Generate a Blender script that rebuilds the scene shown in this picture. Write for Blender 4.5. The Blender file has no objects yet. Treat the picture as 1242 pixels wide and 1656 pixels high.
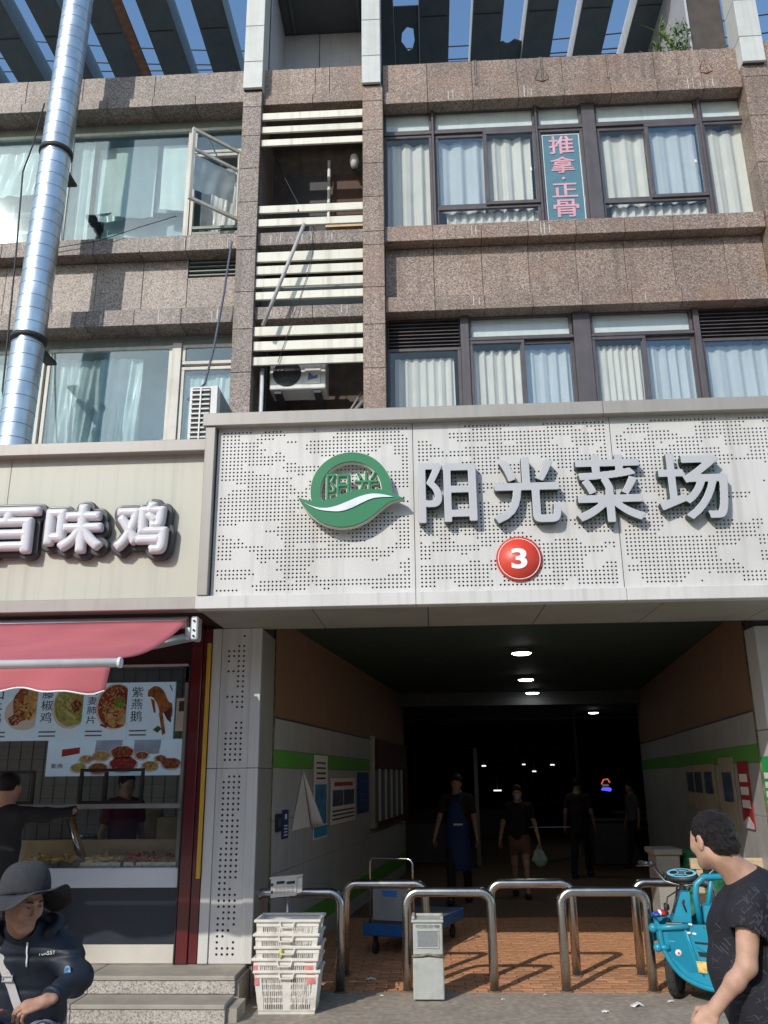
import bpy, bmesh, math, random
import numpy as np
from mathutils import Vector, Matrix
random.seed(7); rng = np.random.default_rng(11)
S = bpy.context.scene; C = S.collection
R = math.radians

# ------------------------------------------------------------------ camera, sky, sun, exposure
yaw, pitch, roll = R(2.9), R(17.2), R(0.6)
fwd = Vector((-math.sin(yaw)*math.cos(pitch), math.cos(yaw)*math.cos(pitch), math.sin(pitch)))
rgt = Vector((math.cos(yaw), math.sin(yaw), 0)); upv = rgt.cross(fwd)
r2 = rgt*math.cos(roll) - upv*math.sin(roll); u2 = rgt*math.sin(roll) + upv*math.cos(roll)
cd = bpy.data.cameras.new('camera'); cam = bpy.data.objects.new('camera', cd); C.objects.link(cam)
M = Matrix.Identity(4)
for i, v in enumerate((r2, u2, -fwd)):
    for j in range(3): M[j][i] = v[j]
M.translation = Vector((0, 0, 1.8)); cam.matrix_world = M
cd.sensor_fit = 'HORIZONTAL'; cd.sensor_width = 36.0; cd.lens = 36.0*1388/1242; cd.clip_end = 2000; cd.clip_start = 0.05
S.camera = cam

W = bpy.data.worlds.new("World"); S.world = W; W.use_nodes = True
nt = W.node_tree; bg = nt.nodes['Background']
sky = nt.nodes.new('ShaderNodeTexSky'); sky.sky_type = 'NISHITA'; sky.sun_disc = False
sun_dir = Vector((-.66, -1.11, .82)).normalized()
sky.sun_elevation = math.asin(sun_dir.z); sky.sun_rotation = math.atan2(sun_dir.x, sun_dir.y)
sky.air_density = 1.25; sky.dust_density = 0.8; sky.ozone_density = 1.8
hs0 = nt.nodes.new('ShaderNodeHueSaturation'); hs0.inputs['Saturation'].default_value = 1.12; nt.links.new(sky.outputs[0], hs0.inputs['Color']); nt.links.new(hs0.outputs[0], bg.inputs[0]); bg.inputs[1].default_value = 0.15
sl = bpy.data.lights.new('sun', 'SUN'); sl.energy = 2.45; sl.angle = R(0.53); sl.color = (1, .95, .87)
so = bpy.data.objects.new('sun', sl); C.objects.link(so); so.location = (-20, -30, 30)
so.rotation_euler = sun_dir.to_track_quat('Z', 'Y').to_euler()
S.view_settings.view_transform = 'Standard'; S.view_settings.look = 'None'
S.view_settings.gamma = 1; S.view_settings.use_curve_mapping = False; S.view_settings.exposure = 0.38

# ------------------------------------------------------------------ materials
MATS = {}
def newmat(name):
    m = bpy.data.materials.new(name); m.use_nodes = True; MATS[name] = m
    return m, m.node_tree, m.node_tree.nodes['Principled BSDF']
def mat(name, col, rough=.6, metal=0., var=.12, scale=6., bump=0., bscale=60., streak=0., spec=.5, rand=0., emit=None, estr=0., dirt=None, dscale=1.5, damt=.5, stretch=None, coat=0., sheen=0., alpha=None):
    """base colour with noise variation, optional speckle bump, rain streaks, dirt patches and per-object variation"""
    m, t, p = newmat(name); N = t.nodes; L = t.links
    tc = N.new('ShaderNodeTexCoord'); src = tc.outputs['Object']
    if stretch:
        mp = N.new('ShaderNodeMapping'); mp.inputs['Scale'].default_value = stretch; L.new(src, mp.inputs[0]); src = mp.outputs[0]
    n = N.new('ShaderNodeTexNoise'); n.inputs['Scale'].default_value = scale; n.inputs['Detail'].default_value = 5; L.new(src, n.inputs['Vector'])
    r = N.new('ShaderNodeValToRGB'); r.color_ramp.elements[0].position = .3; r.color_ramp.elements[1].position = .7
    r.color_ramp.elements[0].color = tuple(c*(1-var) for c in col) + (1,); r.color_ramp.elements[1].color = tuple(min(1, c*(1+var)) for c in col) + (1,)
    L.new(n.outputs['Fac'], r.inputs[0]); cur = r.outputs[0]
    def mix(cur, fac, c2, ty='MIX'):
        x = N.new('ShaderNodeMix'); x.data_type = 'RGBA'; x.blend_type = ty
        L.new(cur, x.inputs[6]); 
        if isinstance(fac, float): x.inputs[0].default_value = fac
        else: L.new(fac, x.inputs[0])
        if isinstance(c2, tuple): x.inputs[7].default_value = c2
        else: L.new(c2, x.inputs[7])
        return x.outputs[2]
    if streak:
        mp = N.new('ShaderNodeMapping'); mp.inputs['Scale'].default_value = (14, 14, .5); L.new(tc.outputs['Object'], mp.inputs[0])
        n2 = N.new('ShaderNodeTexNoise'); n2.inputs['Scale'].default_value = 1.; n2.inputs['Detail'].default_value = 3; L.new(mp.outputs[0], n2.inputs['Vector'])
        r2_ = N.new('ShaderNodeValToRGB'); r2_.color_ramp.elements[0].position = .5; r2_.color_ramp.elements[1].position = .78
        r2_.color_ramp.elements[0].color = (0, 0, 0, 1); r2_.color_ramp.elements[1].color = (streak,)*3 + (1,)
        L.new(n2.outputs['Fac'], r2_.inputs[0]); cur = mix(cur, r2_.outputs[0], (col[0]*.45, col[1]*.42, col[2]*.38, 1))
    if dirt:
        n3 = N.new('ShaderNodeTexNoise'); n3.inputs['Scale'].default_value = dscale; n3.inputs['Detail'].default_value = 7; n3.inputs['Roughness'].default_value = .65
        L.new(tc.outputs['Object'], n3.inputs['Vector'])
        r3 = N.new('ShaderNodeValToRGB'); r3.color_ramp.elements[0].position = .48; r3.color_ramp.elements[1].position = .72
        r3.color_ramp.elements[0].color = (0, 0, 0, 1); r3.color_ramp.elements[1].color = (damt,)*3 + (1,)
        L.new(n3.outputs['Fac'], r3.inputs[0]); cur = mix(cur, r3.outputs[0], tuple(dirt) + (1,))
    if rand:
        oi = N.new('ShaderNodeObjectInfo'); mr = N.new('ShaderNodeMapRange'); mr.inputs[3].default_value = 1-rand; mr.inputs[4].default_value = 1+rand
        L.new(oi.outputs['Random'], mr.inputs[0]); hs = N.new('ShaderNodeHueSaturation'); L.new(mr.outputs[0], hs.inputs['Value']); L.new(cur, hs.inputs['Color']); cur = hs.outputs[0]
    L.new(cur, p.inputs['Base Color']); p.inputs['Roughness'].default_value = rough; p.inputs['Metallic'].default_value = metal
    p.inputs['Specular IOR Level'].default_value = spec; p.inputs['Coat Weight'].default_value = coat; p.inputs['Sheen Weight'].default_value = sheen
    if rough > .12 and rough < .9:
        rr = N.new('ShaderNodeMapRange'); rr.inputs[3].default_value = rough*.8; rr.inputs[4].default_value = min(1, rough*1.25); L.new(n.outputs['Fac'], rr.inputs[0]); L.new(rr.outputs[0], p.inputs['Roughness'])
    if bump:
        nb = N.new('ShaderNodeTexNoise'); nb.inputs['Scale'].default_value = bscale; nb.inputs['Detail'].default_value = 4; L.new(src, nb.inputs['Vector'])
        b = N.new('ShaderNodeBump'); b.inputs['Strength'].default_value = bump; b.inputs['Distance'].default_value = .01; L.new(nb.outputs['Fac'], b.inputs['Height']); L.new(b.outputs[0], p.inputs['Normal'])
    if emit: p.inputs['Emission Color'].default_value = tuple(emit) + (1,); p.inputs['Emission Strength'].default_value = estr
    return m
def granite(name, dark, mid, light, grain=75., rand=.14, rough=.55, streak=.35, warm=None):
    m, t, p = newmat(name); N = t.nodes; L = t.links
    tc = N.new('ShaderNodeTexCoord')
    v = N.new('ShaderNodeTexVoronoi'); v.inputs['Scale'].default_value = grain; L.new(tc.outputs['Object'], v.inputs['Vector'])
    r = N.new('ShaderNodeValToRGB'); r.color_ramp.interpolation = 'LINEAR'
    e = r.color_ramp.elements; e[0].position = .08; e[0].color = tuple(dark) + (1,); e[1].position = .9; e[1].color = tuple(light) + (1,)
    x = e.new(.35); x.color = tuple(mid) + (1,); x = e.new(.65); x.color = tuple(c*1.12 for c in mid) + (1,)
    sp = N.new('ShaderNodeSeparateColor'); L.new(v.outputs['Color'], sp.inputs[0]); L.new(sp.outputs[0], r.inputs[0]); cur = r.outputs[0]
    n = N.new('ShaderNodeTexNoise'); n.inputs['Scale'].default_value = 1.3; n.inputs['Detail'].default_value = 6; L.new(tc.outputs['Object'], n.inputs['Vector'])
    mr = N.new('ShaderNodeMapRange'); mr.inputs[1].default_value = .3; mr.inputs[2].default_value = .7; mr.inputs[3].default_value = .82; mr.inputs[4].default_value = 1.12; L.new(n.outputs['Fac'], mr.inputs[0])
    oi = N.new('ShaderNodeObjectInfo'); m2 = N.new('ShaderNodeMapRange'); m2.inputs[3].default_value = 1-rand; m2.inputs[4].default_value = 1+rand; L.new(oi.outputs['Random'], m2.inputs[0])
    mu = N.new('ShaderNodeMath'); mu.operation = 'MULTIPLY'; L.new(mr.outputs[0], mu.inputs[0]); L.new(m2.outputs[0], mu.inputs[1])
    hs = N.new('ShaderNodeHueSaturation'); L.new(mu.outputs[0], hs.inputs['Value']); L.new(cur, hs.inputs['Color']); cur = hs.outputs[0]
    if streak:
        mp = N.new('ShaderNodeMapping'); mp.inputs['Scale'].default_value = (9, 9, .35); L.new(tc.outputs['Object'], mp.inputs[0])
        n2 = N.new('ShaderNodeTexNoise'); n2.inputs['Scale'].default_value = 1.; n2.inputs['Detail'].default_value = 4; L.new(mp.outputs[0], n2.inputs['Vector'])
        r2_ = N.new('ShaderNodeValToRGB'); r2_.color_ramp.elements[0].position = .52; r2_.color_ramp.elements[1].position = .8
        r2_.color_ramp.elements[0].color = (0, 0, 0, 1); r2_.color_ramp.elements[1].color = (streak,)*3 + (1,); L.new(n2.outputs['Fac'], r2_.inputs[0])
        xm = N.new('ShaderNodeMix'); xm.data_type = 'RGBA'; L.new(r2_.outputs[0], xm.inputs[0]); L.new(cur, xm.inputs[6]); xm.inputs[7].default_value = tuple(c*.7 for c in dark) + (1,); cur = xm.outputs[2]
    if warm:
        n4 = N.new('ShaderNodeTexNoise'); n4.inputs['Scale'].default_value = .9; n4.inputs['Detail'].default_value = 3; L.new(tc.outputs['Object'], n4.inputs['Vector'])
        r4 = N.new('ShaderNodeValToRGB'); r4.color_ramp.elements[0].position = .52; r4.color_ramp.elements[1].position = .7; r4.color_ramp.elements[0].color = (0, 0, 0, 1); r4.color_ramp.elements[1].color = (.45,)*3 + (1,); L.new(n4.outputs['Fac'], r4.inputs[0])
        xm = N.new('ShaderNodeMix'); xm.data_type = 'RGBA'; L.new(r4.outputs[0], xm.inputs[0]); L.new(cur, xm.inputs[6]); xm.inputs[7].default_value = tuple(warm) + (1,); cur = xm.outputs[2]
    L.new(cur, p.inputs['Base Color']); p.inputs['Roughness'].default_value = rough
    b = N.new('ShaderNodeBump'); b.inputs['Strength'].default_value = .12; b.inputs['Distance'].default_value = .003; L.new(sp.outputs[1], b.inputs['Height']); L.new(b.outputs[0], p.inputs['Normal'])
    return m
def glass(name, tint, ior=1.7, gloss=(.85, .92, 1.)):
    m = bpy.data.materials.new(name); m.use_nodes = True; t = m.node_tree; N = t.nodes; L = t.links
    N.remove(N['Principled BSDF']); o = N['Material Output']
    tr = N.new('ShaderNodeBsdfTransparent'); tr.inputs[0].default_value = tuple(tint) + (1,)
    gl = N.new('ShaderNodeBsdfGlossy'); gl.inputs['Roughness'].default_value = .03; gl.inputs[0].default_value = tuple(gloss) + (1,)
    n = N.new('ShaderNodeTexNoise'); n.inputs['Scale'].default_value = .8; tc = N.new('ShaderNodeTexCoord'); L.new(tc.outputs['Object'], n.inputs['Vector'])
    b = N.new('ShaderNodeBump'); b.inputs['Strength'].default_value = .03; b.inputs['Distance'].default_value = .05; L.new(n.outputs['Fac'], b.inputs['Height']); L.new(b.outputs[0], gl.inputs['Normal'])
    f = N.new('ShaderNodeFresnel'); ge = N.new('ShaderNodeNewGeometry'); im = N.new('ShaderNodeMapRange'); im.inputs[3].default_value = ior; im.inputs[4].default_value = 1/ior; L.new(ge.outputs['Backfacing'], im.inputs[0]); L.new(im.outputs[0], f.inputs[0]); mx = N.new('ShaderNodeMixShader')
    L.new(f.outputs[0], mx.inputs[0]); L.new(tr.outputs[0], mx.inputs[1]); L.new(gl.outputs[0], mx.inputs[2]); L.new(mx.outputs[0], o.inputs[0])
    MATS[name] = m; return m
def translucent(name, col, amt=.4, rough=.9, var=.08, scale=3.):
    m = mat(name, col, rough, var=var, scale=scale, spec=.2); t = m.node_tree; N = t.nodes; L = t.links
    p = N['Principled BSDF']; tl = N.new('ShaderNodeBsdfTranslucent'); mx = N.new('ShaderNodeMixShader'); mx.inputs[0].default_value = amt
    src = p.inputs['Base Color'].links[0].from_socket; L.new(src, tl.inputs[0])
    L.new(p.outputs[0], mx.inputs[1]); L.new(tl.outputs[0], mx.inputs[2]); L.new(mx.outputs[0], N['Material Output'].inputs[0])
    return m
G1 = granite('granite', (.12, .085, .068), (.225, .165, .130), (.385, .305, .25), grain=70., streak=.6, warm=(.26, .135, .085))
G2 = granite('granite_grey', (.09, .075, .068), (.195, .155, .130), (.35, .29, .25), grain=70., streak=.7)
G3 = granite('granite_pale', (.13, .11, .095), (.31, .255, .215), (.46, .39, .335), grain=70., streak=.35)
GS = granite('granite_step', (.22, .20, .18), (.40, .37, .33), (.54, .51, .46), grain=95, streak=0, rand=.04)
TREAD = mat('stone_tread', (.36, .33, .28), .7, var=.12, scale=5, bump=.3, bscale=80, dirt=(.17, .15, .12), damt=.6)
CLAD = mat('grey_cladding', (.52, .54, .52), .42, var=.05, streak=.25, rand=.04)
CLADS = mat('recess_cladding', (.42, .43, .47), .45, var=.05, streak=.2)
FIN = mat('pergola_metal', (.075, .085, .09), .5, var=.15, dirt=(.12, .10, .08), damt=.5, dscale=2)
FINL = mat('pergola_lit_side', (.20, .23, .23), .5, var=.1, streak=.3)  # lighter than the fin metal: light on the left fins' sides put into colour
FIN_SUN = mat('pergola_sunlit_edge', (.62, .62, .60), .5, var=.1, streak=.4)  # pale copy for the sun-facing sides: sunlight put into the colour
RUST = mat('rusty_steel', (.23, .10, .06), .85, var=.35, scale=12, bump=.3)
LOUV = mat('louvre_cream', (.70, .68, .58), .5, var=.06, streak=.55, rand=.03, dirt=(.30, .27, .18), damt=.35, dscale=3)
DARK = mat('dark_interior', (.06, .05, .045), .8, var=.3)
DARKW = mat('recess_wall', (.11, .085, .07), .85, var=.3, streak=.5)
TRIM = mat('sign_trim', (.345, .325, .295), .42, var=.04, streak=.22, rand=.02, metal=.1)
TRIMD = mat('soffit_panel', (.33, .32, .27), .5, var=.08, dirt=(.17, .16, .13), damt=.5)
WHT = mat('white_panel', (.615, .605, .58), .45, var=.04, scale=2, streak=.34, rand=.02, dirt=(.42, .40, .36), damt=.35, dscale=1.2)
HOLE = mat('panel_backing', (.05, .055, .055), .9)
CREAM = mat('cream_panel', (.475, .475, .395), .42, var=.04, scale=1.5, streak=.26)
LETW = mat('letter_face', (.47, .475, .49), .4, var=.03)
LETG = mat('letter_side', (.012, .05, .035), .4, var=.1)
GREEN = mat('logo_green', (.03, .20, .085), .3, var=.06, scale=2)
GEDGE = mat('logo_edge', (.72, .72, .62), .4)
SWOOSH = mat('logo_white', (.72, .78, .82), .35)
PUFF = mat('puffy_letter', (.64, .64, .66), .18, var=.03)
PLATE = mat('letter_plate', (.045, .045, .05), .28, var=.1)
RED3 = mat('badge_red', (.66, .06, .035), .4, var=.05)
WHITE = mat('white_print', (.82, .82, .80), .5, var=.02)
AWN = translucent('awning_fabric', (.60, .175, .195), .25, var=.14, scale=1.6)
ALU = mat('aluminium', (.66, .68, .69), .35, metal=.7, var=.06)
WALU = mat('white_aluminium', (.74, .74, .72), .4, var=.06, streak=.2)
MAROON = mat('maroon_panel', (.105, .010, .013), .18, var=.1, coat=.5)
MAROOND = mat('dark_maroon', (.035, .010, .012), .4, var=.1)
YEL = mat('yellow_strip', (.60, .36, .03), .45, var=.06, streak=.2)
NAVY = mat('counter_navy', (.022, .028, .045), .35, var=.08)
COUNT = mat('counter_white', (.62, .66, .72), .3, var=.03)
PLINTH = mat('plinth_cream', (.60, .57, .50), .5, var=.06, dirt=(.3, .27, .22))
STEEL = mat('stainless_steel', (.56, .55, .53), .26, metal=1., var=.07, scale=9, dirt=(.30, .27, .22), damt=.35, dscale=4)
CHROME = mat('dull_chrome', (.60, .60, .60), .22, metal=1., var=.05)
FRAME = mat('dark_window_frame', (.085, .075, .08), .45, var=.15, streak=.3)
FRAMEL = mat('old_aluminium_frame', (.58, .56, .50), .5, var=.12, streak=.5, dirt=(.2, .17, .13))
FRAMEG = mat('grey_green_frame', (.20, .23, .20), .5, var=.12, streak=.4)
CURT = translucent('curtain', (.84, .83, .78), .3, var=.05)
BLIND = mat('white_blind', (.66, .69, .68), .6, var=.05, streak=.15)
PLAS = translucent('plastic_sheet', (.76, .80, .80), .35, rough=.22, var=.12, scale=4)
ROOM = mat('room_wall', (.30, .37, .38), .85, var=.2, scale=1.2)
ROOMW = mat('room_white', (.55, .55, .52), .85, var=.12, scale=1.2)
GL1 = glass('blue_glass', (.92, .955, .97), 1.8, (.80, .92, 1.))
GLA = glass('plain_glass', (.955, .97, .965), 1.42, (.9, .95, 1.))
GL2 = glass('teal_glass', (.87, .935, .935), 1.75, (.80, .95, 1.))
GL3 = glass('clear_glass', (.90, .92, .92), 1.4)
DUCT = mat('galvanised', (.62, .68, .72), .34, metal=.85, var=.16, scale=7, dirt=(.40, .40, .38), damt=.4, stretch=(1, 1, .5))
SEAM = mat('duct_seam', (.30, .33, .36), .45, metal=.8, var=.1)
BAND = mat('clamp_black', (.03, .03, .03), .6)
ACW = mat('ac_white', (.66, .67, .63), .45, var=.06, streak=.35)
ACD = mat('ac_dark', (.05, .052, .058), .6)
ASPH = mat('asphalt', (.34, .29, .232), .85, var=.28, scale=18, bump=.5, bscale=160, dirt=(.19, .165, .14), damt=.7, dscale=2.2)
BRICK = mat('paving_brick', (.50, .245, .125), .78, var=.2, scale=14, bump=.35, bscale=110, rand=.22, dirt=(.30, .17, .10), damt=.5, dscale=3)
JOINT = mat('brick_joint', (.17, .11, .075), .9, var=.3, scale=25)
ORANGE = mat('orange_wall', (.26, .145, .085), .7, var=.12, streak=.3)
TILEW = mat('white_wall_panel', (.44, .44, .43), .4, var=.07, streak=.35, dirt=(.27, .25, .22), damt=.5, dscale=1.3)
STRG = mat('green_stripe', (.10, .34, .05), .5, var=.08)
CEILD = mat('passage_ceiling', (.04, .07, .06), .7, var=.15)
LAMPM = mat('lamp_disc', (.9, .9, .9), .4, emit=(.95, 1., .96), estr=14.0)
BLUE = mat('blue_plastic', (.02, .12, .36), .4, var=.1)
BASK = mat('basket_plastic', (.70, .67, .61), .45, var=.08, scale=8, dirt=(.42, .36, .28), damt=.55, dscale=6)
BASKR = mat('basket_red_stain', (.60, .22, .20), .5, var=.3, scale=20)
BINM = mat('bin_grey', (.43, .45, .42), .5, var=.10, dirt=(.22, .21, .18), damt=.55, dscale=7, streak=.3)
BIND = mat('bin_window', (.22, .235, .235), .5, var=.1, scale=30)
SCALE = mat('scale_case', (.60, .57, .52), .45, var=.07, dirt=(.4, .35, .28))
LCD = mat('scale_display', (.03, .035, .04), .2)
TEAL = mat('teal_paint', (.010, .27, .40), .38, var=.10, scale=5, coat=.1, dirt=(.10, .24, .28), damt=.5, dscale=7)
TEALL = mat('dash_light_blue', (.20, .55, .72), .35)
BLACK = mat('black_plastic', (.02, .02, .022), .5)
RUBBER = mat('tyre_rubber', (.03, .028, .026), .85, var=.25, bump=.3)
PAPER = mat('paper', (.72, .71, .68), .7, var=.05)
PINK = mat('sticker_pink', (.80, .40, .46), .5)
STICK = mat('sticker_teal', (.10, .22, .27), .4, var=.08)
INK = mat('ink', (.05, .045, .05), .6)
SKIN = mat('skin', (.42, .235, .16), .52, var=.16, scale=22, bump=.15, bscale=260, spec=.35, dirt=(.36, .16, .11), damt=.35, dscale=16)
SKIN2 = mat('skin_lighter', (.50, .30, .21), .52, var=.14, scale=22, bump=.15, bscale=260, spec=.35, dirt=(.44, .21, .14), damt=.4, dscale=15)  # lighter skin tone for some of the figures
HAIR = mat('black_hair', (.012, .009, .009), .38, var=.6, scale=90, bump=1., bscale=330, stretch=(1, 1, .3), spec=.28)
JACKET = mat('navy_jacket', (.010, .015, .028), .55, var=.25, scale=9, bump=.25, bscale=40)
HATM = mat('hat_grey', (.036, .036, .042), .9, var=.15, scale=40, bump=.5, bscale=300)
STRAP = mat('strap_grey', (.50, .48, .46), .7, var=.08)
TEE = mat('tee_dark', (.011, .011, .016), .85, var=.35, scale=14, bump=.3, bscale=30)
TEEP = mat('tee_print', (.055, .052, .072), .85)
BLK = mat('black_cloth', (.012, .012, .014), .85, var=.2)
APRON = mat('apron_blue', (.012, .035, .13), .7, var=.1)
BROWN = mat('brown_shorts', (.20, .10, .07), .8)
GREY = mat('grey_cloth', (.12, .12, .13), .85)
FOODB = mat('roast_brown', (.42, .16, .04), .35, var=.5, scale=16, bump=.3)
FOODR = mat('chilli_red', (.33, .07, .035), .4, var=.85, scale=48)
FOODG = mat('green_slices', (.42, .50, .14), .4, var=.3, scale=14)
FOODY = mat('golden_food', (.74, .46, .17), .5, var=.5, scale=24)
LEAF = mat('leaf_green', (.06, .14, .03), .5, var=.3)
POST = mat('menu_lightbox', (.44, .54, .60), .5, var=.04, emit=(.45, .68, .90), estr=.13)
WOOD = mat('board_wood', (.55, .42, .28), .7, var=.15, stretch=(1, 8, 8))
TILEG = mat('shop_tile', (.30, .31, .30), .35, var=.06)
GNET = mat('green_net', (.02, .16, .08), .7, var=.35, scale=20, bump=.4)
WEED = mat('weed_blade', (.09, .15, .03), .6, var=.3)
ROPE = mat('cable_black', (.025, .025, .03), .6)
TAN = mat('tan_board', (.56, .40, .23), .5, var=.15)

# ------------------------------------------------------------------ mesh builder
class MB:
    def __init__(s): s.v = []; s.f = []; s.m = []; s.sm = []
    def add(s, vs, fs, mi=0, smooth=False):
        o = len(s.v); s.v.extend([tuple(map(float, p)) for p in vs])
        for f in fs: s.f.append(tuple(i+o for i in f)); s.m.append(mi); s.sm.append(smooth)
        return s
    def box(s, x0, x1, y0, y1, z0, z1, c=0., mi=0):
        if x0 > x1: x0, x1 = x1, x0
        if y0 > y1: y0, y1 = y1, y0
        if z0 > z1: z0, z1 = z1, z0
        c = min(c, (x1-x0)*.45, (y1-y0)*.45, (z1-z0)*.45)
        if c <= 0:
            vs = [(x, y, z) for x in (x0, x1) for y in (y0, y1) for z in (z0, z1)]
            return s.add(vs, [(0, 1, 3, 2), (4, 6, 7, 5), (0, 4, 5, 1), (2, 3, 7, 6), (0, 2, 6, 4), (1, 5, 7, 3)], mi)
        X = (x0, x1); Y = (y0, y1); Z = (z0, z1); vs = []; ix = {}
        for i in (0, 1):
            for j in (0, 1):
                for k in (0, 1):
                    a, b, d = (X[i], Y[j], Z[k]); sx, sy, sz = (1-2*i)*c, (1-2*j)*c, (1-2*k)*c
                    for ax, p in enumerate(((a, b+sy, d+sz), (a+sx, b, d+sz), (a+sx, b+sy, d))): ix[i, j, k, ax] = len(vs); vs.append(p)
        fs = []
        for i in (0, 1): fs.append([ix[i, j, k, 0] for j, k in ((0, 0), (1, 0), (1, 1), (0, 1))]); fs.append([ix[j, i, k, 1] for j, k in ((0, 0), (1, 0), (1, 1), (0, 1))]); fs.append([ix[j, k, i, 2] for j, k in ((0, 0), (1, 0), (1, 1), (0, 1))])
        for a in (0, 1):
            for b in (0, 1):
                fs.append([ix[0, a, b, 1], ix[1, a, b, 1], ix[1, a, b, 2], ix[0, a, b, 2]])
                fs.append([ix[a, 0, b, 0], ix[a, 1, b, 0], ix[a, 1, b, 2], ix[a, 0, b, 2]])
                fs.append([ix[a, b, 0, 0], ix[a, b, 1, 0], ix[a, b, 1, 1], ix[a, b, 0, 1]])
        for i in (0, 1):
            for j in (0, 1):
                for k in (0, 1): fs.append([ix[i, j, k, 0], ix[i, j, k, 1], ix[i, j, k, 2]])
        return s.add(vs, fs, mi)
    def prism(s, poly, plane, d0, d1, mi=0, side=None):
        """poly: 2-D outline; plane 'xz' (extruded in y), 'xy' (in z) or 'yz' (in x)"""
        f = {'xz': lambda a, b, d: (a, d, b), 'xy': lambda a, b, d: (a, b, d), 'yz': lambda a, b, d: (d, a, b)}[plane]
        n = len(poly); vs = [f(a, b, d0) for a, b in poly] + [f(a, b, d1) for a, b in poly]
        s.add(vs, [tuple(range(n)), tuple(range(2*n-1, n-1, -1))], mi)
        o = len(s.v) - 2*n
        for i in range(n):
            s.f.append((o+i, o+(i+1) % n, o+n+(i+1) % n, o+n+i)); s.m.append(mi if side is None else side); s.sm.append(False)
        return s
    def tube(s, path, rad, n=10, caps=True, mi=0, flat=None):
        P = [Vector(p) for p in path]; k = len(P)
        rad = [rad]*k if not hasattr(rad, '__len__') else rad
        t0 = (P[1]-P[0]).normalized(); a = Vector((0, 0, 1)) if abs(t0.z) < .9 else Vector((1, 0, 0)); u = t0.cross(a).normalized(); vs = []
        for i in range(k):
            t = ((P[min(i+1, k-1)]-P[i]).normalized() + (P[i]-P[max(i-1, 0)]).normalized()).normalized()
            u = (u - t*u.dot(t)).normalized(); w = t.cross(u)
            for j in range(n):
                an = 2*math.pi*j/n; vs.append(P[i] + u*(math.cos(an)*rad[i]) + w*(math.sin(an)*rad[i]*(flat or 1)))
        fs = [(i*n+j, i*n+(j+1) % n, (i+1)*n+(j+1) % n, (i+1)*n+j) for i in range(k-1) for j in range(n)]
        s.add(vs, fs, mi, True)
        if caps:
            o = len(s.v) - k*n; s.f += [tuple(o+j for j in range(n-1, -1, -1)), tuple(o+(k-1)*n+j for j in range(n))]; s.m += [mi, mi]; s.sm += [False, False]
        return s
    def lathe(s, prof, c=(0, 0, 0), n=20, mi=0, axis='z', sx=1., sy=1.):
        closed = tuple(prof[0]) == tuple(prof[-1])
        vs = []; k = len(prof)
        for r, h in prof:
            for j in range(n):
                an = 2*math.pi*j/n; a, b = math.cos(an)*r*sx, math.sin(an)*r*sy
                p = {'z': (a, b, h), 'y': (a, h, b), 'x': (h, a, b)}[axis]; vs.append((p[0]+c[0], p[1]+c[1], p[2]+c[2]))
        fs = [(i*n+j, i*n+(j+1) % n, (i+1)*n+(j+1) % n, (i+1)*n+j) for i in range(k-1) for j in range(n)]
        s.add(vs, fs, mi, True); o = len(s.v)-k*n
        if closed: return s
        s.f += [tuple(o+j for j in range(n-1, -1, -1)), tuple(o+(k-1)*n+j for j in range(n))]; s.m += [mi]*2; s.sm += [False]*2
        return s
    def ball(s, c, r, n=12, mi=0):
        r = (r, r, r) if not hasattr(r, '__len__') else r; m = n//2; vs = []; fs = []
        for i in range(m+1):
            th = math.pi*i/m
            for j in range(n): ph = 2*math.pi*j/n; vs.append((c[0]+r[0]*math.sin(th)*math.cos(ph), c[1]+r[1]*math.sin(th)*math.sin(ph), c[2]+r[2]*math.cos(th)))
        fs = [(i*n+j, i*n+(j+1) % n, (i+1)*n+(j+1) % n, (i+1)*n+j) for i in range(m) for j in range(n)]
        return s.add(vs, fs, mi, True)
    def grid(s, fn, nu, nv, mi=0, smooth=True):
        vs = [fn(i/nu, j/nv) for i in range(nu+1) for j in range(nv+1)]
        return s.add(vs, [(i*(nv+1)+j, (i+1)*(nv+1)+j, (i+1)*(nv+1)+j+1, i*(nv+1)+j+1) for i in range(nu) for j in range(nv)], mi, smooth)
    def mesh(s, name, mats, off=(0, 0, 0), solid=0., xf=None, dissolve=True):
        me = bpy.data.meshes.new(name)
        vs = [(p[0]-off[0], p[1]-off[1], p[2]-off[2]) for p in s.v]
        if xf is not None: vs = [tuple(xf @ Vector(p)) for p in vs]
        me.from_pydata(vs, [], s.f)
        for m in (mats if isinstance(mats, (list, tuple)) else [mats]): me.materials.append(m)
        me.polygons.foreach_set('material_index', s.m); me.polygons.foreach_set('use_smooth', s.sm)
        b = bmesh.new(); b.from_mesh(me)
        if dissolve: bmesh.ops.remove_doubles(b, verts=b.verts, dist=1e-5)
        if solid: bmesh.ops.solidify(b, geom=b.faces[:], thickness=solid)
        bmesh.ops.recalc_face_normals(b, faces=b.faces[:]); b.to_mesh(me); b.free()
        return me

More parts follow.
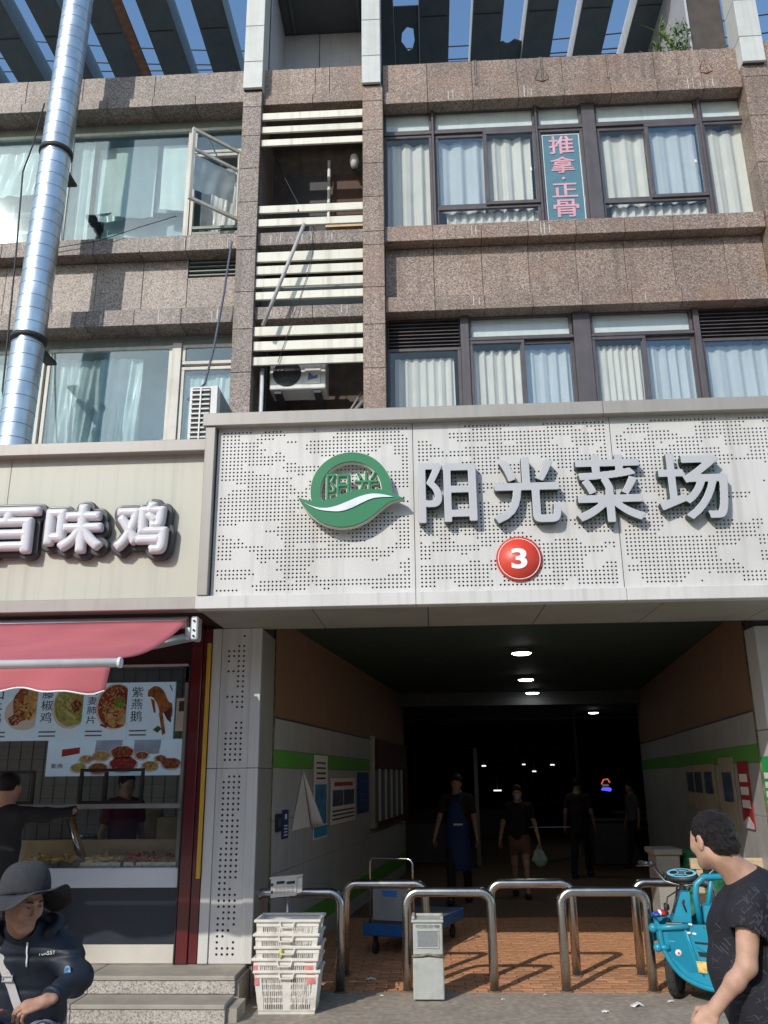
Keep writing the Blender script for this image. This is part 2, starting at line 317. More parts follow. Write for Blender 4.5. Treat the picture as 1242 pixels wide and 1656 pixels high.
ORG = {}
def setp(o, label=None, cat=None, group=None, kind=None):
    for k, v in (('label', label), ('category', cat), ('group', group), ('kind', kind)):
        if v: o[k] = v
    return o
def thing(name, label, cat, loc=(0, 0, 0), group=None, rotz=0.):
    o = bpy.data.objects.new(name, None); C.objects.link(o); o.location = loc; o.rotation_euler = (0, 0, rotz); o.empty_display_size = .2
    ORG[o.name] = (Vector(loc) if rotz == 0 else Vector((0, 0, 0))); return setp(o, label, cat, group)
def obj(name, mb, mats, parent=None, label=None, cat=None, group=None, kind=None, solid=0., local=False, dissolve=True):
    """one mesh object; coordinates are world ones unless the thing is turned (then they are the thing's own)"""
    off = Vector((0, 0, 0)) if parent is None or local else ORG[parent.name]
    me = mb if isinstance(mb, bpy.types.Mesh) else mb.mesh(name, mats, off, solid, dissolve=dissolve)
    o = bpy.data.objects.new(name, me); C.objects.link(o)
    if parent is not None: o.parent = parent
    ORG[o.name] = off; return setp(o, label, cat, group, kind)
def single(name, mb, mats, label, cat, loc=None, group=None, solid=0.):
    """a thing that is one mesh, its origin at its base"""
    if loc is None:
        a = np.array(mb.v); loc = ((a[:, 0].min()+a[:, 0].max())/2, (a[:, 1].min()+a[:, 1].max())/2, a[:, 2].min())
    me = mb.mesh(name, mats, loc, solid); o = bpy.data.objects.new(name, me); C.objects.link(o); o.location = loc
    ORG[o.name] = Vector(loc); return setp(o, label, cat, group)
def copy_tree(o, parent=None, loc=None):
    c = o.copy(); C.objects.link(c); c.parent = parent
    if loc is not None: c.location = loc
    for ch in [x for x in bpy.data.objects if x.parent == o]: copy_tree(ch, c)
    return c
def B(x0, x1, y0, y1, z0, z1, c=0.): return MB().box(x0, x1, y0, y1, z0, z1, c)
_tc = {}
def glyph(txt, bold=0., ext=.5, bev=0., res=6):
    """outline of a text as verts (x right, y up, z depth) scaled to the unit box"""
    key = (txt, bold, ext, bev)
    if key in _tc: return _tc[key]
    cu = bpy.data.curves.new('t', 'FONT'); cu.body = txt; cu.offset = bold; cu.extrude = ext; cu.bevel_depth = bev; cu.bevel_resolution = 2 if bev else 0; cu.resolution_u = res
    o = bpy.data.objects.new('t', cu); C.objects.link(o); dg = bpy.context.evaluated_depsgraph_get(); dg.update()
    me = bpy.data.meshes.new_from_object(o.evaluated_get(dg)); v = np.array([p.co[:] for p in me.vertices]) if len(me.vertices) else np.zeros((1, 3)); f = [tuple(p.vertices) for p in me.polygons]
    nz = [abs(p.normal.z) for p in me.polygons]
    bpy.data.objects.remove(o); bpy.data.curves.remove(cu); bpy.data.meshes.remove(me)
    _tc[key] = (v, f, nz); return _tc[key]
def text_mb(txt, x0, x1, z0, z1, y0, y1, bold=0., bev=0., mb=None, face_mi=0, side_mi=0):
    """text fitted to x0..x1, z0..z1, facing -y with its face at y0 and its back at y1"""
    v, f, nz = glyph(txt, bold, .1, bev); mb = mb or MB(); lo = v.min(0); hi = v.max(0); d = np.maximum(hi-lo, 1e-6)
    p = np.empty_like(v); p[:, 0] = x0+(v[:, 0]-lo[0])/d[0]*(x1-x0); p[:, 2] = z0+(v[:, 1]-lo[1])/d[1]*(z1-z0); p[:, 1] = y1+(v[:, 2]-lo[2])/d[2]*(y0-y1)
    o = len(mb.v); mb.v.extend(map(tuple, p))
    for q, n in zip(f, nz): mb.f.append(tuple(i+o for i in q)); mb.m.append(face_mi if n > .5 else side_mi); mb.sm.append(bev > 0)
    return mb

class Field:
    def __init__(s, lo, hi, h):
        s.h = h; s.lo = np.array(lo, float); n = np.ceil((np.array(hi)-s.lo)/h).astype(int)+1; s.n = n; s.D = np.full(n, 9., np.float32)
    def blk(s, lo, hi, m):
        a = np.clip(np.floor((np.minimum(lo, hi)-m-s.lo)/s.h).astype(int), 0, s.n); b = np.clip(np.ceil((np.maximum(lo, hi)+m-s.lo)/s.h).astype(int)+1, 0, s.n)
        sl = tuple(slice(i, j) for i, j in zip(a, b)); g = np.meshgrid(*[s.lo[k]+s.h*np.arange(a[k], b[k]) for k in range(3)], indexing='ij')
        return sl, np.stack(g, -1)
    def comb(s, sl, d, k, op):
        if d.size == 0: return
        A = s.D[sl]
        if op == 'sub':
            d = -d
            if k <= 0: s.D[sl] = np.maximum(A, d)
            else: t = np.clip(.5+.5*(d-A)/k, 0, 1); s.D[sl] = A*(1-t)+d*t+k*t*(1-t)
            return
        s.D[sl] = np.minimum(A, d) if k <= 0 else (lambda t: A*(1-t)+d*t - k*t*(1-t))(np.clip(.5-.5*(d-A)/k, 0, 1))
    def cone(s, a, b, r0, r1, k=.02, flat=None, op='add'):
        """tapered limb; flat = (direction, factor) squeezes its section along a direction"""
        a, b = np.array(a, float), np.array(b, float); rm = max(r0, r1)
        sl, P = s.blk(np.minimum(a, b), np.maximum(a, b), rm+k+.04); v = P-a; ab = b-a
        if flat is not None:
            nrm = np.array(flat[0], float); nrm /= np.linalg.norm(nrm); q = 1/flat[1]-1
            v = v+nrm*(v@nrm)[..., None]*q; ab = ab+nrm*(ab@nrm)*q
        t = np.clip((v@ab)/max(ab@ab, 1e-9), 0, 1); d = np.linalg.norm(v-ab*t[..., None], axis=-1)-(r0+(r1-r0)*t)
        s.comb(sl, d.astype(np.float32), k, op); return s
    def ell(s, c, r, k=.02, M=None, op='add'):
        c, r = np.array(c, float), np.array(r, float); sl, P = s.blk(c, c, r.max()+k+.04); v = P-c
        if M is not None: v = v@M
        k0 = np.linalg.norm(v/r, axis=-1); k1 = np.linalg.norm(v/(r*r), axis=-1); d = k0*(k0-1)/np.maximum(k1, 1e-6)
        s.comb(sl, d.astype(np.float32), k, op); return s
    def cut(s, p, n):                                   # keep the side n points to
        g = np.meshgrid(*[s.lo[k]+s.h*np.arange(s.n[k]) for k in range(3)], indexing='ij'); n = np.array(n, float); n /= np.linalg.norm(n)
        s.D = np.maximum(s.D, -sum((g[k]-p[k])*n[k] for k in range(3)).astype(np.float32)); return s
    def wrinkle(s, amp, freq, seed=0):
        r = np.random.default_rng(seed); g = np.meshgrid(*[s.lo[k]+s.h*np.arange(s.n[k]) for k in range(3)], indexing='ij'); w = 0
        for i in range(5):
            d = r.normal(size=3); d /= np.linalg.norm(d); f = freq*r.uniform(.6, 1.6); w = w+np.sin(sum(g[k]*d[k] for k in range(3))*f+r.uniform(0, 6)+1.5*np.sin(sum(g[k]*d[(k+1) % 3] for k in range(3))*f*.5))
        s.D = s.D+(amp*.45*w).astype(np.float32); return s
    def mesh(s, name, m, off):
        D = s.D; I = D < 0; n = D.shape
        c = [D[i:n[0]-1+i, j:n[1]-1+j, k:n[2]-1+k] for i in (0, 1) for j in (0, 1) for k in (0, 1)]; ins = sum((q < 0).astype(np.int8) for q in c); act = (ins > 0) & (ins < 8)
        idx = np.full(act.shape, -1, np.int64); idx[act] = np.arange(act.sum()); A = np.argwhere(act); acc = np.zeros((len(A), 3)); cnt = np.zeros(len(A))
        cc = [q[act] for q in c]; off8 = np.array([(i, j, k) for i in (0, 1) for j in (0, 1) for k in (0, 1)], float)
        for a in range(8):
            for b in range(a+1, 8):
                if np.abs(off8[a]-off8[b]).sum() != 1: continue
                da, db = cc[a], cc[b]; x = (da < 0) != (db < 0); t = da[x]/(da[x]-db[x]); acc[x] += off8[a]+(off8[b]-off8[a])*t[:, None]; cnt[x] += 1
        V = (A+acc/cnt[:, None])*s.h+s.lo-np.array(off); F = []
        for ax in range(3):
            o1, o2 = [(1, 2), (2, 0), (0, 1)][ax]; lo_ = [slice(0, n[i]-1) if i == ax else slice(1, n[i]-1) for i in range(3)]; hi_ = list(lo_); hi_[ax] = slice(1, n[ax])
            a, b = I[tuple(lo_)], I[tuple(hi_)]; X = np.argwhere(a != b)
            if len(X) == 0: continue
            fl = a[tuple(X.T)]; base = X.copy()
            for i in range(3):
                if i != ax: base[:, i] += 1
            def vid(d1, d2):
                q = base.copy(); q[:, o1] += d1; q[:, o2] += d2; return idx[tuple(q.T)]
            qd = np.stack([vid(-1, -1), vid(0, -1), vid(0, 0), vid(-1, 0)], 1); qd[~fl] = qd[~fl][:, ::-1]; F.append(qd)
        F = np.concatenate(F); F = F[(F >= 0).all(1)]
        me = bpy.data.meshes.new(name); me.vertices.add(len(V)); me.vertices.foreach_set('co', V.astype(np.float32).ravel()); me.loops.add(len(F)*4); me.loops.foreach_set('vertex_index', F.ravel().astype(np.int32)); me.polygons.add(len(F)); me.polygons.foreach_set('loop_start', np.arange(0, len(F)*4, 4, dtype=np.int32)); me.polygons.foreach_set('use_smooth', np.ones(len(F), bool)); me.update(); me.validate(); me.materials.append(m); return me

def outline(txt):
    cu = bpy.data.curves.new('t', 'FONT'); cu.body = txt; cu.fill_mode = 'NONE'; cu.resolution_u = 5
    o = bpy.data.objects.new('t', cu); C.objects.link(o); dg = bpy.context.evaluated_depsgraph_get(); dg.update()
    me = bpy.data.meshes.new_from_object(o.evaluated_get(dg)); v = np.array([p.co[:2] for p in me.vertices]); e = np.array([tuple(x.vertices) for x in me.edges])
    bpy.data.objects.remove(o); bpy.data.curves.remove(cu); bpy.data.meshes.remove(me); return v, e
def letter(name, txt, x0, x1, z0, z1, y0, y1, bold, mats, parent, rnd=.0, h=.006, grow=0.):
    """a solid letter: the glyph thickened by bold, its rim rounded by rnd; grow widens it beyond the box"""
    v, e = outline(txt); lo, hi = v.min(0), v.max(0); ix0, ix1, iz0, iz1 = x0+bold, x1-bold, z0+bold, z1-bold
    q = np.stack([ix0+(v[:, 0]-lo[0])/(hi[0]-lo[0])*(ix1-ix0), iz0+(v[:, 1]-lo[1])/(hi[1]-lo[1])*(iz1-iz0)], 1); a, b = q[e[:, 0]], q[e[:, 1]]
    m = grow+.03; F = Field((x0-m, y0-.02, z0-m), (x1+m, y1+.02, z1+m), h); X = F.lo[0]+h*np.arange(F.n[0]); Z = F.lo[2]+h*np.arange(F.n[2]); gx, gz = np.meshgrid(X, Z, indexing='ij')
    d2 = np.full(gx.shape, 9.); ins = np.zeros(gx.shape, bool)
    for p, r in zip(a, b):
        ab = r-p; t = np.clip(((gx-p[0])*ab[0]+(gz-p[1])*ab[1])/max(ab@ab, 1e-12), 0, 1); d2 = np.minimum(d2, (gx-p[0]-ab[0]*t)**2+(gz-p[1]-ab[1]*t)**2)
        c = (p[1] > gz) != (r[1] > gz); ins ^= c & (gx < (r[0]-p[0])*(gz-p[1])/(r[1]-p[1]+1e-12)+p[0])
    s2 = np.where(ins, -1, 1)*np.sqrt(d2)-bold-grow; Y = F.lo[1]+h*np.arange(F.n[1]); yd = np.abs(Y-(y0+y1)/2)-(y1-y0)/2
    A = np.broadcast_to(s2[:, None, :], F.n); Bq = np.broadcast_to(yd[None, :, None], F.n)
    if rnd: t = np.clip(.5+.5*(Bq-A)/rnd, 0, 1); F.D = (A*(1-t)+Bq*t+rnd*t*(1-t)).astype(np.float32)
    else: F.D = np.maximum(A, Bq).astype(np.float32)
    off = ORG[parent.name] if parent is not None else Vector(((x0+x1)/2, y1, z0)); mats = mats if isinstance(mats, list) else [mats]; me = F.mesh(name, mats[0], off)
    if len(mats) > 1:
        for m_ in mats[1:]: me.materials.append(m_)
        for p in me.polygons: p.material_index = 0 if p.normal.y < -.75 else 1; p.use_smooth = False
    o = obj(name, me, None, parent)
    if parent is None: o.location = off
    return o

# ------------------------------------------------------------------ ground, paving, steps
ground = obj('ground', MB().box(-400, 400, -400, 8.43, -.3, 0), ASPH, kind='structure')
obj('earth', MB().box(-400, 400, 8.43, 600, -.6, -.055), ASPH, kind='structure')
floor = obj('brick_paving', MB().box(-2.6, 9.0, 8.432, 34, -.05, -.008), JOINT, kind='structure')
# bricks: the front rows laid one by one, the rest joined
def brick_mesh(w, d):
    return MB().box(-w/2, w/2, -d/2, d/2, -.03, 0, .004).mesh('brick', BRICK)
bm_ = brick_mesh(.190, .089); k = 0; rest = MB(); row = 0; y = 8.485
while y < 12.6:
    xo = -1.75 + (.1 if row % 2 else 0) + random.uniform(-.004, .004); xl = 3.35 + (y-8.9)*.11; x0 = -1.72 + max(0, (y-8.9)*.11)
    x = xo
    while x < xl:
        if x > x0:
            z = random.uniform(-.0025, .002)
            if k < 300:
                b = bpy.data.objects.new('brick', bm_); C.objects.link(b); b.parent = floor; b.location = (x, y, z); b.rotation_euler = (random.uniform(-.006, .006), random.uniform(-.006, .006), random.uniform(-.008, .008)); k += 1
            else: rest.box(x-.095, x+.095, y-.0445, y+.0445, -.03, z, .003)
        x += .2
    y += .1; row += 1
obj('brick', rest, BRICK, floor, kind='stuff')
# painted pale edge line at the very front of the pavement
steps = obj('steps', MB().box(-9, -1.62, 7.76, 8.6, -.05, .235).box(-9, -1.56, 7.43, 7.76, -.05, .10), TREAD, kind='structure')
for i, x in enumerate(np.arange(-8.96, -1.7, 1.22)):
    x1 = min(x+1.215, -1.6)
    obj('step_tread', B(x, x1, 7.71, 8.35, .2352, .27, .006), TREAD, steps)
    obj('step_riser', B(x, x1, 7.722, 7.758, .136, .2345, .003), GS, steps)
    x2 = x1+.06 if x1 == -1.6 else x1
    obj('step_tread', B(x, x2, 7.38, 7.721, .1002, .135, .006), TREAD, steps)
    obj('step_riser', B(x, x2, 7.392, 7.428, 0.0, .0995, .003), GS, steps)

# ------------------------------------------------------------------ the row of buildings across the street (only seen as reflections)
for i, (x0, x1, h_, lab) in enumerate(((-34, -9, 12.5, 'pale flat roofed building across the street, left of the low one'), (-8.6, 7, 9.5, 'low building with a pitched roof across the street'), (7.4, 40, 14, 'tall plain building across the street, right of the low one'))):
    t_ = thing('street_building', lab, 'building', ((x0+x1)/2, -24, 0), 'buildings across the street')
    obj('wall', MB().box(x0, x1, -34, -24, 0, h_), mat('far_plaster', (.36, .33, .30), .85, var=.15, scale=.4) if 'far_plaster' not in MATS else MATS['far_plaster'], t_)
    wn = MB()
    for z in np.arange(4.2, h_-1.5, 3.1):
        for x in np.arange(x0+1.2, x1-2, 2.6): wn.box(x, x+1.5, -24.02, -23.97, z, z+1.5)
    obj('window_row', wn, FRAME, t_, kind='stuff'); obj('shop_shutter', MB().box(x0+.5, x1-.5, -24.04, -23.96, .1, 3.0), MATS['dark_maroon'], t_)
    obj('roof', MB().prism([(-35, h_), (-23.4, h_), (-29, h_+2.6)], 'yz', x0-.3, x1+.3) if i == 1 else MB().box(x0-.2, x1+.2, -34.2, -23.8, h_+.005, h_+.5), MATS['rusty_steel'] if i == 1 else MATS['far_plaster'], t_)

# ------------------------------------------------------------------ the granite building
bld = thing('office_building', 'brown granite office building with window bands and a grey louvre bay above the market entrance', 'building', (0, 10.5, 0))
def slabs(name, x0, x1, z0, z1, yf, thick, w, m, parent=bld, xs=None, gap=.006, zs=None):
    """a band of stone slabs with open joints; xs gives the joints"""
    if xs is None:
        n = max(1, round((x1-x0)/w)); xs = [x0+(x1-x0)*i/n for i in range(1, n)]
    xs = [x0] + [x for x in xs if x0+.03 < x < x1-.03] + [x1]; zz = [z0] + [z for z in (zs or []) if z0 < z < z1] + [z1]
    for a, b in zip(xs, xs[1:]):
        for c, d in zip(zz, zz[1:]):
            obj(name, B(a+gap/2, b-gap/2, yf+random.uniform(0, .003), yf+thick, c+gap/2, d-gap/2, .004), m, parent)
core = MB()
core.box(-12, 9, 11.4, 26, 0, 3.395).box(-12, -1.8, 8.9, 11.4, 2.9, 3.3)
# floor slabs and rear wall behind the windows
struct = MB()
for z0, z1 in ((4.55, 4.75), (8.35, 8.75), (11.75, 12.05)): struct.box(-12, 9, 10.95, 26, z0, z1)
struct.box(-12, 9, 13.0, 13.2, 4.75, 8.35).box(-12, 9, 13.0, 13.2, 8.75, 11.75).box(-12, 9, 26, 26.2, 3.4, 14)
obj('inner_wall', struct, ROOM, bld)
JR = [-.485+.0, .206, .89, 1.55, 2.22, 2.90, 3.57, 4.29]
GXL = [-8.1, -7.43, -6.75, -6.07, -5.39, -4.71, -4.02, -3.35]
XR0, XR1, XL0, XL1 = -.485, 4.83, -9.5, -2.59
# right bay bands (beam, parapet, sill, spandrel, lower head)
slabs('granite_slab', XR0, XR1, 11.70, 12.25, 10.55, .3, .9, G1, xs=[.19, .87, 1.55, 2.23, 2.92, 3.60, 4.28])
slabs('granite_beam', XR0, XR1, 11.47, 11.698, 10.5, .45, .9, G1, xs=[.19, .87, 1.55, 2.23, 2.92, 3.60, 4.28])
slabs('granite_sill', XR0, XR1, 9.07, 9.322, 10.5, .5, .68, G1, xs=JR)
slabs('granite_slab', XR0, XR1, 8.18, 9.068, 10.69, .3, .68, G1, xs=JR)
slabs('granite_beam', XR0, XR1, 7.94, 8.178, 10.5, .45, .68, G1, xs=JR)
slabs('granite_sill', XR0, XR1, 5.55, 5.82, 10.5, .5, .68, G1, xs=JR)
# left bay bands
slabs('granite_slab', XL0, XL1, 11.81, 12.28, 10.55, .3, .9, G2, xs=[-8.7, -7.9, -6.95, -6.05, -5.15, -4.02])
slabs('granite_beam', XL0, XL1, 11.64, 11.808, 10.5, .45, .7, G2, xs=GXL)
slabs('granite_sill', XL0, XL1, 9.06, 9.322, 10.5, .5, .68, G2, xs=GXL)
slabs('granite_slab', XL0, -3.36, 8.14, 9.058, 10.73, .3, .68, G3, xs=GXL)
slabs('granite_slab', -3.36, XL1, 8.14, 8.76, 10.73, .3, .68, G3)
slabs('granite_beam', XL0, XL1, 7.88, 8.138, 10.5, .45, .68, G2, xs=GXL)
slabs('granite_sill', XL0, XL1, 5.55, 5.82, 10.5, .5, .68, G2, xs=GXL)
# small vent slot in the left spandrel
v = obj('vent_louvre', MB().box(-3.36, -2.6, 10.8, 10.84, 8.76, 9.058), DARK, bld)
for z in (8.80, 8.87, 8.94, 9.01): obj('vent_slat', MB().box(-3.35, -2.6, 10.745, 10.79, z, z+.018), FRAMEG, v)
# pilasters
PZ = [5.0, 5.7, 6.38, 7.06, 7.72, 8.30, 8.98, 9.20, 9.78, 10.36, 10.94, 11.47]
for x0, x1, g, top in ((-2.59, -2.31, G2, 11.76), (-.785, -.485, G1, 11.76)):
    p = obj('pilaster', B(x0+.012, x1-.012, 10.44, 11.5, 4.8, 11.75), DARK, bld)
    for a, b in zip(PZ, PZ[1:]+[11.75]): obj('granite_slab', B(x0, x1, 10.42, 10.62, a+.003, b-.003, .004), g, p); obj('side_slab', B(x0+.003, x1-.003, 10.623, 11.45, a+.003, b-.003, .004), g, p)
pr = obj('pilaster', B(4.86, 9, 10.46, 11.6, 4.8, 12.2), DARK, bld)
for zz in zip((4.9, 5.9, 6.9, 7.9, 8.55, 9.2, 10.1, 10.9, 11.6), (5.9, 6.9, 7.9, 8.55, 9.2, 10.1, 10.9, 11.6, 12.24)):
    for a, b in ((4.83, 5.5), (5.5, 6.3), (6.3, 7.2)): obj('granite_slab', B(a+.003, b-.003, 10.44, 11.2, zz[0]+.003, zz[1]-.003, .004), G1, pr)
# middle bay: parapet, bands and louvre slats
xa, xb = -2.31, -.785
slabs('granite_slab', xa, xb, 11.74, 12.27, 10.55, .3, .75, G1, xs=[-1.52, -1.30])
slabs('granite_beam', xa, xb, 11.56, 11.738, 10.5, .3, .75, G1)
slabs('granite_beam', xa, xb, 9.09, 9.307, 10.5, .3, .75, G2, xs=[-1.5])
slabs('granite_beam', xa, xb, 7.90, 8.10, 10.5, .3, .75, G2, xs=[-1.5])
for z0, z1 in ((11.252, 11.372), (11.018, 11.128), (10.782, 10.893), (9.612, 9.734), (9.386, 9.504), (8.80, 8.952), (8.598, 8.73), (8.390, 8.521), (8.190, 8.309), (7.626, 7.766), (7.402, 7.538), (7.181, 7.305)):
    obj('louvre_slat', MB().box(xa+.004, xb-.004, 10.462+random.uniform(-.004, .004), 10.50, z0, z1, .004).box(xa+.004, xb-.004, 10.502, 10.56, z1-.012, z1), LOUV, bld)
rec = MB().box(xa, xb, 11.5, 11.55, 4.9, 11.7).box(xa, xb, 10.82, 11.5, 11.55, 11.6).box(xa, xb, 10.82, 11.5, 9.02, 9.07).box(xa, xb, 10.82, 11.5, 7.9, 7.95)
obj('recess_wall', rec, DARKW, bld)
obj('recess_panel', B(-2.05, -1.42, 11.44, 11.495, 9.9, 10.98), mat('dark_panel', (.05, .05, .05), .6), bld)
obj('recess_panel', B(-1.34, -.80, 11.44, 11.495, 9.55, 11.0), mat('brown_panel', (.09, .05, .035), .7, streak=.4), bld)
obj('recess_pipe', MB().tube([(-1.385, 11.3, 9.1), (-1.385, 11.3, 11.15)], .025, 10), WALU, bld)
obj('recess_ledge', B(-1.42, -.80, 11.2, 11.43, 9.86, 9.98), TAN, bld)
# grey clad columns rising from the parapet, with the recess between them
for x0, x1, z0 in ((-2.59, -2.30, 11.765), (-.79, -.51, 11.752), (4.83, 5.16, 11.80)):
    c = obj('roof_column', B(x0+.01, x1-.01, 10.40, 10.75, z0, 15.4), DARK, bld)
    zs = [z0, 12.26, 12.95, 13.65, 14.4, 15.4]
    for a, b in zip(zs, zs[1:]): obj('cladding_panel', B(x0, x1, 10.36, 10.76, a+.004, b-.004, .005), CLAD, c)
rw = obj('roof_recess', MB().box(-2.29, -.80, 11.97, 12.05, 11.9, 14.5).box(-2.33, -2.295, 10.77, 12.7, 11.9, 14.5).box(-.80, -.77, 10.77, 12.7, 11.9, 14.5), DARK, bld)
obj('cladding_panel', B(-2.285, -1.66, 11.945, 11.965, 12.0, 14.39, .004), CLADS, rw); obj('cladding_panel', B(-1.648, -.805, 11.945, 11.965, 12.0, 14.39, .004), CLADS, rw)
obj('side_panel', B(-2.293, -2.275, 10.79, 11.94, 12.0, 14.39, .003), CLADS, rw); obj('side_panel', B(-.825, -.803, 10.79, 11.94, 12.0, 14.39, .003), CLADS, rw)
obj('recess_soffit', MB().box(-2.3, -.79, 10.7, 12.7, 14.4, 14.48), mat('dark_soffit', (.055, .06, .06), .6), rw)
obj('soffit_rib', B(-2.1, -2.06, 10.8, 11.9, 14.36, 14.398), FIN, rw); obj('soffit_rib', B(-.96, -.92, 10.8, 11.9, 14.36, 14.398), FIN, rw)
sd = obj('roof_side_wall', B(4.30, 4.8, 10.75, 14.5, 11.9, 15.5), DARK, bld)
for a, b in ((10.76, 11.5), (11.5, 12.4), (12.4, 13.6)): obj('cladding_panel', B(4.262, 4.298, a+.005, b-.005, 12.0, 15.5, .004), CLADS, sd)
# pergola fins over the roof terrace
for i, x in enumerate([-10.24, -9.31, -8.38, -7.45, -6.52, -5.59, -4.66, -3.73, .13, 1.06, 1.99, 2.92, 3.85]):
    f = obj('pergola_fin', B(x-.02, x+.50, 10.75, 17.5, 14.4, 14.82, .006), FIN, bld)
    for yy in (11.7, 13.0, 14.3, 15.6): obj('panel_joint', B(x+.01, x+.46, yy, yy+.02, 14.392, 14.399), BLACK, f)
    sx = x-.032 if x > 0 else x+.502
    obj('fin_lit_edge', B(sx, sx+.010, 10.76, 17.4, 14.402, 14.82), FIN_SUN if x > 0 else FINL, f)  # thin sheet painting the lit side of the fin
obj('pergola_beam', B(-11, 5.2, 17.5, 17.8, 14.3, 14.9), FIN, bld)
obj('pergola_fin', B(-.80, -.34, 10.77, 17.5, 14.4, 14.82, .006), FIN, bld)
obj('rusty_plank', B(-5.06, -4.90, 10.8, 16, 14.32, 14.39), RUST, bld)
# broken ceiling panels left between the fins, one with a ragged hole
hole = [(.02, 12.05), (-.04, 12.25), (-.02, 12.45), (-.09, 12.52), (-.15, 12.40), (-.21, 12.37), (-.22, 12.15), (-.12, 11.98)]
hx, hy = -.11, 12.25
q = MB(); outer = [(.125, 11.55), (.125, 12.25), (.125, 13.6), (-.1, 13.6), (-.335, 13.6), (-.335, 12.25), (-.335, 11.55), (-.1, 11.55)]
order = [(.125, 11.55), (.125, 12.3), (.125, 13.6), (-.1, 13.6), (-.335, 13.6), (-.335, 12.3), (-.335, 11.55), (-.1, 11.55)]
hs_ = [(.0, 12.02), (.02, 12.28), (-.02, 12.45), (-.10, 12.52), (-.17, 12.38), (-.22, 12.30), (-.20, 12.10), (-.11, 11.98)]
vs = [(a, b, 14.5) for a, b in order] + [(a, b, 14.5) for a, b in hs_]
q.add(vs, [(i, (i+1) % 8, 8+(i+1) % 8, 8+i) for i in range(8)])
obj('broken_panel', q, FIN, bld, solid=.02)
obj('broken_panel', MB().prism([(1.50, 12.45), (1.62, 12.42), (1.7, 12.5), (1.82, 12.38), (1.98, 12.45), (1.98, 14), (1.50, 14)], 'xy', 14.5, 14.52), FIN, bld)
# rust brackets at the foot of the fins on the right parapet
STAIN = mat('rust_stain', (.22, .085, .045), .85, var=.4, scale=9)
for x in (.92, 1.92, 2.9, 3.95, 4.35):
    k_b = obj('fin_bracket', MB().box(x-.022, x-.008, 10.535, 10.549, 11.80, 12.25, .003).box(x+.008, x+.022, 10.535, 10.549, 11.80, 12.25, .003), G2, bld)
    if x in (1.92, 4.35): obj('rust_stain', MB().tube([(x-.11, 10.5492, 11.83), (x, 10.5488, 11.79), (x+.11, 10.5492, 11.84)], [.004, .018, .004], 6, flat=.15).tube([(x-.03, 10.5492, 12.05), (x-.10, 10.5488, 11.86)], [.004, .012], 6, flat=.15).tube([(x+.03, 10.5492, 12.05), (x+.10, 10.5488, 11.87)], [.004, .012], 6, flat=.15), STAIN, k_b)
# pale mineral drips below the ledges
DRIP = mat('mineral_drip', (.50, .48, .45), .8, var=.25, scale=20)
for i in range(26):
    zb, zt, yy, x0, x1 = random.choice(((9.075, 9.315, 10.4985, -.4, 4.7), (7.945, 8.17, 10.4985, -.4, 4.7), (11.475, 11.69, 10.4985, -.4, 4.7), (9.065, 9.31, 10.4985, -4.6, -2.7), (7.885, 8.13, 10.4985, -4.6, -2.7), (9.1, 9.3, 10.4985, -2.2, -.9), (7.91, 8.09, 10.4985, -2.2, -.9)))
    x = random.uniform(x0, x1); mb = MB()
    for k in range(random.choice((1, 2, 2, 3))):
        xx = x+k*random.uniform(.03, .09); w = random.uniform(.003, .007); h0 = zt-random.uniform(0, .08); h1 = zb+random.uniform(0, .06); mb.box(xx-w, xx+w, yy, yy+.004, h1, h0)
    obj('mineral_drip', mb, DRIP, bld)

# ------------------------------------------------------------------ windows
def curtain(x0, x1, z0, z1, y, lam=.13, amp=.028, ph=0., scallop=0.):
    n = int((x1-x0)/.012); mb = MB(); lam *= random.uniform(.75, 1.45); amp *= random.uniform(.8, 1.5); w1, w2 = random.uniform(.1, .9), random.uniform(2, 7)
    def f(u, v):
        x = x0+(x1-x0)*(u+.04*math.sin(u*w2+ph)*math.sin(math.pi*u))+.015*v*math.sin(w2*u*3+ph); a = 2*math.pi*x/lam + ph + 2.2*w1*math.sin(x*2.6+ph); k = .55+.45*v
        zt = z1 - scallop*(.5+.5*math.cos(2*math.pi*x/lam/2))
        return (x, y+amp*k*(math.sin(a)+.3*math.sin(2.3*a)), zt+(z0-zt)*v)
    return mb.grid(f, n, 6)
def ring(mb, x0, x1, z0, z1, y0, y1, w, c=.004):
    mb.box(x0, x1, y0, y1, z1-w, z1, c).box(x0, x1, y0, y1, z0, z0+w, c)
    mb.box(x0, x0+w, y0+.001, y1-.001, z0+w+.0005, z1-w-.0005, c).box(x1-w, x1, y0+.001, y1-.001, z0+w+.0005, z1-w-.0005, c); return mb
def light(x0, x1, z0, z1, y=10.72, w=.045, fm=FRAME, gm=GLA, cur=True, dep=.05, blind=False, lam=.13, sc=0., curdz=.02):
    fr = obj('window', ring(MB(), x0, x1, z0, z1, y, y+dep, w), fm, bld)
    obj('pane', B(x0+w, x1-w, y+.018, y+.026, z0+w, z1-w), gm, fr)
    if blind: obj('blind', B(x0+w, x1-w, y+.06, y+.075, z0+w-.02, z1-w+.01), BLIND, fr)
    elif cur: obj('curtain', curtain(x0+w*.3+(x1-x0)*random.choice((0, 0, .05, .09)), x1-w*.3-(x1-x0)*random.choice((0, 0, .04, .08)), z0-.02, z1-curdz-random.uniform(0, .02), y+.13, lam=lam, ph=x0*5, scallop=sc), CURT, fr)
    return fr
T0, T1, TB = 11.12, 11.50, 11.062
for a, b in ((-.485, .235), (.27, 1.79), (1.82, 2.485), (2.68, 4.20), (4.235, 4.90)): light(a, b, T0, T1, blind=True, w=.035)
light(-.485, .235, 9.38, TB, sc=.05, curdz=.03); light(4.235, 4.93, 9.38, TB, sc=.05, curdz=.02, lam=.2); light(1.82, 2.485, 9.38, TB, y=10.72, curdz=.05)
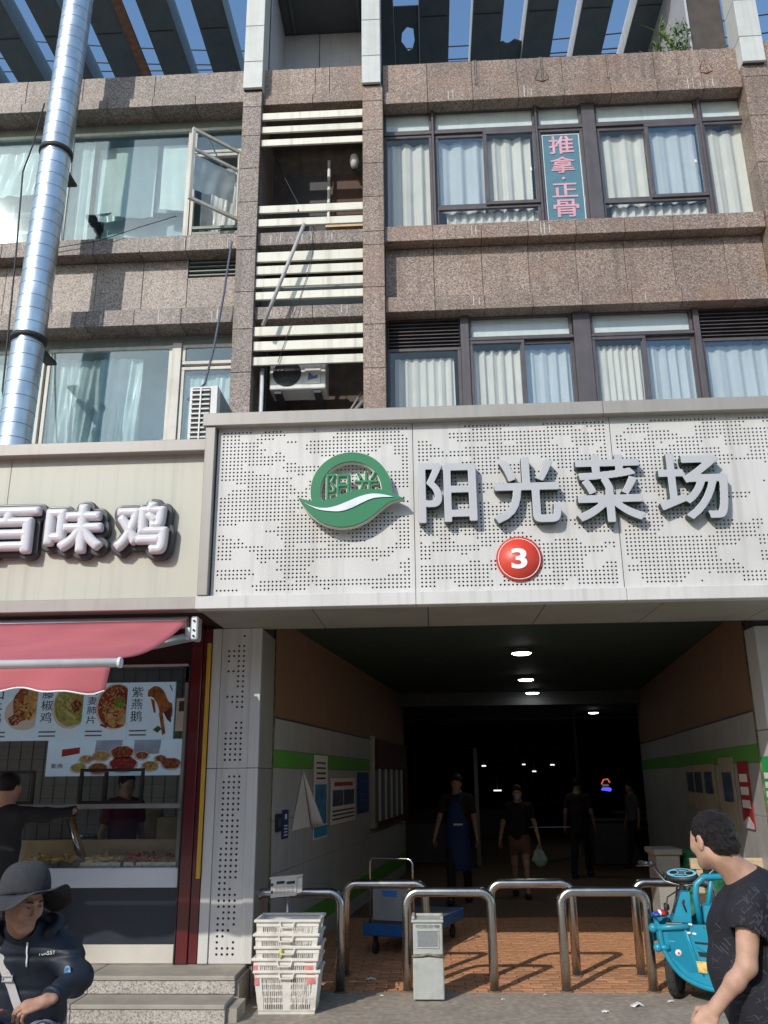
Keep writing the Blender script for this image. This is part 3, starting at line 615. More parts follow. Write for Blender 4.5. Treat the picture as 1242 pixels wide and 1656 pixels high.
for a, m_, b in ((.27, 1.03, 1.79), (2.68, 3.42, 4.20)):
    light(a, m_+.03, 9.765, 11.06, y=10.735, w=.055, sc=.04, lam=.2, gm=GL1 if a < 1 else GLA); light(m_-.03, b, 9.765, 11.06, y=10.69, w=.055, sc=.04, lam=.2, gm=GLA if a < 1 else GL1); light(a, b, 9.38, 9.76, w=.04)
for x0, x1 in ((.236, .269), (1.791, 1.819), (2.486, 2.679), (4.201, 4.234)): obj('window_mullion', B(x0, x1, 10.675, 10.80, 9.33, 11.52, .005), FRAME, bld)
obj('window_transom', B(-.48, 4.93, 10.70, 10.79, TB+.002, T0-.002, .004), FRAME, bld)
obj('window_frame_end', B(4.931, 4.985, 10.66, 10.80, 9.33, 11.5, .005), FRAMEL, bld)
obj('window_catch', B(4.05, 4.075, 10.67, 10.688, 10.32, 10.37), WALU, bld); obj('window_catch', B(1.67, 1.69, 10.67, 10.688, 10.3, 10.36), WALU, bld)
# lower right band
def vent(x0, x1, z0, z1, y=10.71):
    o = obj('vent_louvre', B(x0, x1, y+.06, y+.08, z0, z1), DARK, bld)
    n = int((z1-z0)/.055)
    for i in range(n): z = z0+.02+i*.055; obj('vent_slat', MB().add([(x0, y, z), (x1, y, z), (x1, y+.05, z+.035), (x0, y+.05, z+.035), (x0, y, z+.008), (x1, y, z+.008), (x1, y+.05, z+.043), (x0, y+.05, z+.043)], [(0, 1, 2, 3), (4, 5, 6, 7), (0, 1, 5, 4), (2, 3, 7, 6), (0, 3, 7, 4), (1, 2, 6, 5)]), FRAME, o)
vent(-.45, .53, 7.5, 7.95); vent(3.83, 4.9, 7.5, 7.95)
light(-.48, .545, 5.7, 7.49, curdz=.10, lam=.1); light(3.815, 4.9, 5.7, 7.49, curdz=.06, lam=.17, gm=GL1)
for a, b in ((.665, 2.09), (2.34, 3.73)): light(a, b, 7.6, 7.95, blind=True, w=.035)
for a, m_, b in ((.665, 1.39, 2.10), (2.335, 3.04, 3.735)): light(a, m_+.03, 5.7, 7.56, y=10.70, w=.045, curdz=.08, lam=.12); light(m_-.03, b, 5.7, 7.56, y=10.745, w=.05, curdz=.07, gm=GL1)
for x0, x1 in ((.546, .664), (2.101, 2.334), (3.736, 3.814)): obj('window_mullion', B(x0, x1, 10.675, 10.82, 5.7, 7.96, .006), FRAME, bld)
obj('window_transom', B(.665, 3.735, 10.69, 10.79, 7.562, 7.598, .004), FRAME, bld)
# massage sticker on the pane of the upper right band
stk = thing('window_sticker', 'teal window sticker with pink Chinese massage lettering in the upper right window', 'sign', (2.16, 10.71, 9.50))
obj('sticker_sheet', B(1.885, 2.43, 10.762, 10.766, 9.49, 10.99), STICK, stk)
obj('sticker_border', ring(MB(), 1.880, 2.435, 9.485, 10.995, 10.756, 10.7605, .014, 0), WHITE, stk)
for ch, z0, z1 in (('推', 10.66, 10.98), ('拿', 10.32, 10.61), ('正', 9.90, 10.14), ('骨', 9.56, 9.86)): obj('character', text_mb(ch, 1.975, 2.345, z0-.02, z1-.02, 10.751, 10.758, .012), PINK, stk)
obj('dot', MB().lathe([(.0, 10.752), (.026, 10.752), (.026, 10.758), (0, 10.758)], (2.16, 0, 10.205), 12, axis='y'), PINK, stk)
# left band windows
def plast(x0, x1, z0, z1, y, amp=.05, seed=0, lean=0.):
    fr_ = 1.7 if amp > .055 else 1.
    r = np.random.default_rng(seed); a, b, c = r.uniform(0, 6, 3)
    def f(u, v):
        x = x0+(x1-x0)*u; z = z1+(z0-z1)*v + .06*math.sin(x*3+a)*v
        return (x+lean*v, y+amp*(math.sin(x*27*fr_+a+3*math.sin(v*2+b)*.8)*.6+.35*math.sin(x*71+v*7+c)*(amp > .03)+math.sin(x*13-v*4+c)*.6+math.sin(v*9+x*6)*.25)*(.3+.7*v), z)
    return MB().grid(f, max(10, int((x1-x0)/.011)), 24)
YL = 10.83
def lwin(x0, x1, z0, z1, fm=FRAMEL, w=.05): 
    fr = obj('window', ring(MB(), x0, x1, z0, z1, YL, YL+.06, w), fm, bld); obj('pane', B(x0+w, x1-w, YL+.02, YL+.028, z0+w, z1-w), GL2, fr); return fr
def sub(n, mb, m, p): return obj(n, mb, m, p)
for z0, z1 in ((11.48, 11.66), (7.72, 7.90)): obj('window_head', B(XL0, -2.6, 10.86, 10.94, z0, z1, .004), FRAMEG, bld)
w1 = lwin(-5.39, -3.47, 9.36, 11.49); sub('curtain', curtain(-5.36, -5.05, 9.5, 11.45, 10.98, .16, .03), PLAS, w1)
sub('paper_sheet', plast(-4.72, -4.06, 10.1, 11.36, 11.03, .012, 21), PAPER, w1); sub('paper_sheet', plast(-3.96, -3.50, 10.15, 11.33, 11.0, .012, 22), PAPER, w1); sub('grey_screen', plast(-4.95, -3.5, 9.3, 10.2, 11.28, .01, 23), mat('pale_screen', (.42, .50, .52), .7, var=.1), w1); sub('paper_sheet', plast(-5.02, -4.7, 10.2, 11.4, 11.1, .01, 24), PAPER, w1); sub('plastic_sheet', plast(-4.95, -3.5, 10.12, 11.44, 11.12, .015, 3), PLAS, w1)
sub('black_duct_cap', MB().lathe([(.0, 9.98), (.24, 9.98), (.24, 10.14), (.2, 10.2), (0, 10.22)], (-5.16, 11.3, 0), 18), BLACK, w1); sub('white_cabinet', B(-5.34, -5.0, 11.1, 11.5, 9.3, 9.96), ROOMW, w1)
w2 = lwin(-7.5, -5.43, 9.36, 11.49); sub('plastic_sheet', plast(-7.4, -5.5, 10.55, 11.42, 10.98, .03, 5), PLAS, w2)
for x in (-6.75, -6.4, -6.05): sub('inner_bar', B(x, x+.05, 11.2, 11.24, 9.3, 10.5), ROOMW, w2)
for z in (9.55, 10.0, 10.35): sub('inner_bar', B(-7.2, -5.6, 11.25, 11.29, z, z+.05), ROOMW, w2)
w3 = lwin(-9.5, -7.54, 9.36, 11.49)
lwin(-3.43, -2.60, 11.02, 11.49); ob = obj('window', ring(MB(), -3.43, -2.60, 9.36, 11.0, YL, YL+.06, .05), FRAMEL, bld)
for z in (9.46, 9.56, 9.66): sub('vent_slat', MB().box(-3.38, -2.65, YL+.01, YL+.05, z, z+.05, .003), FRAMEG, ob)
sub('plastic_sheet', plast(-3.36, -2.66, 9.9, 10.98, 11.15, .04, 8), PLAS, ob)
# the casement that stands open
cs = thing('casement_sash', 'aluminium casement window sash swung open from the upper left facade', 'window', (-2.68, 10.82, 9.75), rotz=math.atan2(-.57, -.60)+math.pi)
obj('sash_frame', ring(MB(), -.83, 0, 0, 1.24, -.022, .022, .05), FRAMEL, cs); obj('pane', B(-.78, -.05, -.004, .004, .05, 1.19), GL3, cs)
obj('sash_bar', B(-.78, -.05, -.018, .018, .86, .90), FRAMEL, cs)
obj('torn_film', plast(-.75, -.08, .25, .82, .03, .02, 12), PLAS, cs); obj('stay_arm', MB().tube([(-.55, .02, 1.2), (-.1, .42, 1.2)], .012, 6), ALU, cs)
w4 = lwin(-5.35, -3.54, 5.75, 7.73); sub('plastic_curtain', plast(-5.0, -4.15, 5.8, 7.62, 11.0, .075, 1), PLAS, w4); sub('plastic_curtain', plast(-4.35, -4.0, 5.8, 7.6, 10.96, .06, 31), PLAS, w4); sub('grey_screen', plast(-4.3, -3.55, 5.8, 7.66, 11.4, .01, 32), MATS['pale_screen'], w4); sub('plastic_curtain', plast(-5.32, -5.0, 5.8, 7.65, 10.99, .06, 2), PLAS, w4); sub('dark_bundle', plast(-5.1, -4.8, 5.8, 7.6, 11.1, .04, 6, .3), mat('dark_plastic', (.12, .15, .16), .5), w4)
sub('grey_board', B(-4.2, -3.6, 11.3, 11.34, 5.8, 6.5), mat('grey_board', (.22, .27, .27), .6), w4)
w5 = lwin(-7.5, -5.39, 5.75, 7.73); sub('plastic_curtain', plast(-7.4, -5.6, 5.8, 7.6, 11.0, .05, 4), PLAS, w5); lwin(-9.5, -7.54, 5.75, 7.73)
lwin(-3.40, -2.61, 7.42, 7.73); w6 = lwin(-3.40, -2.61, 5.75, 7.38); sub('plastic_curtain', plast(-3.38, -2.64, 5.8, 7.3, 10.95, .05, 9), PLAS, w6)
obj('window_mullion', B(-3.535, -3.405, 10.80, 10.92, 5.75, 7.75, .005), FRAMEL, bld); obj('window_mullion', B(-5.425, -5.395, 10.8, 10.92, 9.36, 11.5, .005), FRAMEL, bld)
obj('window_mullion', B(-3.465, -3.435, 10.81, 10.92, 9.36, 11.5, .004), FRAMEL, bld)

# ------------------------------------------------------------------ services on the facade
dn = Vector((.20, 0, 9.4)).normalized()
def dp(z, r=0): return (-5.175 + (z-4.8)*.0195, 9.8, z)
duct = thing('exhaust_duct', 'tall galvanised spiral exhaust duct standing against the left facade', 'duct', (-5.175, 9.8, 4.75))
zz = 4.75; segs = MB()
secs = [4.75, 7.32, 10.25, 15.2]
for a, b in zip(secs, secs[1:]):
    path = []; rad = []; z = a
    while z < b-.001:                                  # rolled seams every 19 cm
        for dz, rr in ((0, .205), (.02, .205), (.17, .205)): path.append(dp(z+dz)); rad.append(rr)
        z += .19
    path.append(dp(b)); rad.append(.205)
    ds_ = obj('duct_section', MB().tube(path, rad, 28), DUCT, duct); sm_ = MB()
    for z in np.arange(a+.19, b-.01, .19): sm_.tube([dp(z-.006), dp(z-.003), dp(z+.003), dp(z+.006)], [.2045, .2085, .2085, .2045], 28, caps=False)
    obj('rolled_seam', sm_, SEAM, ds_, kind='stuff')
for z in (7.32, 10.25): obj('clamp_ring', MB().tube([dp(z-.03), dp(z-.028), dp(z+.028), dp(z+.03)], [.2, .228, .228, .2], 28), BAND, duct); obj('wall_bracket', MB().box(-5.2, -5.05, 10.02, 10.5, z-.02, z+.02), BAND, duct)
single('loose_cable', MB().tube([(-5.66, 10.40, 11.7), (-5.69, 10.3, 10.9), (-5.74, 10.2, 10.3), (-5.68, 10.2, 9.0), (-5.58, 10.1, 7.6), (-5.5, 10.0, 6.7), (-5.30, 9.95, 6.1), (-5.2, 9.9, 5.2)], .012, 6), ROPE, 'black cable hanging from the parapet left of the exhaust duct', 'cable', (-5.66, 10.4, 11.7))
single('twisted_rope', MB().tube([(-2.66, 10.42, 9.12), (-2.68, 10.36, 8.7), (-2.71, 10.32, 8.2), (-2.80, 10.3, 7.4), (-2.87, 10.2, 6.8), (-2.9, 9.6, 6.3), (-2.45, 8.9, 5.83)], .016, 6), mat('rope_blue', (.10, .11, .15), .8, var=.4, scale=60), 'thin dark rope slanting down to the left air conditioner', 'rope', (-2.66, 10.42, 9.12))
single('leaning_pipe', MB().tube([(-1.599, 10.25, 9.244), (-2.135, 10.25, 7.657)], .026, 12), mat('grey_pipe', (.42, .40, .38), .5, streak=.2), 'thin grey pipe leaning diagonally across the cream louvre slats', 'pipe', (-2.135, 10.25, 7.657))
single('sagging_wire', MB().tube([(-3.5, 10.46, 9.62), (-4.0, 10.44, 9.45), (-4.6, 10.45, 9.25), (-5.3, 10.45, 9.15)], .006, 5), ROPE, 'thin wire sagging along the upper left window sill', 'wire', (-3.5, 10.46, 9.62))
single('recess_cable', MB().tube([(-2.2, 10.9, 11.0), (-2.0, 10.85, 10.5), (-1.75, 10.6, 9.85), (-1.72, 10.44, 9.6)], .009, 5), ROPE, 'black cable slanting inside the dark opening between louvre slats', 'cable', (-2.2, 10.9, 11.0))
single('hanging_wire', MB().tube([(-1.52, 10.44, 9.3), (-1.5, 10.45, 8.9), (-1.58, 10.44, 8.5), (-1.75, 10.45, 7.9), (-1.95, 10.44, 7.2)], .005, 5), ROPE, 'thin loose wire dangling over the middle louvre slats', 'wire', (-1.52, 10.44, 9.3))
wl = thing('wall_lamp', 'small pale bulkhead lamp in the dark recess between louvres', 'lamp', (-.98, 11.3, 10.9))
obj('lamp_body', MB().lathe([(0, 10.95), (.05, 10.97), (.075, 11.08), (.06, 11.18), (0, 11.2)], (-.98, 11.25, 0), 14), ACW, wl); obj('lamp_bracket', B(-1.0, -.96, 11.3, 11.44, 11.05, 11.12), ACW, wl)
obj('lamp_base', MB().lathe([(.0, 10.92), (.035, 10.92), (.03, 10.96), (0, 10.96)], (-.98, 11.25, 0), 12), ACD, wl)
# AC unit in the louvre bay
ac = thing('air_conditioner', 'dusty outdoor air conditioner unit tucked under the lowest louvre slat', 'air conditioner', (-1.72, 10.9, 6.9))
obj('case', MB().box(-2.11, -1.33, 10.72, 11.1, 6.93, 7.42, .012), ACW, ac); obj('fan_grille', MB().lathe([(0, 10.70), (.19, 10.70), (.2, 10.719), (0, 10.719)], (-1.87, 0, 7.17), 24, axis='y'), ACD, ac)
for r_ in (.06, .11, .16): obj('grille_ring', MB().tube([(-1.87+r_*math.cos(t), 10.694, 7.17+r_*math.sin(t)) for t in np.linspace(0, 2*math.pi, 25)], .004, 5), ACD, ac)
obj('label_panel', MB().box(-1.62, -1.40, 10.705, 10.719, 7.0, 7.36, .004), mat('ac_panel', (.62, .62, .58), .5), ac); obj('sticker', MB().prism([(-1.58, 7.05), (-1.44, 7.08), (-1.44, 7.13), (-1.5, 7.11), (-1.56, 7.17)], 'xz', 10.70, 10.704), mat('sticker_blue', (.08, .12, .28), .5), ac)
obj('bracket', B(-2.05, -1.95, 10.75, 11.4, 6.88, 6.925), ACD, ac); obj('bracket', B(-1.5, -1.4, 10.75, 11.4, 6.88, 6.925), ACD, ac)
single('drain_pipe', MB().tube([(-2.2, 10.62, 4.9), (-2.2, 10.62, 7.2)], .032, 10), WALU, 'short white drain pipe at the left end of the lower louvre bay', 'pipe')
for i, (a, b, r_) in enumerate((((-1.4, 10.75, 6.0), (-.82, 10.8, 6.75), .03), ((-1.15, 10.7, 6.3), (-.85, 10.95, 6.95), .018))): single('slanting_conduit', MB().tube([a, b], r_, 8), mat('conduit', (.25, .25, .25), .6), ['thick grey conduit slanting at the bottom right of the louvre bay', 'thin grey conduit crossing above the thick one in the louvre bay'][i], 'pipe', a)
# AC unit on the shop roof
a2 = thing('air_conditioner', 'white outdoor air conditioner seen from its slatted side above the chicken shop sign', 'air conditioner', (-2.34, 8.7, 4.86))
obj('case', MB().box(-2.50, -2.19, 8.32, 9.1, 5.14, 5.85, .012), ACW, a2); obj('coil', B(-2.465, -2.275, 8.305, 8.319, 5.17, 5.82), ACD, a2)
for i in range(12): obj('grille_slat', B(-2.47, -2.27, 8.285, 8.303, 5.185+i*.054, 5.203+i*.054, .003), ACW, a2)
obj('grille_bar', B(-2.377, -2.362, 8.278, 8.284, 5.17, 5.82), ACW, a2); obj('corner_post', B(-2.262, -2.19, 8.292, 8.319, 5.14, 5.84, .004), ACW, a2); obj('side_panel', B(-2.189, -2.183, 8.42, 9.05, 5.17, 5.82), mat('ac_grey', (.22, .24, .24), .6), a2)
for y in (8.4, 8.95): obj('foot', B(-2.5, -2.19, y, y+.05, 4.85, 5.138), ACD, a2)
# overhead cables beyond the pergola
for i, (z, dz) in enumerate(((21.6, .5), (22.6, .9), (22.9, .4), (23.9, 1.2))):
    single('overhead_cable', MB().tube([(x, 20.5+i*.4, z + dz*((x/14)**2) - .012*x) for x in np.linspace(-16, 16, 24)], .022, 5), ROPE, ['lowest black cable strung across the sky behind the roof fins', 'second lowest black cable behind the roof fins', 'third black cable up behind the roof fins', 'topmost black cable strung behind the roof fins'][i], 'cable', (0, 20.5+i*.4, z), group='cables in the sky')
# weeds on the parapet
def weed(x, n, h, label, seed, leafy=0):
    r = random.Random(seed); mb = MB()
    for _ in range(n):
        an = r.uniform(0, 6.28); L_ = h*r.uniform(.5, 1); b = r.uniform(.15, .8)*L_; p = []
        for t in np.linspace(0, 1, 5): p.append(Vector((x+r.uniform(-.02, .02)+math.cos(an)*b*t*t, 10.7+math.sin(an)*b*.5*t*t, 12.24+L_*t*(1-.25*t))))
        w = Vector((-math.sin(an), math.cos(an), .3)).normalized()*.012*L_/.3
        for i in range(4):
            k0, k1 = 1-i/4.2, 1-(i+1)/4.2; mb.add([p[i]-w*k0, p[i]+w*k0, p[i+1]+w*k1, p[i+1]-w*k1], [(0, 1, 2, 3)])
    if leafy:
        for _ in range(leafy):
            sx, sy = x+r.uniform(-.16, .16), 10.7+r.uniform(-.05, .1); zt = r.uniform(.25, 1)*h; st = [Vector((sx+.10*math.sin(q*3+_)*q, sy+.04*q, 12.24+zt*q)) for q in np.linspace(0, 1, 6)]; mb.tube(st, .006, 4)
            for k in range(16):
                q = r.uniform(.15, 1); c = st[min(5, int(q*5))]+Vector((r.uniform(-.07, .07), r.uniform(-.05, .05), r.uniform(-.04, .04))); d = Vector((r.uniform(-1, 1), r.uniform(-1, 1), r.uniform(-.6, .6))).normalized()*r.uniform(.03, .06); w = d.cross(Vector((r.uniform(-1, 1), r.uniform(-1, 1), r.uniform(-1, 1)))).normalized()*d.length*.35
                mb.add([c-d, c+w, c+d, c-w], [(0, 1, 2, 3)])
    return single('weed', mb, WEED, label, 'plant', (x, 10.7, 12.24), 'weeds on the parapet')
weed(2.55, 6, .4, 'thin grassy weed growing between the fins on the right parapet', 1)
weed(4.0, 5, .95, 'leafy climbing weed at the right end of the parapet', 2, 14)
weed(3.72, 3, .4, 'low leafy weed left of the climbing weed on the parapet', 3, 5)

# ------------------------------------------------------------------ market canopy with perforated sign panels
can = thing('market_canopy', 'projecting market entrance canopy with white perforated panels and grey metal frame', 'canopy', (1.2, 7.15, 3.19))
_pn = rng.random((400, 400))
def pnoise(i, j, sx, sy):
    a, b = i/sx, j/sy; i0, j0 = int(a) % 390, int(b) % 390; u, v = a-int(a), b-int(b); u = u*u*(3-2*u); v = v*v*(3-2*v)
    return (_pn[i0, j0]*(1-u)+_pn[i0+1, j0]*u)*(1-v)+(_pn[i0, j0+1]*(1-u)+_pn[i0+1, j0+1]*u)*v
def perforated(x0, x1, z0, z1, y, seed, pitch=.0345, r=.0092, thr=.5, sx=7, sy=2.6, edge=1):
    """flat sheet with real round holes, in clusters"""
    nx = int((x1-x0)/pitch); nz = int((z1-z0)/pitch); px, pz = (x1-x0)/nx, (z1-z0)/nz; mb = MB()
    oc = [(math.cos(math.pi/8+math.pi/4*k)*r, math.sin(math.pi/8+math.pi/4*k)*r) for k in range(8)]
    for j in range(nz):
        i = 0; za, zb = z0+j*pz, z0+(j+1)*pz
        while i < nx:
            hole = edge <= i < nx-edge and edge <= j < nz-edge and pnoise(i+seed*37+3, j+seed*13+5, sx, sy)*.7+.3*pnoise(i+seed*11, j+90, 3, 1.2) > thr
            xa = x0+i*px
            if not hole:
                k = i
                while k < nx and not (edge <= k < nx-edge and edge <= j < nz-edge and pnoise(k+seed*37+3, j+seed*13+5, sx, sy)*.7+.3*pnoise(k+seed*11, j+90, 3, 1.2) > thr): k += 1
                xb = x0+k*px; mb.add([(xa, y, za), (xb, y, za), (xb, y, zb), (xa, y, zb)], [(0, 1, 2, 3)]); i = k
            else:
                xb = xa+px; cx, cz = (xa+xb)/2, (za+zb)/2
                vs = [(xb, y, zb), (xa, y, zb), (xa, y, za), (xb, y, za)] + [(cx+a, y, cz+b) for a, b in oc] + [(cx+a, y+.012, cz+b) for a, b in oc]
                fs = []
                for s_ in range(4):
                    a, b = 4+2*s_, 4+(2*s_+1) % 8; n_ = 4+(2*s_+2) % 8
                    fs += [(s_, a, b), (s_, b, (s_+1) % 4), ((s_+1) % 4, b, n_)]
                fs += [(4+k, 12+k, 12+(k+1) % 8, 4+(k+1) % 8) for k in range(8)]
                mb.add(vs, fs); i += 1
    return mb
PX = [-1.875, -.10, 1.66, 3.45, 5.2]
obj('panel_backing', B(-1.88, 5.2, 7.235, 7.25, 3.29, 4.90), HOLE, can)
for i, (a, b) in enumerate(zip(PX, PX[1:])): obj('perforated_panel', perforated(a+.003, b-.003, 3.305, 4.875, 7.20, i+1, thr=.425, sx=6, sy=2.3), WHT, can, dissolve=False)
for x in PX[1:-1]: obj('panel_joint', B(x-.003, x+.003, 7.203, 7.23, 3.3, 4.88), HOLE, can)
obj('frame_top', B(-2.0, 1.6, 7.11, 7.6, 4.865, 4.99, .006), TRIM, can); obj('frame_top', B(1.603, 5.3, 7.11, 7.6, 4.865, 4.99, .006), TRIM, can)
obj('frame_side', B(-1.975, -1.885, 7.13, 7.6, 3.305, 4.862, .005), TRIM, can)
for a, b in ((-1.985, -.1), (-.097, 1.66), (1.663, 3.45), (3.453, 5.3)): obj('frame_bottom', B(a, b, 7.14, 7.26, 3.19, 3.302, .005), WHT, can)
obj('roof_sheet', MB().box(-1.98, 5.3, 7.6, 10.48, 4.80, 4.86), TRIM, can)
obj('side_sheet', MB().box(-1.975, -1.96, 7.6, 8.16, 3.2, 4.8), TRIM, can)
xs = [-1.98, -1.0, .0, 1.0, 2.0, 3.0, 4.0, 5.3]
for a, b in zip(xs, xs[1:]): obj('soffit_panel', B(a+.003, b-.003, 7.262, 8.27, 3.195, 3.225, .003), TRIMD, can)
# market emblem
em = thing('market_emblem', 'round green emblem with a leaf, white stripe and two small characters on the perforated panel', 'emblem', (-.62, 7.1, 3.80))
def L2(cx, cy): return (-.648+(cx-555)/1150, 4.56-(cy-140)/1165)
def curve(pts, n=6):
    out = []; P = [pts[0]]+list(pts)+[pts[-1]]
    for i in range(1, len(P)-2):
        for k in range(n):
            t = k/n; p0, p1, p2, p3 = (np.array(P[i+d]) for d in (-1, 0, 1, 2))
            out.append(tuple(.5*((2*p1)+(-p0+p2)*t+(2*p0-5*p1+4*p2-p3)*t*t+(-p0+3*p1-3*p2+p3)*t**3)))
    out.append(tuple(pts[-1])); return out
arc = lambda r, a0, a1, n=40: [(-.648+r*math.cos(t), 4.205+r*math.sin(t)) for t in np.linspace(a0, a1, n)]
def arcring(mb, ri, ro, y0, y1):
    o = arc(ro, -.30, math.pi+.35); i = arc(ri, -.30, math.pi+.35); n = len(o); vs = []
    for y in (y0, y1): vs += [(a, y, b) for a, b in o] + [(a, y, b) for a, b in i]
    fs = []
    for k in range(n-1): fs += [(k, k+1, n+k+1, n+k), (2*n+k, 2*n+k+1, 3*n+k+1, 3*n+k), (k, k+1, 2*n+k+1, 2*n+k), (n+k, n+k+1, 3*n+k+1, 3*n+k)]
    fs += [(0, n, 3*n, 2*n), (n-1, 2*n-1, 4*n-1, 3*n-1)]
    return mb.add(vs, fs)
obj('ring_edge', arcring(MB(), .263, .362, 7.105, 7.165), GEDGE, em); obj('ring', arcring(MB(), .270, .355, 7.09, 7.104), GREEN, em)
up = curve([(30, 632), (150, 665), (280, 668), (400, 635), (520, 585), (650, 558), (780, 558), (900, 575), (1000, 620), (1090, 668)]); lo_ = curve([(1090, 668), (1000, 682), (930, 710), (850, 775), (760, 850), (660, 910), (540, 945), (420, 945), (300, 910), (200, 850), (110, 760), (55, 680), (30, 632)])
leaf = [L2(*p) for p in up[:-1]+lo_[:-1]]; cen = np.mean(leaf, 0); big = [tuple(cen+(np.array(p)-cen)*np.array((1.012, 1.03))) for p in leaf]
obj('leaf_edge', MB().prism(big, 'xz', 7.075, 7.15), GEDGE, em); obj('leaf', MB().prism(leaf, 'xz', 7.06, 7.074), GREEN, em)
sw = [L2(*p) for p in curve([(75, 680), (180, 730), (290, 750), (400, 735), (520, 690), (640, 640), (760, 612), (870, 620), (985, 650)])+curve([(880, 650), (780, 660), (680, 700), (580, 750), (470, 785), (360, 785), (240, 765), (140, 720)])]
obj('white_stripe', MB().prism(sw, 'xz', 7.05, 7.058), SWOOSH, em)
for ch, (a, c), (b, d) in (('阳', L2(305, 655), L2(545, 370)), ('光', L2(585, 600), L2(835, 350))):
    o_ = letter('emblem_character', ch, a, b, c, d, 7.085, 7.105, .004, GREEN, em, 0, .004); letter('character_edge', ch, a, b, c, d, 7.106, 7.14, .004, GEDGE, o_, 0, .004, grow=.007)
# large letters
for ch, x0, x1, z0, z1, lab in (('阳', -.058, .447, 3.89, 4.445, 'first white channel letter, just right of the green emblem'), ('光', .590, 1.168, 3.872, 4.475, 'second white channel letter, shaped like a burst of strokes, above the red badge side'), ('菜', 1.295, 1.875, 3.858, 4.475, 'third white channel letter with a grass top, third from the emblem'), ('场', 2.003, 2.597, 3.868, 4.468, 'last white channel letter at the right end of the canopy sign')):
    setp(letter('channel_letter', ch, x0, x1, z0, z1, 7.098, 7.188, .0125, [LETW, LETG], None, h=.0055), lab, 'sign letter', 'channel letters of the market sign')
bd = thing('number_badge', 'round red badge with a white number 3 under the market letters', 'sign', (.79, 7.19, 3.38))
def disc(mb, r, y0, y1, cx, cz, ri=0, n=48):
    if ri == 0: return mb.lathe([(0, y0), (r, y0), (r, y1), (0, y1)], (cx, 0, cz), n, axis='y')
    return mb.lathe([(ri, y0), (r, y0), (r, y1), (ri, y1), (ri, y0)], (cx, 0, cz), n, axis='y')
obj('disc', disc(MB(), .197, 7.183, 7.196, .79, 3.577), RED3, bd); obj('white_ring', disc(MB(), .180, 7.180, 7.1825, .79, 3.577, .174), WHITE, bd); obj('number', text_mb('3', .722, .856, 3.49, 3.67, 7.177, 7.1825, .03), WHITE, bd)

# ------------------------------------------------------------------ entrance pillars
pil = thing('entrance_pillar', 'white perforated entrance pillar between the chicken shop and the market passage', 'pillar', (-1.84, 8.3, .27))
obj('core', B(-2.06, -1.615, 8.19, 8.89, .0, 3.4), DARK, pil)
for z0, z1, sd in ((.275, 1.895, 3), (1.90, 3.19, 4)):
    obj('front_panel', perforated(-1.985, -1.70, z0, z1, 8.172, sd+20, pitch=.047, r=.0115, thr=.37, sx=3.2, sy=2.4), WHT, pil, dissolve=False)
    obj('edge_strip', B(-2.075, -1.988, 8.155, 8.19, z0, z1, .004), WHT, pil); obj('edge_strip', B(-1.697, -1.60, 8.155, 8.19, z0, z1, .004), WHT, pil)
    obj('side_panel', B(-1.614, -1.60, 8.192, 8.88, z0-(.27 if z0 < 1 else 0), z1, .003), TRIM, pil); obj('side_panel', B(-2.075, -2.062, 8.192, 8.88, z0, z1, .003), TRIM, pil)
obj('seal_gap', MB().tube([(-1.597, 8.885, .0), (-1.594, 8.887, .7), (-1.6, 8.883, 1.5), (-1.595, 8.886, 2.4), (-1.598, 8.885, 3.3)], [.012, .018, .011, .017, .01], 6), mat('seal_dirt', (.13, .12, .05), .9, var=.6, scale=14), pil)
pi2 = thing('entrance_pillar', 'pale entrance pillar at the right edge of the passage with a green poster', 'pillar', (3.5, 8.7, 0))
obj('core', B(3.215, 3.9, 8.62, 8.89, 0, 3.4), DARK, pi2)
for z0, z1 in ((0, 1.10), (1.105, 2.2), (2.205, 3.19)): obj('side_panel', B(3.20, 3.213, 8.60, 8.885, z0+.002, z1, .003), WHT, pi2); obj('front_panel', B(3.2, 3.9, 8.585, 8.598, z0+.002, z1, .003), WHT, pi2)
obj('seal_gap', MB().tube([(3.197, 8.885, 0), (3.195, 8.887, 1.6), (3.197, 8.884, 3.3)], .012, 6), MATS['seal_dirt'], pi2)

for a, b in ((3.91, 5.2), (5.205, 6.6), (6.605, 9.0)): obj('side_wall', B(a, b, 8.70, 8.9, 0, 4.79, .004), CLAD, bld)
obj('side_wall', B(5.31, 9.0, 8.9, 10.48, 4.60, 4.79), CLAD, bld)
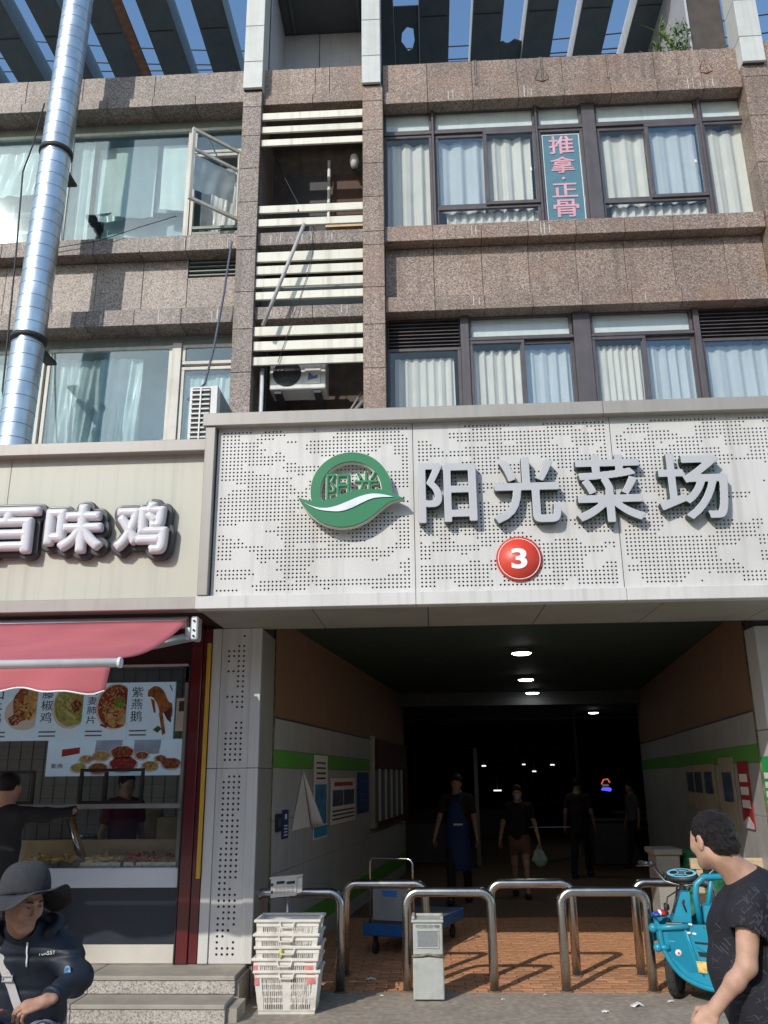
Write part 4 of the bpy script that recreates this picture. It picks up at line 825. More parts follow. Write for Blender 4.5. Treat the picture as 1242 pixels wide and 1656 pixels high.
# ------------------------------------------------------------------ passage walls, ceiling, lamps
ang = math.atan(.11)
def turned(name, label, cat, x0, s0, group=None):
    """a thing on a passage wall; its local x runs along the wall into the passage, local -y points to the left wall's back"""
    return thing(name, label, cat, (x0+.11*(s0-8.9), s0, 0), group, rotz=math.pi/2-ang)
k_ = math.sqrt(1+.11**2)
lw = turned('passage_wall', 'left wall of the market passage, orange above white with a green stripe', 'wall', -1.6, 8.9)
def wallparts(w, sgn, ln, xw):
    y0, y1 = (0, .12) if sgn > 0 else (-.12, 0)
    fy = lambda d: (-d, 0) if sgn > 0 else (0, d)   # proud faces towards the passage
    n = int(ln/1.22)
    for i in range(n+1):
        a, b = i*1.22, min(ln, (i+1)*1.22)-.004
        if b-a < .1: continue
        obj('orange_panel', MB().box(a, b, y0, y1, 2.404, 3.5, .003), ORANGE, w, local=True)
        for z0, z1 in ((.0, .18), (.40, .9), (.904, 1.40), (1.404, 1.905), (2.085, 2.396)): obj('wall_panel', MB().box(a, b, y0, y1, z0, z1, .002), TILEW, w, local=True)
        for z0, z1 in ((.183, .397), (1.908, 2.082)): obj('green_stripe', MB().box(a, b, y0*1.0+(-.004 if sgn > 0 else 0), y1+(.004 if sgn < 0 else 0), z0, z1, .002), STRG, w, local=True)
    obj('rail_strip', MB().box(0, ln, (-.012 if sgn > 0 else 0), (0 if sgn > 0 else .012), 2.394, 2.408), BLACK, w, local=True)
    obj('wall_core', MB().box(0, ln, y0+(.06 if sgn > 0 else -.3), y1+(.3 if sgn > 0 else -.06), 0, 3.5), DARK, w, local=True)
# local frame: x along the wall (world mostly +Y), local y = world -X direction
wallparts(lw, +1, 9.5, -1.6)
rwl = turned('passage_wall', 'right wall of the market passage, orange above white with a green stripe', 'wall', 3.2, 8.9)
wallparts(rwl, -1, 9.5, 3.2)
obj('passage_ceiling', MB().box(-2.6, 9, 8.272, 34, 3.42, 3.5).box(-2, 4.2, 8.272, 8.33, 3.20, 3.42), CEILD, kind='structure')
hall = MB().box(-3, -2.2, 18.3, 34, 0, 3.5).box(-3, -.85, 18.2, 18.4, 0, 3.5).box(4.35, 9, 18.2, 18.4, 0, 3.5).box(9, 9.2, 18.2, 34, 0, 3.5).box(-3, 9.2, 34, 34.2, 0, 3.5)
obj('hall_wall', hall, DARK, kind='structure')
beam = obj('ceiling_beam', MB().box(-1.2, 5.2, 17.6, 18.0, 3.16, 3.415), mat('beam_grey', (.10, .105, .105), .7), kind='structure')
for i, (x, y, lab) in enumerate(((1.22, 11.49, 'nearest and largest round white ceiling lamp in the passage'), (1.62, 14.79, 'second round white ceiling lamp down the passage'), (2.0, 17.25, 'third round ceiling lamp, just before the ceiling beam'), (4.22, 23.1, 'farthest small ceiling lamp to the right in the hall'))):
    t = thing('ceiling_lamp', lab, 'lamp', (x, y, 3.30), 'round ceiling lamps in the passage')
    zt = 3.419 if i != 2 else 3.419
    obj('canopy', MB().lathe([(0, zt-.04), (.09, zt-.04), (.1, zt), (0, zt)], (x, y, 0), 20), mat('lamp_grey', (.2, .2, .2), .5) if i == 0 else MATS['lamp_grey'], t)
    obj('housing', MB().lathe([(.1, 3.36), (.135, 3.355), (.14, 3.41-.04), (0, 3.412-.03)], (x, y, 0), 24), MATS['lamp_grey'], t); obj('diffuser', MB().lathe([(0, 3.335), (.10, 3.338), (.13, 3.354), (0, 3.3545)], (x, y, 0), 24), LAMPM, t)
# lit bits deep inside the hall
def glow(name, col, s): return mat(name, (.5, .5, .5), emit=col, estr=s)
GW, GB, GR = glow('far_white', (1, .98, .9), 1.1), glow('far_blue', (.08, .08, 1), 1.1), glow('far_red', (.9, .15, .08), .5)
obt = thing('stall_sign', 'tiny blue and red lit stall sign deep in the dark market hall', 'sign', (4.9, 26, 1.3)); obj('blue_panel', MB().prism([(4.80, 1.40), (5.06, 1.36), (5.10, 1.43), (5.04, 1.47), (4.84, 1.47)], 'xz', 26, 26.05), GB, obt); obj('red_arc', MB().tube([(4.82, 26, 1.56), (4.88, 26, 1.68), (5.0, 26, 1.70), (5.06, 26, 1.60)], .022, 6), GR, obt); obj('pale_panel', B(4.85, 5.02, 26.01, 26.05, 1.50, 1.56), mat('sign_pale', (.4, .4, .45), emit=(.5, .5, .6), estr=.12), obt)
for i, (x, y, z, w, lab) in enumerate(((1.86, 26, 1.40, .22, 'flat white stall lamp left of the masked woman'), (1.5, 26, 2.08, .12, 'tiny white lamp above the aproned man'), (2.75, 27, 2.12, .09, 'tiny white lamp above the masked woman'), (3.05, 27, 1.92, .11, 'tiny white lamp right of the masked woman'), (3.6, 27, 2.1, .12, 'small white lamp near the hall centre'))):
    t = thing('stall_lamp', lab, 'lamp', (x, y, z), 'small lamps in the market hall'); obj('tube', B(x-w/2, x+w/2, y, y+.05, z, z+.035), GW, t); obj('cable', MB().tube([(x, y+.03, z+.03), (x, y+.03, 3.42)], .008, 5), BLACK, t)
# things on the left passage wall
LWX = lambda s: -1.6+.11*(s-8.9)
def onwall(name, label, cat, s0, s1, z0, z1, m=PAPER, th=.012, off=0., group=None, make=True):
    t = thing(name, label, cat, (LWX(s0)+.002, s0, z0), group, rotz=math.pi/2-ang); ln = (s1-s0)*k_
    if make: obj('sheet', MB().box(0, ln, -th-off, -.004-off, 0, z1-z0, .001), m, t, local=True)
    return t, ln
t, ln = onwall('switch_plate', 'small black switch plate on the left passage wall', 'switch', 9.04, 9.22, 1.29, 1.46, BLACK, .02); obj('rocker', MB().box(.05, .13, -.026, -.02, .04, .13), FRAME, t, local=True)
t, ln = onwall('notice_plate', 'narrow dark blue plate with a white emblem beside the black switch', 'sign', 9.28, 9.50, 1.21, 1.49, mat('plate_blue', (.02, .035, .16), .4), .014)
obj('white_dot', MB().box(.08, .14, -.018, -.015, .19, .24), WHITE, t, local=True)
for i in range(4): obj('text_line', MB().box(.05, .17, -.018, -.015, .03+i*.03, .04+i*.03), WHITE, t, local=True)
t, ln = onwall('peeling_sheet', 'large white paper sheet peeling off the left passage wall', 'poster', 9.65, 10.5, 1.27, 1.88, make=False)
obj('flat_sheet', MB().prism([(0, 0), (.80, 0), (.42, .58)], 'xz', -.012, -.006), PAPER, t, local=True)
obj('curled_flap', MB().grid(lambda u, v: (.42+.42*v+.10*u*v, -.015-.14*math.sin(u*2.2)*v*.9, .60-.60*v+.02*u), 8, 10), PAPER, t, local=True, solid=.003)
t, ln = onwall('tall_notice', 'tall white and blue notice hanging over the green stripe', 'poster', 10.6, 11.3, 1.11, 2.07)
NB = mat('notice_blue', (.05, .22, .42), .5, var=.5, scale=9)
obj('blue_print', MB().box(.06, ln-.06, -.017, -.013, .16, .62), NB, t, local=True); obj('footer', MB().box(.02, ln-.02, -.017, -.013, .02, .14), mat('footer_blue', (.03, .28, .46), .5), t, local=True)
for i in range(4): obj('text_line', MB().box(.12, ln-.12, -.017, -.013, .68+i*.06, .70+i*.06), INK, t, local=True)
t, ln = onwall('photo_notice', 'white notice board with two dark photographs and rows of text', 'poster', 11.5, 13.1, 1.23, 1.80)
for a, b in ((.1, .75), (.80, 1.5)): obj('photo', MB().box(a, b, -.017, -.013, .22, .42), mat('photo_dark', (.06, .10, .15), .4, var=.6, scale=7), t, local=True)
for i in range(3): obj('text_line', MB().box(.1, 1.5, -.017, -.013, .05+i*.05, .07+i*.05), INK, t, local=True)
obj('title', MB().box(.2, 1.4, -.017, -.013, .47, .52), mat('title_red', (.4, .05, .04), .5), t, local=True)
t, ln = onwall('blue_board', 'dark blue board hanging left of the display cabinet', 'poster', 13.3, 14.15, 1.30, 1.88, mat('board_blue', (.02, .06, .20), .4, var=.3), .02)
for i in range(5): obj('text_line', MB().box(.1, ln-.12, -.024, -.021, .08+i*.09, .10+i*.09), NB, t, local=True)
t, ln = onwall('display_cabinet', 'wall cabinet with dark red top, glass front and pale left post', 'cabinet', 14.35, 17.8, 1.0, 2.5, make=False)
obj('post', MB().box(0, .09, -.07, 0, .04, 1.45, .005), FRAMEL, t, local=True); obj('header', MB().box(.17, ln, -.12, 0, .95, 1.4, .005), mat('cabinet_red', (.10, .025, .02), .4), t, local=True)
obj('post', MB().box(ln-.1, ln, -.14, 0, 0, .945, .005), MATS['cabinet_red'], t, local=True); obj('back', MB().box(.17, ln-.11, -.04, 0, .12, .94), mat('cabinet_back', (.20, .20, .21), .5), t, local=True)
for i in range(5): obj('glazing_bar', MB().box(.3+i*.62, .36+i*.62, -.12, -.09, .14, .94), WALU, t, local=True)
obj('rail', MB().box(.17, ln-.11, -.12, -.09, .06, .12), MATS['cabinet_red'], t, local=True)
# right passage wall
RWX = lambda s: 3.2+.11*(s-8.9)
def onright(name, label, cat, s0, s1, z0, z1, m, th=.012):
    t = thing(name, label, cat, (RWX(s0)-.002, s0, z0), None, rotz=math.pi/2-ang); ln = (s1-s0)*k_
    obj('sheet', MB().box(0, ln, .004, th, 0, z1-z0, .001), m, t, local=True); return t, ln
t, ln = onright('red_poster', 'dark red poster with white Chinese print on the right passage wall', 'poster', 9.42, 9.88, 1.26, 1.93, mat('poster_red', (.36, .03, .03), .5, var=.15))
for i in range(3): obj('text_block', MB().box(.06, .40, .013, .016, .20+i*.13, .28+i*.13), WHITE, t, local=True)
obj('pale_foot', MB().prism([(.02, 0), (.44, 0), (.44, .06), (.2, .12), (.02, .05)], 'xz', .013, .016), mat('poster_pale', (.6, .55, .6), .5), t, local=True)
t, ln = onright('wall_calendar', 'long yellowish notice strip left of the red poster', 'poster', 10.1, 10.85, 1.2, 1.98, mat('poster_aged', (.42, .36, .26), .6, var=.15))
obj('print', MB().box(.1, .6, .013, .016, .3, .62), MATS['photo_dark'], t, local=True)
t, ln = onright('photo_board', 'dim photo board deep on the right passage wall', 'poster', 11.1, 13.2, 1.35, 1.92, MATS['poster_aged'])
for a in (.2, .9, 1.5): obj('photo', MB().box(a, a+.5, .013, .016, .22, .48), MATS['photo_dark'], t, local=True)
gp = thing('green_poster', 'bright green poster with white Chinese text on the right pillar', 'poster', (3.198, 8.86, 1.27))
obj('sheet', B(3.192, 3.198, 8.62, 8.86, 1.24, 1.96), mat('poster_green', (.03, .36, .10), .5, var=.1), gp)
for i in range(4): obj('text_block', B(3.188, 3.191, 8.66, 8.82, 1.50+i*.085, 1.555+i*.085), WHITE, gp)
obj('seal', B(3.188, 3.191, 8.7, 8.8, 1.34, 1.40), INK, gp)

# ------------------------------------------------------------------ chicken shop
sg = thing('shop_sign', 'cream shop sign board with puffy white Chinese lettering', 'sign', (-4.5, 7.27, 3.21))
for a, b in ((-7.6, -5.0), (-4.997, -3.862), (-3.859, -1.99)): obj('sign_panel', B(a, b, 7.36, 7.40, 3.32, 4.69, .003), CREAM, sg)
obj('frame_top', B(-7.7, -1.985, 7.25, 7.7, 4.685, 4.80, .006), TRIM, sg); obj('frame_bottom', B(-7.7, -1.988, 7.27, 7.45, 3.215, 3.325, .006), TRIM, sg)
obj('roof_sheet', MB().box(-7.7, -1.99, 7.7, 10.48, 4.66, 4.72), TRIM, sg); obj('soffit', MB().box(-7.7, -2.0, 7.45, 8.16, 3.22, 3.25), MAROOND, sg)
obj('frame_side', B(-2.02, -1.99, 7.35, 7.42, 3.33, 4.68), CREAM, sg)
for ch, x0, x1, z0, z1, lab in (('百', -4.02, -3.47, 3.74, 4.18, 'puffy white letter cut by the left picture edge on the cream sign'), ('味', -3.42, -2.88, 3.73, 4.19, 'middle puffy white letter on the cream sign'), ('鸡', -2.78, -2.29, 3.71, 4.20, 'right puffy white letter on the cream sign, nearest the market canopy')):
    t = thing('sign_letter', lab, 'sign letter', ((x0+x1)/2, 7.36, z0), 'puffy letters of the chicken shop')
    letter('letter_face', ch, x0, x1, z0, z1, 7.20, 7.30, .028, PUFF, t, .05, .006)
    letter('letter_plate', ch, x0, x1, z0, z1, 7.285, 7.357, .028, PLATE, t, .01, .007, grow=.042)
# awning
aw = thing('awning', 'red fabric awning on a white front bar over the chicken shop', 'awning', (-4.8, 7.3, 2.4))
AX0, AX1 = -7.4, -2.10
def awf(u, v):
    x = AX0+(AX1-AX0)*u; y = 7.36+(5.72-7.36)*v; z = 3.13+(2.585-3.13)*v - .05*math.sin(math.pi*v) + .006*math.sin(x*9+v*5)*math.sin(math.pi*v) - .03*math.exp(-((1-u)*40)**2)*math.sin(math.pi*v)
    return (x, y, z)
obj('canvas', MB().grid(awf, 90, 16), AWN, aw, solid=.004)
obj('front_bar', MB().tube([(AX0, 5.69, 2.555), (AX1+.02, 5.69, 2.555)], .029, 14, mi=0), WALU, aw)
obj('end_cap', MB().tube([(AX1+.021, 5.69, 2.555), (AX1+.04, 5.69, 2.555)], .036, 14), WALU, aw)
def valf(u, v):
    x = AX0+(AX1-.03-AX0)*u; return (x-.02*v*(u > .99), 5.685-.03*v+.018*math.sin(x*11)*v, 2.525-(.155+.018*math.sin(x*7.5)+.01*math.sin(x*19))*v)
obj('valance', MB().grid(valf, 120, 6), AWN, aw, solid=.003)
obj('valance_hem', MB().tube([tuple(np.array(valf(u, 1.0))-np.array((0, .004, 0))) for u in np.linspace(0, 1, 121)], .006, 5), WHITE, aw)
obj('roller', MB().tube([(AX0, 7.42, 3.13), (-2.12, 7.42, 3.13)], .05, 12), ALU, aw)
obj('folding_arm', MB().tube([(-2.06, 7.36, 2.99), (-2.75, 6.55, 2.68), ], .028, 8, flat=1.4), ALU, aw); obj('folding_arm', MB().tube([(-2.75, 6.55, 2.68), (-2.35, 5.78, 2.535)], .024, 8, flat=1.4), ALU, aw)
br = obj('wall_bracket', MB().box(-2.05, -1.985, 7.26, 7.40, 2.945, 3.15, .012).box(-2.10, -2.055, 7.28, 7.40, 2.95, 3.06, .006), ALU, aw)
for z in (3.11, 3.03, 2.98): obj('bolt', MB().lathe([(0, 7.245), (.009, 7.247), (.009, 7.26), (0, 7.26)], (-2.018, 0, z), 8, axis='y'), ACD, br)
# shop interior and front
shop = thing('chicken_shop', 'roast chicken shop front with maroon side panel, white counter and navy base', 'shop', (-4.2, 8.2, .27))
obj('room_shell', MB().box(-7.5, -2.3, 10.6, 10.7, .2, 3.3).box(-7.5, -2.3, 8.2, 10.7, 3.2, 3.28).box(-7.6, -7.5, 8.2, 10.7, .2, 3.3).box(-2.36, -2.3, 8.3, 10.6, .2, 3.3).box(-7.5, -2.3, 8.2, 10.6, .2, .26), TILEG, shop)
tj = MB()
for x in np.arange(-7.4, -2.4, .15): tj.box(x, x+.006, 10.592, 10.598, .3, 3.2)
for z in np.arange(.4, 3.2, .15): tj.box(-7.5, -2.36, 10.592, 10.598, z, z+.006)
obj('tile_joint', tj, mat('tile_grout', (.2, .2, .195), .8), shop, kind='stuff')
obj('side_panel', B(-2.27, -2.165, 8.14, 8.55, .275, 3.20, .004), MAROON, shop); obj('side_panel', B(-2.163, -2.082, 8.16, 8.55, .275, 3.19, .004), MAROON, shop)
obj('yellow_strip', B(-2.118, -2.083, 8.13, 8.158, .96, 3.05, .003), YEL, shop)
obj('fascia', B(-7.5, -2.27, 8.2, 8.4, 2.86, 3.2, .004), MAROOND, shop); obj('fascia_rail', B(-7.5, -2.30, 8.16, 8.198, 2.84, 2.86), ALU, shop)
obj('hanger_post', B(-2.36, -2.31, 8.3, 8.34, 2.70, 3.0), ALU, shop)
obj('counter_front', B(-7.4, -2.285, 8.16, 8.22, .885, 1.05, .006), COUNT, shop); obj('counter_base', B(-7.4, -2.285, 8.18, 8.24, .427, .883, .003), NAVY, shop); obj('counter_plinth', B(-7.4, -2.285, 8.17, 8.24, .275, .425, .003), PLINTH, shop)
obj('counter_top', B(-7.4, -2.29, 8.222, 8.9, 1.0, 1.035), COUNT, shop); obj('corner_trim', B(-2.284, -2.271, 8.13, 8.2, .275, 2.84, .002), BLACK, shop)
obj('tray_back', B(-7.4, -2.3, 8.62, 8.66, 1.036, 1.26), TAN, shop); obj('glass_front', B(-7.4, -2.3, 8.19, 8.196, 1.052, 1.56), GL3, shop); obj('glass_shelf', B(-7.4, -2.3, 8.19, 8.75, 1.565, 1.585), ALU, shop)
obj('shelf_edge', B(-7.4, -2.3, 8.17, 8.188, 1.555, 1.595), mat('shelf_grey', (.22, .22, .22), .5), shop)
obj('work_table', B(-7.2, -2.5, 9.5, 10.2, .3, 1.15), STEEL, shop)
# trays of food behind the glass
def heap(x0, x1, y0, y1, z0, n, r, seed):
    rr = random.Random(seed); mb = MB()
    for _ in range(n):
        p = Vector((rr.uniform(x0, x1), rr.uniform(y0, y1), z0+rr.uniform(0, .05))); d = Vector((rr.uniform(-1, 1), rr.uniform(-.5, .5), rr.uniform(-.3, .5))).normalized()*rr.uniform(.03, .09)
        mb.tube([p-d, p, p+d], [r*.5, r*rr.uniform(.8, 1.3), r*.4], 6)
    return mb
for x0, x1, m, lab, sd in ((-3.75, -3.25, FOODY, 'tray of golden fried pieces left behind the shop glass', 1), (-3.22, -2.85, FOODY, 'tray of pale golden pieces in the middle behind the shop glass', 2), (-2.82, -2.34, FOODB, 'tray of dark red roast pieces right behind the shop glass', 3)):
    t = thing('food_tray', lab, 'food tray', ((x0+x1)/2, 8.4, 1.036), 'food trays behind the shop glass')
    obj('tray', MB().box(x0, x1, 8.25, 8.6, 1.037, 1.05).box(x0, x1, 8.25, 8.262, 1.05, 1.09).box(x0, x0+.012, 8.263, 8.6, 1.05, 1.09), STEEL, t); obj('food', heap(x0+.05, x1-.05, 8.28, 8.52, 1.07, 60, .02, sd), m, t, kind='stuff')
    if sd == 3: obj('red_pieces', heap(x0+.05, x0+.28, 8.28, 8.42, 1.09, 30, .018, 9), FOODR, t, kind='stuff')
tg = thing('serving_tongs', 'steel serving tongs leaning upright in the food tray', 'tongs', (-3.35, 8.45, 1.12)); obj('arm', MB().tube([(-3.30, 8.45, 1.10), (-3.47, 8.5, 1.46)], .014, 6, flat=2), CHROME, tg); obj('arm', MB().tube([(-3.26, 8.45, 1.10), (-3.45, 8.5, 1.47)], .014, 6, flat=2), mat('tongs_amber', (.4, .2, .06), .4), tg)
swn = thing('service_window', 'black framed two pane service window standing above the shop counter', 'window', (-3.04, 8.42, 1.59))
obj('frame', ring(MB(), -3.36, -2.74, 1.59, 1.91, 8.40, 8.44, .028), BLACK, swn); obj('mullion', B(-3.12, -3.095, 8.395, 8.445, 1.62, 1.88), BLACK, swn); obj('pane', B(-3.33, -3.12, 8.418, 8.422, 1.62, 1.88), GL3, swn); obj('pane', B(-3.095, -2.77, 8.418, 8.422, 1.62, 1.88), GL3, swn)
sc2 = thing('service_window', 'black framed service window behind the customer at the left edge', 'window', (-4.0, 8.42, 1.59)); obj('frame', ring(MB(), -4.4, -3.80, 1.59, 1.90, 8.40, 8.44, .028), BLACK, sc2); obj('pane', B(-4.37, -3.83, 8.418, 8.422, 1.62, 1.87), GL3, sc2)
# menu light boxes
def plate(mb, cx, cz, r, y, rz=None, n=28): return mb.prism([(cx+r*math.cos(t), cz+(rz or r)*math.sin(t)) for t in np.linspace(0, 2*math.pi, n, endpoint=False)], 'xz', y, y+.002)
def menu(x0, x1, lab, chars, kind, z0=2.185, z1=2.74, y=8.6):
    t = thing('menu_board', lab, 'menu board', ((x0+x1)/2, y, z0), 'menu boards above the shop counter'); obj('light_box', B(x0, x1, y, y+.03, z0, z1, .003), POST, t)
    n = len(chars)
    for i, c in enumerate(chars): obj('character', text_mb(c, x0+.03, x0+.03+.115*min(1, 3.3/n), z1-.03-(i+1)*min(.118, .37/n), z1-.03-i*min(.118, .37/n)-.014, y-.004, y-.001, .0), INK, t)
    for k in range(2): obj('price_line', B(x0+.03, x0+.2, y-.003, y-.001, z0+.035+k*.04, z0+.05+k*.04), mat('price_grey', (.2, .22, .25), .6) if 'price_grey' not in MATS else MATS['price_grey'], t)
    cx, cz = x1-.13, z0+.30
    f = lambda nm, m, mb: obj(nm, mb, m, t)
    def clip(pts, xr): return [(min(a, xr), b) for a, b in pts]
    circ = lambda cx, cz, rx, rz, n=36, w=0.: [(cx+rx*math.cos(a)*(1+w*math.sin(5*a)), cz+rz*math.sin(a)*(1+w*math.cos(7*a))) for a in np.linspace(0, 2*math.pi, n, endpoint=False)]
    pr = lambda pts, d: MB().prism(clip(pts, x1-.004), 'xz', y-d, y-d+.0015)
    if kind == 'chicken':
        f('plate', WHITE, pr(circ(cx, cz-.03, .20, .17), .003)); f('bird', FOODB, pr(circ(cx-.03, cz+.05, .09, .17, w=.06), .006)); f('bird', FOODY, pr(circ(cx+.07, cz+.06, .08, .16, w=.05), .0085)); f('rice', FOODR, pr(circ(cx-.09, cz-.10, .06, .05, w=.1), .009))
    if kind == 'greens':
        f('plate', WHITE, pr(circ(cx, cz+.02, .19, .21), .003)); f('greens', FOODG, pr(circ(cx+.01, cz+.03, .175, .195, w=.02), .006))
        for a in (-.05, .02, .09): f('slice', mat('slice_pale', (.62, .66, .32), .5) if 'slice_pale' not in MATS else MATS['slice_pale'], pr([(cx-.14, cz+a+.08), (cx+.05, cz+a-.05), (cx+.07, cz+a-.03), (cx-.12, cz+a+.11)], .009))
        f('chilli', FOODR, pr(circ(cx+.06, cz+.03, .05, .06, w=.2), .011))
    if kind == 'noodle':
        f('bowl', WHITE, pr(circ(cx+.01, cz+.02, .20, .225), .003)); f('noodles', FOODR, pr(circ(cx+.02, cz+.02, .185, .21), .006)); f('peanuts', FOODY, pr(circ(cx+.03, cz-.05, .13, .12, w=.15), .009)); f('scallion', mat('scallion', (.18, .5, .06), .5, var=.5, scale=60), pr(circ(cx+.05, cz+.06, .055, .06, w=.15), .011)); f('chilli', FOODR, pr([(x0+.17, z0+.14), (x0+.24, z0+.11), (x0+.25, z0+.13), (x0+.19, z0+.155)], .006))
    def bits(nm, cols, rx, rz, n_, sz, d, ox=0., oz=0.):
        rr = random.Random(len(nm)+n_)
        for m_ in cols:
            mb = MB()
            for _ in range(n_//len(cols)):
                a, q = rr.uniform(0, 6.28), rr.uniform(0, 1)**.5; bx, bz = cx+ox+rx*q*math.cos(a), cz+oz+rz*q*math.sin(a); th = rr.uniform(0, 3.14); L_, w_ = sz*rr.uniform(.6, 1.4), sz*rr.uniform(.2, .45); ux, uz = math.cos(th), math.sin(th)
                pts_ = [(bx-ux*L_-uz*w_, bz-uz*L_+ux*w_), (bx+ux*L_-uz*w_, bz+uz*L_+ux*w_), (bx+ux*L_+uz*w_, bz+uz*L_-ux*w_), (bx-ux*L_+uz*w_, bz-uz*L_-ux*w_)]
                if max(p[0] for p in pts_) < x1-.004: dd = d+rr.uniform(0, .003); mb.add([(p[0], y-dd, p[1]) for p in pts_], [(0, 1, 2, 3)])
            obj(nm, mb, m_, t, kind='stuff')
    D1, D2, D3 = [MATS[q] if q in MATS else mat(q, c_, .4, var=.3, scale=40) for q, c_ in (('sauce_dark', (.16, .05, .02)), ('slice_tan', (.60, .36, .18)), ('scallion_bit', (.16, .42, .05)))]
    if kind == 'noodle': bits('garnish', (D1, D2, FOODR, FOODY), .165, .19, 150, .016, .0125, .02, .02); bits('scallion_bits', (D3,), .05, .055, 40, .008, .017, .05, .06)
    if kind == 'greens': bits('garnish', (D2, FOODG, D3), .15, .17, 60, .022, .0095, .0, .03); bits('chilli_bits', (FOODR, D1), .045, .05, 34, .010, .014, .06, .03)
    if kind == 'chicken': bits('garnish', (D1, FOODY, D2), .10, .15, 54, .020, .0105, .0, .04); bits('rice', (WHITE, FOODR), .06, .04, 40, .008, .0115, -.09, -.10)
    if kind == 'duck':
        f('duck', FOODB, pr(curve([(x1-.27, z1-.08), (x1-.20, z1-.04), (x1-.12, z1-.08), (x1-.06, z1-.19), (x1-.02, z1-.22), (x1-.015, z1-.34), (x1-.06, z1-.33), (x1-.1, z1-.3), (x1-.13, z1-.32), (x1-.17, z1-.22), (x1-.22, z1-.15), (x1-.27, z1-.14), (x1-.27, z1-.08)], 4), .006))
        f('leg', FOODB, pr([(x1-.15, z1-.3), (x1-.11, z1-.3), (x1-.07, z1-.50), (x1-.10, z1-.52)], .0085)); f('leg', FOODB, pr([(x1-.24, z1-.16), (x1-.2, z1-.18), (x1-.18, z1-.30), (x1-.2, z1-.3)], .0085)); f('head', mat('duck_dark', (.12, .03, .04), .4), pr([(x1-.1, z1-.3), (x1-.03, z1-.26), (x1-.02, z1-.40), (x1-.06, z1-.37)], .0105))
        f('leaf', LEAF, pr([(x1-.2, z0+.09), (x1-.15, z0+.06), (x1-.11, z0+.1), (x1-.15, z0+.13)], .006)); f('twig', INK, pr([(x1-.06, z1-.03), (x1-.05, z1-.03), (x1-.02, z1-.09), (x1-.03, z1-.09)], .006))
menu(-4.44, -3.935, 'menu light box with roast chicken on a plate, cut by the left picture edge', '口水鸡', 'chicken'); menu(-3.925, -3.465, 'menu light box with pale green sliced dish', '藤椒鸡', 'greens'); menu(-3.455, -3.02, 'menu light box with a round bowl of red spicy slices', '夫妻肺片', 'noodle'); menu(-3.01, -2.545, 'menu light box with a hanging roast duck', '紫燕鹅', 'duck')
ntc = thing('price_card', 'small white price card right of the roast duck menu', 'sign', (-2.46, 8.62, 2.3)); obj('card', B(-2.53, -2.40, 8.62, 8.63, 2.26, 2.58), PAPER, ntc); obj('text_line', B(-2.50, -2.45, 8.616, 8.619, 2.45, 2.55), INK, ntc)
lp = thing('banner_poster', 'long white banner poster with plates of dishes below the menu boards', 'poster', (-3.1, 8.7, 1.85)); obj('banner_sheet', B(-3.83, -2.46, 8.70, 8.72, 1.845, 2.19), POST, lp)
bpz = lambda nm, m, pts, d: obj(nm, MB().prism(pts, 'xz', 8.70-d, 8.70-d+.0015), m, lp)
ci = lambda cx, cz, rx, rz, w=0.: [(cx+rx*math.cos(a)*(1+w*math.sin(5*a)), cz+rz*math.sin(a)*(1+w*math.cos(6*a))) for a in np.linspace(0, 2*math.pi, 24, endpoint=False)]
bpz('red_logo', mat('poster_red2', (.40, .03, .04), .5), [(-3.68, 2.03), (-3.50, 2.06), (-3.50, 2.12), (-3.68, 2.10)], .003); obj('caption', text_mb('紫燕', -3.78, -3.66, 1.92, 1.965, 8.696, 8.699), INK, lp)
for cx, cz, rx, m in ((-3.43, 2.0, .06, FOODY), (-3.28, 2.03, .08, FOODY), (-3.5, 1.92, .07, FOODG), (-3.07, 2.06, .11, FOODR), (-3.05, 1.95, .13, MATS['poster_red2']), (-2.87, 2.03, .06, FOODR), (-2.78, 1.93, .075, FOODY), (-2.57, 1.95, .09, FOODR), (-2.68, 2.0, .05, FOODR), (-3.3, 1.91, .09, FOODB)):
    bpz('plate', WHITE, ci(cx, cz, rx+.018, rx*.55+.012), .003); bpz('dish', m, ci(cx, cz+.006, rx, rx*.55, .06), .006)
rb_ = random.Random(4); gb = {m_: MB() for m_ in ('sauce_dark', 'slice_tan', 'golden_food', 'scallion_bit')}
for cx, cz, rx in ((-3.43, 2.0, .06), (-3.28, 2.03, .08), (-3.07, 2.06, .11), (-3.05, 1.95, .12), (-2.87, 2.03, .06), (-2.78, 1.93, .07), (-2.57, 1.95, .09), (-2.68, 2.0, .05), (-3.3, 1.91, .08)):
    for k_n in range(26):
        a, q = rb_.uniform(0, 6.28), rb_.uniform(0, 1)**.5; bx, bz = cx+rx*.9*q*math.cos(a), cz+.006+rx*.5*q*math.sin(a); L_ = rb_.uniform(.005, .013); th = rb_.uniform(0, 3.14); ux, uz = L_*math.cos(th), L_*math.sin(th); d = 8.70-.0085-rb_.uniform(0, .002)
        gb[rb_.choice(list(gb))].add([(bx-ux, d, bz-uz), (bx+uz*.4, d, bz-ux*.4), (bx+ux, d, bz+uz), (bx-uz*.4, d, bz+ux*.4)], [(0, 1, 2, 3)])
for m_, mb in gb.items(): obj('dish_garnish', mb, MATS[m_], lp, kind='stuff')
for cx in (-3.22, -2.83): bpz('chef_coat', mat('coat_blue', (.42, .52, .70), .6, var=.2, scale=8) if 'coat_blue' not in MATS else MATS['coat_blue'], [(cx-.13, 2.05), (cx+.13, 2.05), (cx+.15, 2.185), (cx-.12, 2.185)], .002)
